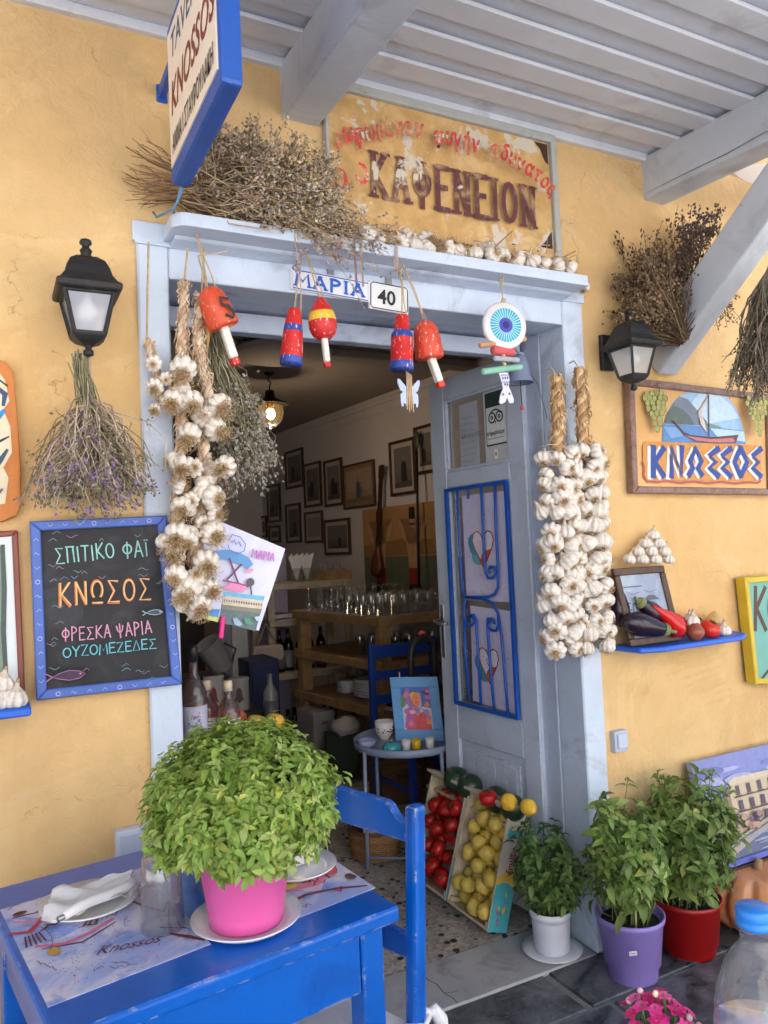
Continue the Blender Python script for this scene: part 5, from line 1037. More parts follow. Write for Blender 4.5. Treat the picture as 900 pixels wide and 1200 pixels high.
BL[2] = ZS + .001; BR_ = BL + V(.235, 0.0, 0); uF = unit(BR_ - BL); vF = unit(V(-.085, .16, 1)); wF, hF = .246, .275; nF = unit(np.cross(uF, vF))
O_ = V(W(736, 745, -.09)[0], -.095, ZS + .001)
def fb(mb, a0, b0, a1, b1, d0, d1): mb.box(O_ + uF * (a0 + a1) / 2 + vF * (b0 + b1) / 2 + nF * (d0 + d1) / 2, (a1 - a0, b1 - b0, d1 - d0), (1, 1, 1), uF, vF, nF)
mb = MB(); e = .026
for A0 in ((0, 0, wF, e), (0, hF - e, wF, hF), (0, e + .0005, e, hF - e - .0005), (wF - e, e + .0005, wF, hF - e - .0005)): fb(mb, *A0, -.008, .010)
part(mb, 'frame', 'dark_frame', t, bevel=.003); mb = MB(); fb(mb, e - .004, e - .004, wF - e + .004, hF - e + .004, -.006, .002); part(mb, 'picture', pmat('sepia', S(140, 150, 172), .3, .2, 9, coat=.3, stain=S(176, 186, 204), stain_at=.5, stain_scale=6), t)
a = Art(O_ + nF * .0022, uF, vF); a.text('FOOD', .035, .10, .05, .62, S(72, 80, 104), wd=.1, gap=.12); a.rect(.03, .205, .12, .209, S(90, 98, 120)); a.oval(.15, .105, .036, .045, S(92, 100, 124)); a.poly([(.115, .155), (.19, .155), (.165, .172), (.14, .172)], S(84, 90, 112)); a.poly([(.14, .04), (.165, .04), (.17, .085), (.135, .085)], S(206, 214, 226)); a.stroke([(.04, .19), (.07, .178), (.1, .186)], .002, S(100, 108, 130)); a.stroke([(.12, .192), (.15, .182), (.185, .19)], .002, S(100, 108, 130)); a.put('artwork', t)
# the pyramid of bulbs behind the frame, strung on the wall
rows_ = ((0, 4), (1, 3), (2, 2), (3, 1))
for r_, n_ in rows_:
    for i in range(n_):
        px = 760 + (i - (n_ - 1) / 2) * 15.2 + r_ * 1.0 - (0 if r_ else 2) + 2; py = 656 - r_ * 9.6; p = W(px, py, -.05)
        loose_garlic(p, rnd.uniform(.023, .026), (rnd.uniform(-.2, .2), -.25, 1), 'clean white garlic bulb in the small pyramid above the shelf picture', 'garlic bulbs piled in a pyramid')
def aubergine(label, px0, px1, y0, y1, r):
    A_, B_ = W(*px0, y0), W(*px1, y1); A_[2] = max(A_[2], ZS + r * .62); B_[2] = max(B_[2], ZS + r * .5); d = unit(B_ - A_); L = np.linalg.norm(B_ - A_)
    t = thing('aubergine', label, 'aubergine', A_, 'aubergines on the blue shelf'); mb = MB(); mb.lathe([(.001, 0), (r * .45, .008), (r * .8, .03), (r, L * .3), (r * .98, L * .45), (r * .75, L * .7), (r * .52, L * .9), (r * .4, L)], 24, A_, d, S(34, 20, 38)); part(mb, 'body', 'gloss', t)
    mb = MB(); mb.lathe([(r * .62, L * .86), (r * .56, L * .93), (r * .4, L * 1.0), (r * .17, L * 1.03), (r * .14, L * 1.13), (r * .16, L * 1.15), (.001, L * 1.15)], 10, A_, d, S(120, 128, 84), lobes=lambda a_, t_: 1 + (.22 * math.sin(5 * a_) if t_ < .2 else 0)); part(mb, 'stalk', 'matte', t)
aubergine('large dark aubergine lying along the front of the blue shelf', (728, 727), (784, 739), -.10, -.135, .042)
aubergine('dark aubergine with its green stalk up, leaning behind the front one', (775, 728), (748, 704), -.085, -.085, .037)
aubergine('dark aubergine standing on end by the garlic braid', (728, 735), (722, 682), -.05, -.04, .038)
def fruit(name, label, cat, c, r, col, mat, group=None, sq=.9, ax=(0, 0, 1), calyx=None, lob=0, tip=0):
    c = V(*c); mb = MB(); ax = unit(ax); P = []
    for i in range(13):
        th_ = math.pi * i / 12; rr = math.sin(th_); h = -math.cos(th_) * sq
        if lob: h -= .12 * max(0, (abs(h) / sq - .7) / .3) * np.sign(h) * 1.2
        if tip: h = h * (1 + tip * max(0, abs(math.cos(th_)) - .75) * 2.2)
        P.append((max(.001, rr) * r, h * r))
    mb.lathe(P, 22, c, ax, col, (lambda a_, t_: 1 + lob * math.cos(5 * a_)) if lob else None)
    if calyx is None: return single(mb, name, mat, label, cat, group)
    t = thing(name, label, cat, c, group); part(mb, 'body', mat, t); mb = MB(); u, v = perp(ax); o = c + ax * r * (sq - (.10 if lob else 0))
    for k in range(5): a_ = k * 1.257 + rnd.random() * .3; d = u * math.cos(a_) + v * math.sin(a_); mb.tube([o, o + d * r * .22 + ax * r * .03, o + d * r * .42 - ax * r * .02], [r * .05, r * .07, r * .01], 4, calyx)
    mb.tube([o, o + ax * r * .16], r * .06, 5, calyx); part(mb, 'calyx', 'matte', t); return t
def chili(label, pts, y, r, col):
    P = [W(*p, y) for p in pts]; P = [V(p[0], p[1], max(p[2], ZS + r * .9)) for p in P]; t = thing('red_pepper', label, 'pepper', P[0], 'red peppers on the blue shelf'); n_ = len(P); mb = MB(); mb.tube(P, [r * k_ for k_ in (.10, .36, .72, 1.0, .98, .55)][:n_], 14, col); part(mb, 'body', 'gloss', t); mb = MB(); mb.tube([P[-1] - (P[-1] - P[-2]) * .05, P[-1] + unit(P[-1] - P[-2]) * .006], r * .3, 6, S(150, 140, 80)); part(mb, 'stalk', 'matte', t)
chili('long curved red pepper lying in front of the shelf picture', ((765, 709), (772, 716), (781, 722), (789, 731), (795, 739), (798, 744)), -.115, .033, S(196, 22, 22))
chili('short red pepper wedged behind the long one', ((784, 718), (788, 720), (793, 724), (798, 730), (801, 734), (802, 737)), -.085, .024, S(178, 24, 26))
fruit('tomato', 'red tomato on the shelf front beside the onion', 'tomato', V(*W(831, 729, -.115)[:2], ZS + .033), .039, S(198, 44, 28), 'skin_fruit', 'tomatoes on the blue shelf', .85, (.2, -.5, .85), S(70, 96, 40), .03)
fruit('tomato', 'red tomato behind the white garlic bulb on the shelf', 'tomato', V(*W(816, 716, -.055)[:2], ZS + .04), .037, S(176, 26, 26), 'skin_fruit', 'tomatoes on the blue shelf', .85, (0, -.3, 1), S(70, 96, 40), .03)
fruit('onion', 'red brown onion at the front of the blue shelf', 'onion', V(*W(814, 732, -.125)[:2], ZS + .029), .033, S(146, 80, 56), 'skin_fruit', 'onions on the blue shelf', .88, (.1, 0, 1), None, 0, .6)
fruit('onion', 'golden onion behind the tomatoes at the end of the shelf', 'onion', V(*W(836, 715, -.055)[:2], ZS + .045), .034, S(206, 168, 104), 'skin_fruit', 'onions on the blue shelf', .88, (.3, 0, 1), None, 0, .8)
for px, py, yv, r, up, lb in ((810, 722, -.105, .031, .05, 'white garlic bulb perched between pepper and tomatoes on the shelf'), (847, 732, -.10, .030, .0, 'white garlic bulb at the right end of the blue shelf'), (806, 708, -.045, .026, .05, 'garlic bulb half hidden beside the shelf picture')): p = W(px, py, yv); p[2] = ZS + r * .5 + up; loose_garlic(p, r, (rnd.uniform(-.2, .3), -.2, 1), lb, 'garlic on the right shelf')
# ------------------------------------------------------------------ green sign at the right edge, wall switch and boxes
y = -.06; t = thing('green_sign', 'turquoise sign in a yellow frame with brown lettering at the right edge', 'painted sign', W(900, 800, y))
PX = ((873, 677), (1010, 668), (1020, 800), (886, 802)); framed(-.014, y, PX, .022, 'frame', pmat('yellow_frame', S(206, 178, 52), .5, .1, 8), t); board(-.012, y + .008, PX, 'sign_panel', pmat('turquoise', S(112, 172, 160), .6, .12, 6), t, 0)
a = wallart(y + .0078); fit(a, y + .0078, 'ΚΟ', (884, 738), (915, 738), 50, S(84, 62, 56), .12, .12); a.stroke(flat(y + .0078)((893, 795), (900, 786), (910, 782)), .012, S(84, 62, 56)); a.put('lettering', t)
c = W(725, 868, -.01); t = thing('light_switch', 'grey blue weatherproof switch on the wall right of the door', 'switch', c); mb = MB(); mb.box(c, (.062, .03, .075)); part(mb, 'switch_box', pmat('switch_grey', S(176, 186, 208), .4, .03), t, bevel=.006, seg=2); mb = MB(); mb.box(c + V(.002, -.018, .002), (.044, .008, .052)); part(mb, 'rocker', pmat('rocker_grey', S(190, 200, 220), .35, .03), t, bevel=.003)
c = W(158, 992, -.02); t = thing('wall_box', 'small white square box low on the wall behind the blue table', 'wall box', c); mb = MB(); mb.box(c, (.095, .035, .10)); part(mb, 'box_lid', pmat('box_white', S(196, 204, 220), .4, .03), t, bevel=.006, seg=2); mb = MB(); mb.box(c + V(0, -.0185, 0), (.075, .004, .08)); part(mb, 'inner_panel', pmat('box_panel', S(186, 194, 212), .4, .03), t, bevel=.002)
# ------------------------------------------------------------------ inside the taverna
def lp(*a): return V(*a)
CN = V(2.05, 2.0, 0); LL = unit(V(-.16, .95, 0)); RR = V(LL[1], -LL[0], 0)
def cu_(r, l, z=0): return CN + RR * r + LL * l + V(0, 0, z)
t = thing('wooden_counter', 'rough wooden shelf counter in the room, its top crowded with glasses', 'counter', CN)
def slab(mb, r0, r1, l0, l1, z0, z1, col=(1, 1, 1)): mb.box(cu_((r0 + r1) / 2, (l0 + l1) / 2, (z0 + z1) / 2), (r1 - r0, l1 - l0, z1 - z0), col, RR, LL, (0, 0, 1))
ZT, Z2, Z3 = 1.0, .735, .455
for nm, z, r1 in (('counter_top', ZT, .78), ('shelf', Z2, .78), ('shelf', Z3, .78)):
    mb = MB(); slab(mb, -.03, r1, -.03, 1.0, z - .055, z); part(mb, nm, 'shelf_wood', t, bevel=.004)
for r, l in ((0, 0), (0, .92), (.72, 0)):
    for z0, z1 in ((0, Z3 - .0555), (Z3 + .0005, Z2 - .0555), (Z2 + .0005, ZT - .0555)):
        mb = MB(); slab(mb, r - .012, r + .065, l - .012, l + .05, z0, z1); part(mb, 'post', 'shelf_wood', t, bevel=.003)
mb = MB(); slab(mb, -.02, .77, -.02, .99, ZT + .0005, ZT + .004); part(mb, 'top_covering', pmat('grey_formica', S(150, 146, 150), .4, .08, 8), t)
mb = MB(); mb.lathe([(.001, 0), (.027, 0), (.029, .004), (.034, .125), (.0325, .125), (.027, .012), (.001, .010)], 16); TUM = temp_mesh(mb, 'glass')
mb = MB(); mb.lathe([(.001, 0), (.031, 0), (.031, .003), (.006, .008), (.004, .06), (.007, .068), (.026, .085), (.033, .11), (.031, .15), (.0295, .15), (.0315, .11), (.025, .088), (.001, .072)], 16); WIN = temp_mesh(mb, 'glass')
def glass(kind, p, flip, label, group):
    o = bpy.data.objects.new('drinking_glass' if kind is TUM else 'wine_glass', kind); COL.objects.link(o); o.location = tuple(p); hgt = .125 if kind is TUM else .15
    if flip: o.rotation_euler = (math.pi, 0, rnd.random()); o.location[2] += hgt
    k = rnd.uniform(.95, 1.08); o.scale = (k, k, 1); tag(o, label, 'glass', group)
for i in range(5):
    for j in range(7):
        if rnd.random() < .06: continue
        glass(TUM, cu_(.03 + .093 * j + rnd.uniform(-.008, .008), .03 + .085 * i + rnd.uniform(-.008, .008), ZT + .0045), True, 'upturned tumbler in the close rows at the front of the counter top', 'tumblers on the counter top')
for i in range(5):
    for j in range(7):
        if rnd.random() < .1: continue
        glass(WIN, cu_(.03 + .09 * j + rnd.uniform(-.01, .01), .50 + .092 * i + rnd.uniform(-.01, .01), ZT + .0045), True, 'upturned stemmed glass in the rows at the back of the counter top', 'stemmed glasses on the counter top')
for i in range(3):
    for j in range(6): glass(TUM, cu_(.10 + .1 * j, .12 + .12 * i + rnd.uniform(-.01, .01), Z2 + .001), True, 'upturned tumbler on the middle shelf of the wooden counter', 'tumblers on the middle shelf')
mb = MB(); mb.lathe([(.001, .002), (.06, .0), (.075, .004), (.105, .016), (.106, .019), (.074, .009), (.001, .007)], 28); PLT = temp_mesh(mb, 'white_ceramic')
def plate(p, k, label, group):
    o = bpy.data.objects.new('plate', PLT); COL.objects.link(o); o.location = tuple(p); o.scale = (k, k, 1); tag(o, label, 'plate', group); return o
for n_, (r, l, k, lb) in enumerate(((.16, .62, .7, 'white plate in the low stack at the back of the counter shelf'), (.17, .38, 1.0, 'white plate in the middle stack on the counter shelf'), (.18, .12, 1.05, 'white plate in the front stack on the counter shelf'))):
    for i in range((8, 12, 10)[n_]): plate(cu_(r + rnd.uniform(-.004, .004), l + rnd.uniform(-.004, .004), Z3 + .001 + i * .0095), k, lb, ('plates in the low back stack', 'plates in the middle stack', 'plates in the front stack')[n_])
def book(label, c, sz, rot, col):
    t = thing('book', label, 'book', c); u = V(math.cos(rot), math.sin(rot), 0); v = V(-math.sin(rot), math.cos(rot), 0); c = V(*c)
    mb = MB(); mb.box(c + V(0, 0, sz[2] / 2) , (sz[0] - .008, sz[1] - .008, sz[2] - .006), S(214, 206, 190), u, v, (0, 0, 1)); part(mb, 'pages', 'plain', t)
    mb = MB(); mb.box(c + V(0, 0, .0015), (*sz[:2], .003), col, u, v, (0, 0, 1)); mb.box(c + V(0, 0, sz[2] - .0015), (*sz[:2], .003), col, u, v, (0, 0, 1)); mb.box(c - u * (sz[0] / 2 - .0015) + V(0, 0, sz[2] / 2), (.003, sz[1], sz[2] - .0062), col, u, v, (0, 0, 1)); part(mb, 'cover', 'plain', t)
book('black covered book lying on papers on the counter shelf', cu_(.07, .02, Z3 + .021), (.13, .18, .028), .3, S(26, 24, 26)); book('white ledger under the black book on the counter shelf', cu_(.08, .01, Z3 + .001), (.17, .22, .02), .22, S(186, 186, 204))
# bottles and boxes
def bottle(name, label, c, h, r, mat, group=None, labcol=None, cap=None, capmat='plain', neck=.3, art=None):
    c = V(*c); t = thing(name, label, 'bottle', c, group); mb = MB(); hb = h * (1 - neck)
    mb.lathe([(.001, .004), (r * .9, 0), (r, .008), (r, hb * .84), (r * .93, hb * .93), (r * .62, hb * 1.06), (r * .36, hb * 1.16), (r * .33, h * .97), (r * .38, h * .975), (r * .38, h), (.001, h)], 20, c); part(mb, 'glass_body', mat, t)
    if labcol:
        mb = MB(); mb.lathe([(r * 1.012, hb * .12), (r * 1.012, hb * .70)], 20, c, col=labcol); lb = part(mb, 'label', 'plain', t)
        if art:
            fd = unit(V(CAM[0] - c[0], CAM[1] - c[1], 0)); uu = V(-fd[1], fd[0], 0); a = Art(c + fd * r * 1.02, uu, (0, 0, 1)); art(a, r, hb); a.put('label_print', lb)
    if cap: mb = MB(); mb.lathe([(r * .41, h * .86), (r * .42, h * .99), (r * .36, h * 1.012), (.001, h * 1.012)], 14, c, col=cap); part(mb, 'cap', capmat, t)
    return t
def p_flower(a, r, hb):
    for _ in range(26): a.oval(rnd.uniform(-.5, .5) * r, hb * rnd.uniform(.2, .64), r * .09, r * .09, rnd.choice([S(150, 110, 170), S(190, 150, 200), S(120, 130, 190), S(206, 196, 90), S(120, 160, 110)]), 7)
def p_lines(a, r, hb):
    for k in range(5): a.stroke([(-.5 * r, hb * (.3 + .08 * k)), (.45 * r, hb * (.3 + .08 * k))], .003, S(120, 110, 100))
TB = .765
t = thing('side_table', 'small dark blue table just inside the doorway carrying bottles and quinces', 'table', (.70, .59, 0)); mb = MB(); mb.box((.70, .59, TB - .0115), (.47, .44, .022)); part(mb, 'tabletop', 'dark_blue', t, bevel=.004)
mb = MB(); mb.box((.70, .59, TB - .06), (.42, .38, .074)); part(mb, 'apron', 'dark_blue', t)
for x in (.49, .91):
    for yv in (.40, .78): mb = MB(); mb.box((x, yv, (TB - .023) / 2), (.04, .04, TB - .023)); part(mb, 'leg', 'dark_blue', t)
def at(px, py, yv, z): q = W(px, py, yv); return V(q[0], yv, z)
G_ = 'bottles just inside the door'
bottle('wine_bottle', 'tall rose wine bottle with a flowered label against the left jamb', at(228, 830, .50, TB), .345, .041, 'rose_glass', G_, S(196, 200, 226), S(34, 32, 36), 'plain', .36, p_flower)
bottle('liqueur_bottle', 'squat red liqueur bottle with a pale stopper next to the rose wine', at(243, 840, .55, TB), .22, .040, 'rose_glass', G_, S(216, 208, 196), S(214, 196, 170), 'plain', .34, p_lines)
bottle('liqueur_bottle', 'amber liqueur bottle with a pale stopper standing by the quinces', at(268, 840, .46, TB), .225, .038, 'amber_glass', G_, S(220, 214, 204), S(216, 198, 172), 'plain', .34, p_lines)
for px, py, r, lb in ((300, 853, .038, 'large yellow quince at the right of the side table'), (322, 858, .036, 'yellow quince at the table edge in front of the pale bottle'), (289, 858, .032, 'small yellow quince beside the amber bottle')):
    fruit('quince', lb, 'quince', at(px, py, .62 if r > .035 else .55, TB + r * .9), r, S(222, 174, 62), 'lemon_skin', 'quinces on the side table', .95, (.2, 0, 1), None, .03)
for px, r, c_, lb in ((258, .045, S(150, 34, 34), 'dark red round gourd behind the liqueur bottles'), (276, .042, S(190, 104, 80), 'dusky orange gourd behind the amber bottle')): fruit('gourd', lb, 'gourd', at(px, 838, .72, TB + r * .95), r, c_, 'skin_fruit', 'gourds on the side table', .9)
p = at(296, 845, .58, TB + .016); loose_garlic(p + V(0, -.05, 0), .026, (0, 0, 1), 'garlic bulb standing between the quinces inside the door', None)
# low dark cupboard with tins, deeper in on the left
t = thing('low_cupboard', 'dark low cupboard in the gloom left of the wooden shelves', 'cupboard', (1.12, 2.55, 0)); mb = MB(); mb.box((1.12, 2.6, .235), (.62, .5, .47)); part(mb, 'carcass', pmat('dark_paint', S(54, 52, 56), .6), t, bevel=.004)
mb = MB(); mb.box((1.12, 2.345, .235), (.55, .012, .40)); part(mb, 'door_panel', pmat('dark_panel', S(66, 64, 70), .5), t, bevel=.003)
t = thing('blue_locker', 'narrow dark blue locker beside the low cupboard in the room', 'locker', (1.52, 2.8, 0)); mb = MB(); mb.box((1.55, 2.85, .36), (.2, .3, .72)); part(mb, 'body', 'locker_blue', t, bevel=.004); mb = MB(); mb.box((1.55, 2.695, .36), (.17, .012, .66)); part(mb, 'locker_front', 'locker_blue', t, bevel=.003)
def tin(label, px, h, r, c1, c2):
    c = at(px, 800, 2.5, .471); t = thing('tin', label, 'tin', c, 'tins on the low cupboard'); mb = MB(); mb.lathe([(.001, 0), (r, 0), (r * 1.02, .006), (r, .012), (r, h - .012), (r * 1.03, h - .006), (r, h), (.001, h)], 22, c, col=c1); b = part(mb, 'tin_body', 'plain', t)
    fd = unit(V(CAM[0] - c[0], CAM[1] - c[1], 0)); a = Art(c + fd * (r + .004), V(-fd[1], fd[0], 0), (0, 0, 1)); a.oval(0, h * .5, r * .3, h * .24, c2); a.stroke([(-r * .4, h * .3), (0, h * .7), (r * .35, h * .35)], .012, c2); a.put('tin_print', b)
tin('pale tin with a red motif on the low cupboard', 250, .22, .062, S(180, 174, 172), S(130, 50, 48)); tin('pale tin with a brown line drawing beside the red motif tin', 280, .19, .062, S(160, 156, 154), S(86, 70, 64))
c = at(252, 768, 2.6, .8); t = thing('metal_pot', 'grey metal pot tipped over above the tins', 'pot', c); mb = MB(); mb.lathe([(r_ * .72, z_ * .8) for r_, z_ in ((.001, -.12), (.10, -.12), (.105, -.11), (.115, .11), (.12, .12), (.11, .12), (.1, -.1), (.001, -.1))], 26, c, (-.55, -.15, .8)); part(mb, 'pot_body', pmat('dull_metal', S(132, 130, 130), .45, .1), t); mb = MB(); mb.tube([c + V(.05, -.03, .07), c + V(.12, -.04, .03), c + V(.09, -.04, -.05)], .008); part(mb, 'handle', 'wire', t)
t = thing('stacking_rack', 'dark shelf rack on the gloomy rear partition that holds the tipped pot', 'rack', (1.05, 2.75, .5)); mb = MB(); mb.box((1.05, 2.75, .655), (.5, .28, .02)); part(mb, 'rack_board', pmat('rack', S(62, 58, 58), .6), t)
for x in (.82, 1.28): mb = MB(); mb.box((x, 2.75, .558), (.02, .26, .172)); part(mb, 'support', pmat('rack_post', S(62, 58, 58), .6), t)
t = thing('pale_board', 'narrow pale grey board standing behind the cupboard', 'board', at(281, 760, 2.95, 0)); mb = MB(); q = at(281, 760, 2.95, 0); mb.box((q[0], 2.95, .52), (.11, .02, 1.04)); part(mb, 'board', pmat('pale_board', S(176, 174, 170), .6), t, bevel=.003)
t = bottle('wine_bottle', 'clear yellowish wine bottle with a dark label standing deeper in the room', at(318, 845, 2.2, .421), .29, .042, 'yellow_glass', G_, S(90, 88, 100), None)
t = thing('stool', 'low dark stool under the yellowish wine bottle', 'stool', (1.43, 2.2, 0)); q = at(318, 845, 2.2, 0); mb = MB(); mb.lathe([(.001, .39), (.14, .39), (.145, .405), (.14, .42), (.001, .42)], 24, (q[0], 2.2, 0)); part(mb, 'seat', pmat('stool', S(60, 52, 48), .5), t)
for a_ in (45, 135, 225, 315): mb = MB(); mb.tube([(q[0] + .10 * math.cos(R(a_)), 2.2 + .10 * math.sin(R(a_)), .389), (q[0] + .13 * math.cos(R(a_)), 2.2 + .13 * math.sin(R(a_)), 0)], .014, 8); part(mb, 'leg', 'dark_frame', t)
# second shelf unit, deeper
ya = 3.12; zz = [W(332, p_, ya)[2] for p_ in (684, 727, 790)]
t = thing('shelf_unit', 'taller pale wooden shelf unit with wine bottles behind the counter', 'shelf unit', (1.95, 3.3, 0))
for z in zz: mb = MB(); mb.box((2.05, 3.32, z - .022), (.62, .40, .044)); part(mb, 'shelf', 'old_wood', t, bevel=.003)
for x, yv in ((1.75, 3.13), (2.35, 3.13), (1.75, 3.5), (2.35, 3.5)): 
    mb = MB()
    for z0, z1 in ((0, zz[2] - .0445), (zz[2] + .0005, zz[1] - .0445), (zz[1] + .0005, zz[0] - .0445)): mb.box((x, yv, (z0 + z1) / 2), (.05, .05, z1 - z0))
    part(mb, 'post', 'old_wood', t, bevel=.003)
for k, x in enumerate((1.84, 1.92, 2.0, 2.08, 2.16)): bottle('wine_bottle', 'dark wine bottle standing on the lower board of the pale shelf unit', (x, 3.22 + .04 * (k % 2), zz[2] + .001), .30, .036, 'dark_bottle', 'dark bottles on the shelf unit', S(170, 166, 172) if k % 2 else S(120, 110, 112))
for k in range(6): bottle('wine_bottle', 'dark wine bottle standing on the floor under the pale shelf unit', (1.82 + .07 * k, 3.05 + .05 * (k % 2), .001), .31, .036, 'dark_bottle', 'dark bottles on the floor', S(110, 108, 130))
for k in range(5): bottle('wine_bottle', 'dark wine bottle on the back of the counter shelf behind the plates', cu_(.36 + .085 * k, .75, Z3 + .001), .26, .034, 'dark_bottle', 'dark bottles behind the plates', S(150, 150, 160))
for k in range(9): plate((1.82 + .11 * (k % 3) + .03 * (k // 3), 3.25, zz[1] + .001 + .0095 * (k // 3)), .8, 'plate on the upper board of the pale shelf unit', 'plates on the shelf unit')
for k, px in enumerate((348, 360)):
    c = at(px, 684, 3.25, zz[0] + .001); t = thing('napkin_holder', ['white napkins fanned in a tumbler at the left end of the shelf top', 'white napkins fanned in a tumbler beside the cutlery tray'][k], 'napkins', c, 'napkin holders'); mb = MB(); mb.lathe([(.001, 0), (.035, 0), (.04, .10), (.037, .10), (.033, .006), (.001, .005)], 16, c); part(mb, 'tumbler', 'glass', t)
    for s_ in (-1, 0, 1): mb = MB(); mb.prism([(-.01, 0), (.01, 0), (.05 * (s_ + .3), .2), (.03 * s_ - .035, .17)], c + V(0, .01 * s_, .01), (1, 0, 0), (0, 0, 1), .004, S(214, 214, 218)); part(mb, 'napkin', 'plain', t)
c = at(392, 678, 3.25, zz[0] + .001); t = thing('cutlery_tray', 'small wooden tray of cutlery on top of the shelf unit', 'tray', c); mb = MB()
for q_ in ((0, -.07, .035, .22, .012, .07), (0, .07, .035, .22, .012, .07), (-.11, 0, .035, .012, .127, .07), (.11, 0, .035, .012, .127, .07), (0, 0, .006, .207, .127, .012)): mb.box(c + V(*q_[:3]), q_[3:])
part(mb, 'tray_box', 'shelf_wood', t); mb = MB()
for k in range(12): mb.tube([c + V(-.09 + .016 * k, rnd.uniform(-.05, .05), .02), c + V(-.09 + .016 * k + rnd.uniform(-.02, .02), rnd.uniform(-.05, .05), .12)], .005, 5)
part(mb, 'cutlery', 'steel', t)
# pictures along the side wall
WN = unit(V(-(RW1 - RW0)[1], (RW1 - RW0)[0], 0)); WD = -unit(V(*(RW1 - RW0), 0)); WP = V(*RW0, 0)
def wallpic(px, label, cols, kind='picture', wd=.022, fm='dark_frame', figure=True):
    x0, y0, x1, y1 = px; l = PL(x0, (y0 + y1) / 2, WP, WN); r = PL(x1, (y0 + y1) / 2, WP, WN); m_ = (x0 + x1) / 2; zt = PL(m_, y0 + 2, WP, WN)[2]; zb = PL(m_, y1 - 2, WP, WN)[2]
    wdt = np.linalg.norm((r - l)[:2]); O = V(l[0], l[1], zb); t = thing('framed_picture', label, 'picture', O, 'framed pictures on the side wall'); hh = zt - zb; nn = WN
    def bx(a0, b0, a1, b1, d0, d1, mb): mb.box(O + WD * (a0 + a1) / 2 + V(0, 0, (b0 + b1) / 2) + nn * (d0 + d1) / 2, (a1 - a0, b1 - b0, d1 - d0), (1, 1, 1), WD, (0, 0, 1), nn)
    mb = MB()
    for q_ in ((0, 0, wdt, wd), (0, hh - wd, wdt, hh), (0, wd + .0005, wd, hh - wd - .0005), (wdt - wd, wd + .0005, wdt, hh - wd - .0005)): bx(*q_, .003, .025, mb)
    part(mb, 'frame', fm, t, bevel=.002); mb = MB(); bx(wd - .003, wd - .003, wdt - wd + .003, hh - wd + .003, .004, .012, mb); part(mb, 'mount', pmat('mount_board', cols[0], .6, .05), t)
    a = Art(O + nn * .0125, WD, (0, 0, 1)); e = wd + (.035 if len(cols) > 2 else 0); a.rect(e, e, wdt - e, hh - e, cols[1])
    if figure:
        c = wdt / 2 + rnd.uniform(-.12, .12) * wdt; k = (hh - 2 * e) * rnd.uniform(.62, 1.0); g_ = rnd.uniform(.7, 1.7); cols = cols[:-1] + [sc3(cols[-1], g_)]; a.rect(e, e + (hh - 2 * e) * rnd.uniform(.3, .6), wdt - e, hh - e, sc3(cols[1], rnd.uniform(1.1, 1.5)))
        if rnd.random() < .5: c2 = c + rnd.choice((-1, 1)) * k * .2; a.poly([(c2 - k * .09, e + k * .1), (c2 + k * .1, e + k * .1), (c2 + k * .07, e + k * .5), (c2 - k * .07, e + k * .5)], sc3(cols[-1], rnd.uniform(.6, 2.2))); a.oval(c2, e + k * .58, k * .05, k * .065, S(140, 124, 114))
        a.oval(c, e + k * .74, k * .055, k * .075, S(150, 130, 120)); a.poly([(c - k * .13, e + k * .1), (c + k * .15, e + k * .1), (c + k * .12, e + k * .6), (c + k * .03, e + k * .68), (c - k * .03, e + k * .68), (c - k * .12, e + k * .58)], cols[-1]); a.poly([(e, e), (wdt - e, e), (wdt - e, e + k * .16), (e, e + k * .12)], sc3(cols[1], .6))
    a.put('photograph', t); return t
CR, GY, DKK = S(196, 184, 172), S(110, 104, 100), S(44, 40, 40)
for px, lb in (((336, 525, 357, 574), 'framed grey photograph, top left of the wall group'), ((358, 540, 378, 596), 'tall framed photograph second in the upper row on the side wall'), ((382, 536, 403, 595), 'tall framed photograph beside the painting with the lute'), ((459, 513, 489, 582), 'large framed portrait of a seated figure right of the long spoon'), ((488, 496, 512, 557), 'framed portrait partly hidden by the door leaf'), ((337, 588, 354, 638), 'framed photograph at the lower left of the wall group'), ((359, 597, 380, 638), 'framed document in the lower row of the wall group'), ((382, 606, 412, 652), 'squarer framed photograph in the lower row, above the cutlery tray'), ((315, 566, 330, 614), 'small dim framed photograph at the far end, upper'), ((317, 614, 330, 638), 'small dim framed photograph at the far end, lower'), ((302, 603, 314, 632), 'tiny dim framed photograph farthest along the side wall')):
    wallpic(px, lb, [CR, GY, DKK] if 'document' not in lb else [CR, S(150, 146, 140), S(90, 86, 84)], figure='document' not in lb)
tp_ = wallpic((404, 540, 441, 597), 'broad brown painting of two figures with a lute hanging before it', [S(150, 120, 96), S(166, 138, 112), S(70, 78, 96)], wd=.016, figure=True)
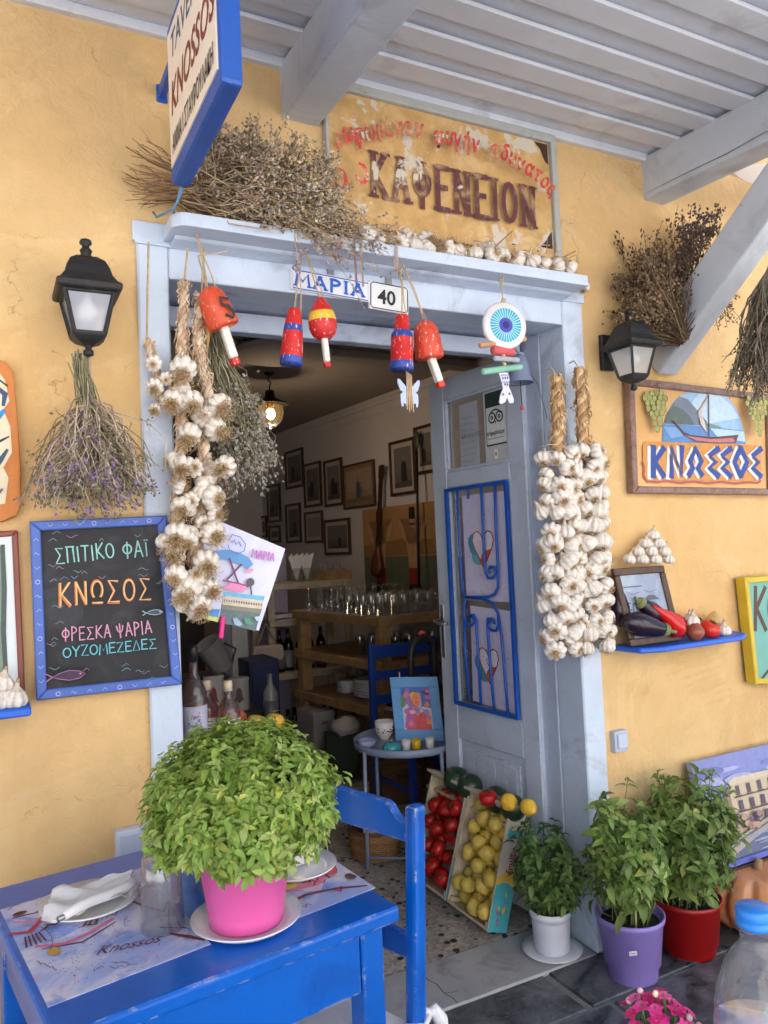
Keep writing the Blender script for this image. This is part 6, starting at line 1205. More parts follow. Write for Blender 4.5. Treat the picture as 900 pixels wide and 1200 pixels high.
# mural canvas
l = PL(427, 650, WP + WN * .03, WN); r = l + WD * 1.35; zt = PL(470, 592, WP + WN * .03, WN)[2]; zb = .98; O = V(l[0], l[1], zb); t = thing('canvas_mural', 'wide canvas of two bare chested dancers in red sashes behind the glasses', 'painting', O); hh = zt - zb; Lm = 1.35
mb = MB(); mb.box(O + WD * Lm / 2 + V(0, 0, hh / 2) - WN * .008, (Lm, hh, .02), (1, 1, 1), WD, (0, 0, 1), WN); part(mb, 'canvas', pmat('canvas', S(176, 132, 84), .8, .15, 4), t)
a = Art(O + WN * .0025, WD, (0, 0, 1)); a.rect(0, 0, Lm, hh * .48, S(96, 100, 82)); a.poly([(0, hh * .48), (Lm, hh * .5), (Lm, hh * .62), (.6, hh * .66), (0, hh * .6)], S(150, 110, 62))
for cx in (.26, .74):
    sk = S(186, 142, 104); a.poly([(cx - .10, hh * .72), (cx - .17, hh * .86), (cx - .19, hh * .84), (cx - .15, hh * .66), (cx - .05, hh * .60), (cx + .05, hh * .60), (cx + .15, hh * .66), (cx + .20, hh * .84), (cx + .18, hh * .87), (cx + .10, hh * .72), (cx + .06, hh * .34), (cx - .06, hh * .34)], sk); a.oval(cx, hh * .82, .035, .05, sk); a.poly([(cx - .04, hh * .85), (cx + .04, hh * .85), (cx + .035, hh * .97), (cx - .035, hh * .97)], S(44, 30, 30)); a.rect(cx - .07, hh * .2, cx + .07, hh * .36, S(140, 40, 34)); a.poly([(cx - .10, 0), (cx + .12, 0), (cx + .08, hh * .2), (cx - .07, hh * .2)], S(34, 30, 36)); a.stroke([(cx - .02, hh * .45), (cx, hh * .6)], .006, S(140, 100, 72)); a.stroke([(cx - .035, hh * .80), (cx + .03, hh * .80)], .012, S(40, 28, 26))
a.put('figures', t, 'matte')
# lute and long spoon on the wall
p0, p1 = PL(447, 548, WP + WN * .05, WN), PL(441, 676, WP + WN * .07, WN); d = unit(p1 - p0); L = np.linalg.norm(p1 - p0); t = thing('lute', 'long necked brown lute hanging in front of the broad painting', 'lute', p1); mb = MB(); mb.lathe([(.001, L * .70), (.025, L * .73), (.065, L * .84), (.08, L * .92), (.065, L * .985), (.001, L)], 20, p0, d, sq=(1, .55), ux=WD); part(mb, 'body', pmat('lute_wood', S(104, 56, 30), .3, .2), t); mb = MB(); mb.bar(p0, p0 + d * L * .74, .032, .022, WN); part(mb, 'neck', 'dark_frame', t)
mb = MB(); mb.box(p0 + d * .03, (.05, .10, .02), (1, 1, 1), WD, d, WN)
for k in range(3): mb.tube([p0 + d * (.0 + .03 * k) - WD * .045, p0 + d * (.0 + .03 * k) + WD * .045], .004, 6)
part(mb, 'head', 'dark_frame', t)
p0, p1 = PL(488, 507, WP + WN * .05, WN), PL(491, 700, WP + WN * .12, WN); d = unit(p1 - p0); t = thing('long_spoon', 'very long black handled spoon leaning upright on the side wall', 'spoon', p1); mb = MB(); mb.tube([p0 + d * .10, p1], .010, 8); part(mb, 'handle', pmat('spoon_black', S(34, 30, 30), .5), t); mb = MB(); mb.lathe([(.001, -.02), (.03, .01), (.036, .05), (.022, .10), (.011, .14)], 14, p0, d, sq=(1, .4), ux=WD); part(mb, 'bowl', pmat('spoon_grey', S(84, 80, 78), .4), t)
# pendant lamp
c = W(317, 485, 2.75); t = thing('pendant_lamp', 'lit pendant lantern with a black shade and round glass in the dark room', 'lamp', c)
mb = MB(); mb.lathe([(.001, .155), (.028, .155), (.036, .11), (.05, .10), (.12, .068), (.124, .06), (.118, .06), (.05, .09), (.001, .10)], 28, c); part(mb, 'shade', 'black_iron', t)
mb = MB(); mb.lathe([(.055, .065), (.084, .05), (.088, .0), (.072, -.05), (.035, -.082), (.012, -.088), (.008, -.10), (.001, -.10)], 24, c); part(mb, 'glass_globe', pane_mat('globe', (1, .86, .6), milk=.05), t)
mb = MB()
for k in range(6): a_ = k * math.pi / 3; mb.tube([c + V(math.cos(a_) * r_, math.sin(a_) * r_, z) for r_, z in ((.058, .066), (.087, .05), (.091, 0), (.075, -.05), (.03, -.086))], .0022, 5)
part(mb, 'cage', 'black_iron', t)
mb = MB(); mb.ball(c + V(0, 0, .0), .030, n=14, m=10, sq=(1, 1, 1.3)); part(mb, 'bulb', 'bulb_on', t)
mb = MB(); mb.tube([c + V(0, 0, .03), c + V(0, 0, .12)], .02, 10); part(mb, 'socket', pmat('brass', S(160, 120, 60), .4, metal=.6), t)
mb = MB(); zc = 2.608 - c[2]; mb.tube([c + V(0, 0, .15), c + V(0, 0, .19), c + V(.012, 0, .205), c + V(0, 0, .22), c + V(-.012, 0, .235), c + V(0, 0, .25), c + V(0, 0, zc)], .005, 6); mb.lathe([(.001, zc - .02), (.03, zc - .015), (.035, zc), (.001, zc)], 14, c); part(mb, 'hanger', 'black_iron', t)
ld = bpy.data.lights.new('pendant_light', 'POINT'); ld.energy = 2.2; ld.color = (1, .78, .54); ld.shadow_soft_size = .05; lo = bpy.data.objects.new('pendant_light', ld); COL.objects.link(lo); lo.location = tuple(c + V(0, 0, -.14))
# bag on the shelf post
c = at(314, 764, 3.04, W(314, 764, 3.04)[2]); t = thing('handbag', 'small beige handbag hung by its strap on the shelf post', 'handbag', c); mb = MB(); mb.prism([(-.11, -.055), (.10, -.06), (.115, -.02), (.10, .045), (-.10, .05), (-.115, 0)], c + V(0, .03, 0), (1, 0, 0), (0, 0, 1), .06); part(mb, 'bag_body', pmat('bag', S(176, 160, 146), .7, .1), t, bevel=.015, seg=2); mb = MB(); mb.tube([c + V(-.08, 0, .04), c + V(-.02, .02, .15), c + V(.0, .03, .19), c + V(.02, .02, .15), c + V(.07, 0, .04)], .007, 6); part(mb, 'strap', pmat('strap', S(150, 134, 120), .7), t)
# boxes on the floor
def carton(label, c, sz, col, rot=0., mat='matte'):
    t = thing('cardboard_box', label, 'box', c, 'boxes under the counter'); u = V(math.cos(rot), math.sin(rot), 0); v = V(-math.sin(rot), math.cos(rot), 0); c = V(*c); mb = MB(); mb.box(c + V(0, 0, sz[2] / 2), sz, col, u, v, (0, 0, 1)); part(mb, 'box_body', mat, t, bevel=.004); mb = MB(); mb.box(c + V(0, 0, sz[2] * .8) - v * (sz[1] / 2 + .0015), (sz[0] * .3, .002, .02), sc3(col, .5), u, v, (0, 0, 1)); mb.box(c + V(0, 0, sz[2] + .0012), (sz[0], .05, .002), sc3(col, .8), u, v, (0, 0, 1)); part(mb, 'tape', mat, t)
carton('pale grey carton standing under the wooden counter', (1.90, 2.72, 0), (.16, .24, .36), S(150, 144, 146), .1); carton('low printed carton on the floor left of the grey one', (1.83, 2.98, 0), (.15, .2, .22), S(120, 112, 112), .2); carton('brown carton under the counter nearest the chair', (2.0, 1.80, 0), (.24, .22, .19), S(104, 76, 58), -.1); carton('brown carton behind the nearest one under the counter', (2.16, 2.16, 0), (.3, .26, .28), S(96, 70, 54), .15)
c = V(1.93, 2.33, 0); t = thing('shopping_bag', 'dark green bag stuffed with white plastic under the counter', 'bag', c); mb = MB(); mb.prism([(-.09, 0), (.09, 0), (.10, .27), (-.10, .28)], c + V(0, .07, 0), (.95, -.3, 0), (0, 0, 1), .13, S(40, 52, 42)); part(mb, 'bag_body', 'matte', t, bevel=.01, seg=2)
mb = MB(); mb.ball(c + V(.01, -.0, .31), .085, S(176, 172, 172), 16, 10, (1, 1, .8)); mb.v = [tuple(np.array(q) + .02 * np.array(noise.noise_vector((q[0] * 20, q[1] * 20, q[2] * 20)))) for q in mb.v]; part(mb, 'plastic', 'plain', t)
def blob_(a, cx, cy, rx, ry, col, n=12): a.poly([(cx + rx * (1 + .3 * noise.noise((k * .9, cx * 9, cy * 9))) * math.cos(6.283 * k / n), cy + ry * (1 + .3 * noise.noise((k * .9, cx * 9 + 5, cy * 9))) * math.sin(6.283 * k / n)) for k in range(n)], col)
# the blue chair inside
def chair(label, loc, ux, uy, mat, wd=.40, dp=.40, top=.88, rails=3, seat=True):
    """ux along the back from post to post, uy from the back towards the front of the seat"""
    t = thing('wooden_chair', label, 'chair', loc); o = V(*loc); ux = unit(ux); uy = unit(uy)
    def B(c, sz, nm, bev=.006): mb = MB(); mb.box(o + ux * c[0] + uy * c[1] + V(0, 0, c[2]), sz, (1, 1, 1), ux, uy, (0, 0, 1)); return part(mb, nm, mat, t, bevel=bev, seg=2)
    for s_ in (-1, 1): B((s_ * wd / 2, -.0, top / 2), (.034, .034, top), 'back_post'); B((s_ * wd / 2, dp, .215), (.034, .034, .43), 'leg')
    for s_ in (-1, 1): B((s_ * wd / 2, dp / 2, .39), (.02, dp - .036, .05), 'seat_rail'); B((s_ * wd / 2, dp / 2, .18), (.018, dp - .036, .02), 'stretcher')
    for yv in (0, dp): B((0, yv, .39), (wd - .036, .02, .05), 'seat_rail')
    if seat: B((0, dp / 2 + .008, .446), (wd + .02, dp - .02, .03), 'seat')
    for k in range(rails): B((0, 0, top - .05 - .13 * k), (wd - .036, .018, .05 if k else .07), 'back_slat', .004)
    return t
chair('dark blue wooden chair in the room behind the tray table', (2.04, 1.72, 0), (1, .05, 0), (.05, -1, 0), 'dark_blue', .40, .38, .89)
# black tube arch
c = at(497, 800, 1.28, 0); t = thing('black_tube_arch', 'black padded arch standing behind the blue framed portrait', 'arch', c); zt = W(497, 748, 1.28)[2]; mb = MB(); mb.tube([c + V(-.075, 0, .47), c + V(-.07, 0, zt - .09)] + [c + V(.065 * math.cos(R(180 - 18 * k)), 0, zt - .065 + .065 * math.sin(R(18 * k))) for k in range(11)] + [c + V(.075, 0, .47)], .017, 12); part(mb, 'tube', pmat('rubber', S(30, 30, 34), .5), t); mb = MB(); mb.tube([c + V(-.017, -.002, zt + .02), c + V(-.005, -.002, zt + .032), c + V(.017, -.002, zt + .024)], .011, 8, S(206, 92, 70)); part(mb, 'clip', 'plain', t)
mb = MB(); mb.box(c + V(0, 0, .4665), (.2, .05, .008), S(40, 40, 44)); part(mb, 'foot_bar', 'plain', t)
# tray table
TZ = .51; TC = V(1.70, 1.08, 0); t = thing('tray_table', 'grey blue round tray table on thin legs holding cups and a framed portrait', 'table', TC); mb = MB(); mb.lathe([(.001, TZ - .014), (.235, TZ - .014), (.245, TZ - .008), (.248, TZ + .022), (.243, TZ + .022), (.238, TZ - .004), (.001, TZ - .004)], 40, TC); part(mb, 'tray', 'tray_grey', t)
for a_ in (190, 280, 10, 100):
    d = V(math.cos(R(a_)), math.sin(R(a_)), 0); mb = MB(); mb.tube([TC + d * .242 + V(0, 0, TZ - .0), TC + d * .25 + V(0, 0, 0)], .009, 8); part(mb, 'leg', 'tray_grey', t)
mb = MB()
for a_ in (190, 280, 10, 100): d = V(math.cos(R(a_)), math.sin(R(a_)), 0); e = V(math.cos(R(a_ + 90)), math.sin(R(a_ + 90)), 0); mb.tube([TC + d * .25 + V(0, 0, .05), TC + e * .25 + V(0, 0, .05)], .006, 6)
part(mb, 'foot_rail', 'tray_grey', t)
def ont(px, py, z=TZ - .0035): return Zp(px, py, z)
O = ont(464, 868); w_ = .20; uu = unit(V(.9, .12, 0)); e2 = ont(521, 868) - O; w_ = np.linalg.norm(e2); uu = unit(e2); vv = unit(V(.05, .22, 1)); nn = unit(np.cross(uu, vv)); hh = w_ * 1.28
t = thing('portrait_picture', 'bright pink and orange portrait in a wide pale blue frame on the tray table', 'picture', O)
def pb(mb, a0, b0, a1, b1, d0, d1): mb.box(O + uu * (a0 + a1) / 2 + vv * (b0 + b1) / 2 + nn * (d0 + d1) / 2, (a1 - a0, b1 - b0, d1 - d0), (1, 1, 1), uu, vv, nn)
mb = MB()
for q_ in ((0, 0, w_, hh * .17), (0, hh * .83, w_, hh), (0, hh * .17 + .0004, w_ * .2, hh * .83 - .0004), (w_ * .8, hh * .17 + .0004, w_, hh * .83 - .0004)): pb(mb, *q_, -.012, .004)
part(mb, 'frame', pmat('sky_frame', S(96, 160, 220), .45, .06), t, bevel=.002); mb = MB(); pb(mb, w_ * .195, hh * .165, w_ * .805, hh * .835, -.010, -.002); part(mb, 'picture', pmat('art_paper', S(206, 210, 226), .5, .04), t)
a = Art(O + nn * -.0016, uu * w_, vv * hh); a.poly([(.2, .6), (.8, .5), (.8, .83), (.2, .83)], S(90, 120, 196)); a.poly([(.25, .17), (.3, .35), (.36, .48), (.5, .52), (.66, .48), (.76, .36), (.78, .17)], S(222, 90, 96)); a.poly([(.22, .2), (.3, .5), (.42, .55), (.44, .2)], S(206, 96, 180)); a.oval(.5, .62, .11, .13, S(236, 130, 60)); a.poly([(.52, .5), (.62, .55), (.6, .74), (.52, .75)], S(196, 170, 226)); a.oval(.46, .70, .08, .06, S(240, 196, 90)); a.stroke([(.5, .2), (.6, .5), (.66, .7)], .002, S(80, 60, 110)); [blob_(a, rnd.uniform(.24, .76), rnd.uniform(.2, .8), rnd.uniform(.03, .07), rnd.uniform(.02, .05), rnd.choice([S(230, 120, 150), S(240, 150, 90), S(150, 130, 210), S(206, 120, 190), S(236, 196, 190), S(120, 150, 220)])) for _ in range(26)]; a.oval(.51, .645, .085, .10, S(238, 146, 84)); a.stroke([(.49, .60), (.53, .59)], .003, S(160, 50, 70)); a.stroke([(.46, .67), (.485, .675)], .002, S(80, 50, 80)); a.stroke([(.54, .67), (.565, .668)], .002, S(80, 50, 80)); a.stroke([(.515, .67), (.505, .63), (.52, .627)], .0015, S(150, 70, 70)); a.stroke([(.66, .76), (.76, .72)], .008, S(120, 40, 60)); a.poly([(.2, .5), (.28, .55), (.26, .7), (.2, .7)], S(110, 150, 90)); a.put('artwork', t)
mb = MB(); pb(mb, w_ * .20, hh * .985, w_ * .225, hh * 1.08, .002, .010); part(mb, 'clothes_peg', pmat('pink_peg', S(226, 150, 170), .5), t)
def cup(name, label, c, r, h, col, mat='gloss', handle=True, foot=.6, dots=None):
    t = thing(name, label, 'cup', c, 'cups on the tray table'); mb = MB(); mb.lathe([(.001, 0), (r * foot, 0), (r * foot, .004), (r * .92, h * .4), (r, h), (r * .93, h), (r * .85, h * .4), (.001, .008)], 20, c, col=col); part(mb, 'cup_body', mat, t)
    if handle: mb = MB(); mb.tube([c + V(r * .95, 0, h * .75), c + V(r * 1.45, 0, h * .7), c + V(r * 1.4, 0, h * .35), c + V(r * .9, 0, h * .3)], r * .12, 6, col); part(mb, 'handle', mat, t)
    if dots:
        a = MB()
        for k in range(16): th_ = rnd.uniform(3.2, 5.6); p = c + V(math.cos(th_) * r * .98, math.sin(th_) * r * .98, h * rnd.uniform(.45, .7)); a.ball(p, r * .07, dots, 6, 4)
        part(a, 'speckles', mat, t)
cup('bowl', 'large white footed bowl with dark sprigs, standing left of the portrait', ont(451, 866), .046, .085, S(214, 210, 214), 'gloss', False, .45, S(70, 60, 50)); cup('bowl', 'small blue and white bowl at the left edge of the tray', ont(430, 876), .042, .035, S(160, 170, 206), 'gloss', False, .4); cup('mug', 'white mug standing right of the turquoise teapot', ont(476, 878), .022, .042, S(206, 206, 214), 'gloss', False, .9); cup('mug', 'yellow mug between the two white mugs', ont(488, 877), .022, .04, S(206, 170, 30), 'gloss', False, .9); cup('mug', 'white mug at the right of the tray under the portrait', ont(504, 876), .021, .044, S(206, 206, 206), 'gloss', False, .9)
c = ont(459, 882); t = thing('teapot', 'squat turquoise teapot at the front of the tray', 'teapot', c); mb = MB(); mb.lathe([(.001, 0), (.03, 0), (.041, .012), (.043, .026), (.032, .042), (.012, .048), (.001, .048)], 22, c, col=S(60, 150, 164)); part(mb, 'pot_body', 'gloss', t); mb = MB(); mb.ball(c + V(0, 0, .053), .007, S(120, 110, 100), 8, 6); part(mb, 'lid_knob', 'gloss', t); mb = MB(); mb.tube([c + V(-.03, -.02, .02), c + V(-.045, -.03, .03), c + V(-.05, -.034, .042)], [.008, .006, .004], 7, S(60, 150, 164)); part(mb, 'spout', 'gloss', t)
# wicker basket on the floor
c = V(1.56, 1.17, 0); t = thing('wicker_basket', 'round wicker basket with white papers on the terrazzo floor under the tray', 'basket', c); mb = MB()
for k in range(13): 
    z = .006 + k * .0095; r_ = .105 + .018 * k / 12
    mb.tube([c + V(math.cos(th_ * .1745) * (r_ + .003 * (-1) ** (th_ + k)), math.sin(th_ * .1745) * (r_ + .003 * (-1) ** (th_ + k)), z) for th_ in range(37)], .0052, 5, vary(S(150, 112, 72), .2), False)
part(mb, 'weave', 'wicker', t); mb = MB(); mb.lathe([(.001, .003), (.1, .003), (.112, .12), (.106, .12), (.095, .01), (.001, .008)], 24, c, col=S(70, 50, 34)); part(mb, 'inside', 'wicker', t)
mb = MB(); mb.tube([c + V(math.cos(k * .2618) * .124, math.sin(k * .2618) * .124, .128 + .002 * (k % 2)) for k in range(25)], .009, 7, S(96, 66, 44), False); part(mb, 'rim', 'wicker', t)
t2 = thing('paper_sheets', 'folded white papers tucked in the wicker basket', 'paper', c + V(0, 0, .01)); mb = MB(); mb.prism([(-.06, 0), (.05, 0), (.07, .15), (-.03, .17)], c + V(0, .02, .02), (1, .1, 0), (0, .2, 1), .003, S(206, 206, 224)); mb.prism([(-.02, 0), (.07, 0), (.08, .11), (.0, .13)], c + V(.01, -.03, .02), (1, -.2, 0), (0, .1, 1), .003, S(190, 190, 206)); part(mb, 'sheet', 'plain', t2)
# the drawing pinned up behind the left garlic
y = .02; t = thing('hand_drawn_poster', 'tilted white poster with a pink and blue boat drawing behind the left garlic', 'poster', W(262, 690, y)); PT = [(262, 613), (334, 643), (301, 739), (214, 716), (222, 640)]
mb = MB(); P = [(W(*p, y)[0], W(*p, y)[2]) for p in ((248, 607), (334, 643), (303, 739), (212, 712))]; mb.prism(P[::-1], (0, y, 0), (1, 0, 0), (0, 0, 1), .003, S(206, 208, 232)); part(mb, 'sheet', 'plain', t)
yy = y - .0033; a = wallart(yy); f = flat(yy, 200, 600, 5.625)
a.poly(f((350, 525), (620, 555), (560, 785), (315, 725)), S(96, 116, 120)); a.poly(f((350, 525), (620, 555), (612, 585), (345, 552)), S(110, 180, 216)); a.poly(f((345, 552), (612, 585), (600, 640), (340, 610)), S(206, 196, 180)); a.poly(f((340, 610), (600, 640), (592, 668), (335, 640)), S(130, 130, 116))
for k in range(16): x_ = 350 + k * 16; a.poly(f((x_, 575 + k * 1.8), (x_ + 6, 576 + k * 1.8), (x_ + 6, 592 + k * 1.8), (x_, 590 + k * 1.8)), S(110, 96, 90))
a.poly(f((405, 700), (430, 695), (470, 740), (450, 752), (415, 740)), S(150, 176, 206)); a.poly(f((475, 700), (510, 700), (545, 735), (520, 745), (490, 735)), S(90, 150, 120)); a.poly(f((545, 690), (580, 685), (585, 720), (560, 715)), S(190, 200, 210)); a.poly(f((60, 630), (315, 690), (305, 725), (55, 660)), S(196, 206, 120)); a.poly(f((230, 640), (320, 640), (305, 695), (240, 680)), S(80, 140, 206))
a.stroke(f((300, 285), (360, 280), (430, 300), (490, 325), (505, 345)), .03, S(96, 150, 206), .2); a.stroke(f((380, 305), (440, 470)), .005, S(110, 60, 110)); a.stroke(f((460, 345), (365, 445)), .005, S(110, 60, 110)); a.poly(f((340, 500), (400, 460), (505, 485), (470, 530), (390, 520)), S(222, 140, 186)); a.stroke(f((340, 450), (440, 470), (505, 490)), .004, S(150, 60, 110)); a.oval(*f((518, 462))[0], .012, .012, S(90, 80, 90), 10); a.stroke(f((518, 480), (525, 540)), .005, S(90, 80, 90)); a.poly(f((480, 400), (500, 375), (540, 372), (535, 390), (500, 398)), S(226, 150, 176)); a.poly(f((130, 260), (160, 265), (155, 310), (135, 300)), S(226, 90, 130))
a.stroke(f((372, 190), (400, 150), (450, 165), (485, 210), (478, 255), (440, 275), (380, 250), (370, 215)), .003, S(110, 130, 206)); a.stroke(f((395, 200), (410, 185), (425, 215), (440, 195), (455, 225)), .004, S(110, 130, 206)); 
fit(a, yy, 'ΜΑΡΙΑ', (293, 653), (319, 657), 9, S(190, 110, 190), .2, .16, jig=.06); a.put('drawing', t)
c = W(260, 735, y - .015); mb = MB(); mb.bar(c + V(-.004, 0, -.03), c + V(.004, 0, .03), .012, .012, (0, 1, 0)); single(mb, 'clothes_peg', pmat('magenta_peg', S(226, 20, 130), .4), 'magenta clothes peg gripping the lower edge of the drawn poster', 'peg', bevel=.002)
# ------------------------------------------------------------------ leaves
def leafcloud(pos, nrm, tip, L, Wd, cols, fold=.25, droop=.25):
    pos, nrm, tip = map(np.asarray, (pos, nrm, tip)); n = len(pos); tip = tip - nrm * np.sum(tip * nrm, 1)[:, None]; tip /= np.linalg.norm(tip, axis=1)[:, None] + 1e-9; sd_ = np.cross(nrm, tip); L = np.asarray(L)[:, None]; Wd = np.asarray(Wd)[:, None]
    pts = [pos, pos + tip * L * .30 + sd_ * Wd * .42 + nrm * Wd * fold, pos + tip * L * .33 - nrm * 0, pos + tip * L * .30 - sd_ * Wd * .42 + nrm * Wd * fold, pos + tip * L * .68 + sd_ * Wd * .34 + nrm * (Wd * fold * .8 - L * droop * .35), pos + tip * L * .68 - nrm * L * droop * .3, pos + tip * L * .68 - sd_ * Wd * .34 + nrm * (Wd * fold * .8 - L * droop * .35), pos + tip * L - nrm * L * droop]
    mb = MB(); vs = np.stack(pts, 1).reshape(-1, 3); mb.v = [tuple(q) for q in vs.tolist()]
    F = [(0, 2, 1), (0, 3, 2), (1, 2, 5, 4), (2, 3, 6, 5), (4, 5, 7), (5, 6, 7)]
    for i in range(n):
        for f_ in F: mb.f.append(tuple(8 * i + k for k in f_)); mb.c.append(cols[i]); mb.sm.append(True)
    return mb
def whorls(tips, axes, LL_, cols, n=6, tiers=2):
    P, N, T, L, Wd, C = [], [], [], [], [], []
    for p, ax in zip(tips, axes):
        ax = unit(ax); u, v = perp(ax); c0 = rnd.choice(cols); ph = rnd.uniform(0, 6)
        for tr in range(tiers):
            for k in range(2 if tr % 2 else n // 2 if n > 4 else 2):
                a = ph + tr * 1.57 + k * (math.pi if tr % 2 or n <= 4 else 2 * math.pi / max(1, n // 2)) + rnd.uniform(-.4, .4); o = u * math.cos(a) + v * math.sin(a); el = rnd.uniform(-.25, .7) if tr else rnd.uniform(.2, 1.0)
                d = unit(o + ax * el); l = LL_ * rnd.uniform(.45, 1.25) * (1 - .28 * (tr == 0))
                P.append(p - ax * LL_ * (.34 * tr)); T.append(d); nn = unit(ax * 1.0 - o * (el * .6) + npr.normal(0, .22, 3)); N.append(nn); L.append(l); Wd.append(l * rnd.uniform(.5, .66)); C.append(vary(c0 if rnd.random() > .05 else (c0[0] * 1.5, c0[1] * 1.2, c0[2]), .24))
    return P, N, T, L, Wd, C
def bush_ball(center, rx, rz, n, LL_, cols, root, seed=1, zmin=-.75):
    tips, axes, stems = [], [], MB(); i = 0
    while i < n:
        d = npr.normal(0, 1, 3); d /= np.linalg.norm(d)
        if d[2] < zmin: continue
        r = rnd.uniform(.62, 1.0) ** .6; bump = (1.08 if rnd.random() < .04 else 1) + .15 * noise.noise((d[0] * 2.3 + seed, d[1] * 2.3, d[2] * 2.3)) + .06 * noise.noise((d[0] * 6 + seed, d[1] * 6, d[2] * 6))
        p = center + V(d[0] * rx, d[1] * rx, d[2] * rz) * r * bump; tips.append(p); axes.append(unit(d * .75 + V(0, 0, .75))); i += 1
        if i % 3 == 0: stems.tube(curl(root + npr.normal(0, .012, 3), p - axes[-1] * LL_, -.05, .04, 4), [.0022, .0018, .0014, .001], 4, vary(S(110, 128, 60), .2), False)
    return tips, axes, stems
def pot(mb, c, prof, n=40, col=(1, 1, 1), seg=None): mb.lathe([(r, z) for r, z in prof], n, c, col=col)
# ------------------------------------------------------------------ the blue table in front
UT = V(math.cos(R(8.5)), math.sin(R(8.5)), 0); VT = V(-UT[1], UT[0], 0); FRc = V(.666, -.798, 0); TW = .61; TH = .75
def tb(u, v, z=0): return FRc + UT * (u - TW) + VT * v + V(0, 0, z)      # u,v from the front left corner
t = thing('dining_table', 'small bright blue wooden table laid with two paper mats in front of the wall', 'table', tb(TW / 2, TW / 2))
def tbox(u0, u1, v0, v1, z0, z1, nm, bev=.003, seg=1): mb = MB(); mb.box(tb((u0 + u1) / 2, (v0 + v1) / 2, (z0 + z1) / 2), (u1 - u0, v1 - v0, z1 - z0), (1, 1, 1), UT, VT, (0, 0, 1)); return part(mb, nm, 'table_blue', t, bevel=bev, seg=seg)
tbox(0, TW, 0, TW, TH - .03, TH, 'tabletop', .008, 3)
e = .028
for u0, u1, v0, v1 in ((e + .046, TW - e - .046, e, e + .022), (e + .046, TW - e - .046, TW - e - .022, TW - e), (e, e + .022, e + .046, TW - e - .046), (TW - e - .022, TW - e, e + .046, TW - e - .046)): tbox(u0, u1, v0, v1, TH - .145, TH - .0305, 'apron', .002)
for u0 in (e - .004, TW - e - .044):
    for v0 in (e - .004, TW - e - .044): tbox(u0, u0 + .048, v0, v0 + .048, 0, TH - .0305, 'leg', .003)
def mat_(label, corners, art):
    q = [V(*Zp(px, py, TH + .0012)) for px, py in corners]; t = thing('paper_placemat', label, 'placemat', sum(q) / 4, 'paper placemats on the blue table'); mb = MB(); mb.add(q + [p - V(0, 0, .001) for p in q], [(0, 1, 2, 3), (0, 4, 5, 1), (1, 5, 6, 2), (2, 6, 7, 3), (3, 7, 4, 0), (7, 6, 5, 4)], S(206, 206, 228)); part(mb, 'paper', 'wash_paper', t)
    O = q[3]; a = Art(O + V(0, 0, .0002), q[2] - q[3], q[0] - q[3], .00012); art(a); a.put('drawing', t)
RD, PK, LB, DR = S(150, 34, 44), S(214, 130, 170), S(120, 150, 214), S(92, 30, 44)
def blob(a, cx, cy, rx, ry, col, n=14): a.poly([(cx + rx * (1 + .25 * noise.noise((k * .9, cx * 9, cy * 9))) * math.cos(6.283 * k / n), cy + ry * (1 + .25 * noise.noise((k * .9, cx * 9 + 5, cy * 9))) * math.sin(6.283 * k / n)) for k in range(n)], col)
def art1(a):
    for pts, w_, c_ in (([(.04, .82), (.16, .74), (.3, .80), (.45, .92)], .012, PK), ([(.05, .86), (.2, .84), (.4, .95)], .006, DR), ([(.1, .5), (.25, .44), (.42, .46), (.6, .52)], .013, S(206, 110, 150)), ([(.12, .46), (.35, .40), (.6, .48)], .005, DR), ([(.0, .7), (.1, .66), (.2, .74)], .014, S(190, 60, 80)), ([(.8, .62), (.86, .5), (.92, .42), (.99, .5)], .009, S(130, 90, 80)), ([(.55, .95), (.7, .93), (.85, .97)], .006, S(150, 60, 60)), ([(.84, .2), (.92, .12), (.98, .05)], .010, S(120, 50, 50)), ([(.82, .28), (.95, .2)], .006, S(110, 40, 60))): a.stroke(pts, w_, c_, .4)
    for k in range(5): a.stroke([(.06 + .022 * k, .62), (.04 + .03 * k, .52)], .006, DR, .5)
    blob(a, .17, .40, .04, .035, S(190, 150, 70)); blob(a, .10, .88, .05, .02, S(100, 40, 40)); blob(a, .86, .93, .05, .018, S(206, 190, 80))
    a.stroke(arc(.1, .56, .1, .16, -60, 100, 10), .0016, S(110, 110, 130))
    a.typed('Knossos', .36, .24, .075, S(104, 44, 90), 0, .75, .4, -.32)
    for x0, y0, n_, dx, dy in ((.42, .14, 16, .008, -.006), (.40, .10, 12, .009, -.004), (.05, .36, 14, .006, -.009), (.30, .12, 9, .008, .002)): a.stroke([(x0 + dx * k, y0 + dy * k + rnd.uniform(-.016, .016)) for k in range(n_)], .0014, S(104, 44, 90))
    for _ in range(34): x_, y_ = rnd.uniform(.02, .95), rnd.uniform(.5, .97); a.stroke([(x_ + .03 * k, y_ + rnd.uniform(-.03, .03)) for k in range(4)], rnd.uniform(.002, .009), rnd.choice([PK, RD, DR, S(200, 110, 140), S(110, 70, 60)]), .6)
    for _ in range(130): x_, y_ = rnd.uniform(.08, .95), rnd.uniform(.05, .48); a.oval(x_, y_, .004, .005, S(90, 90, 150), 5)
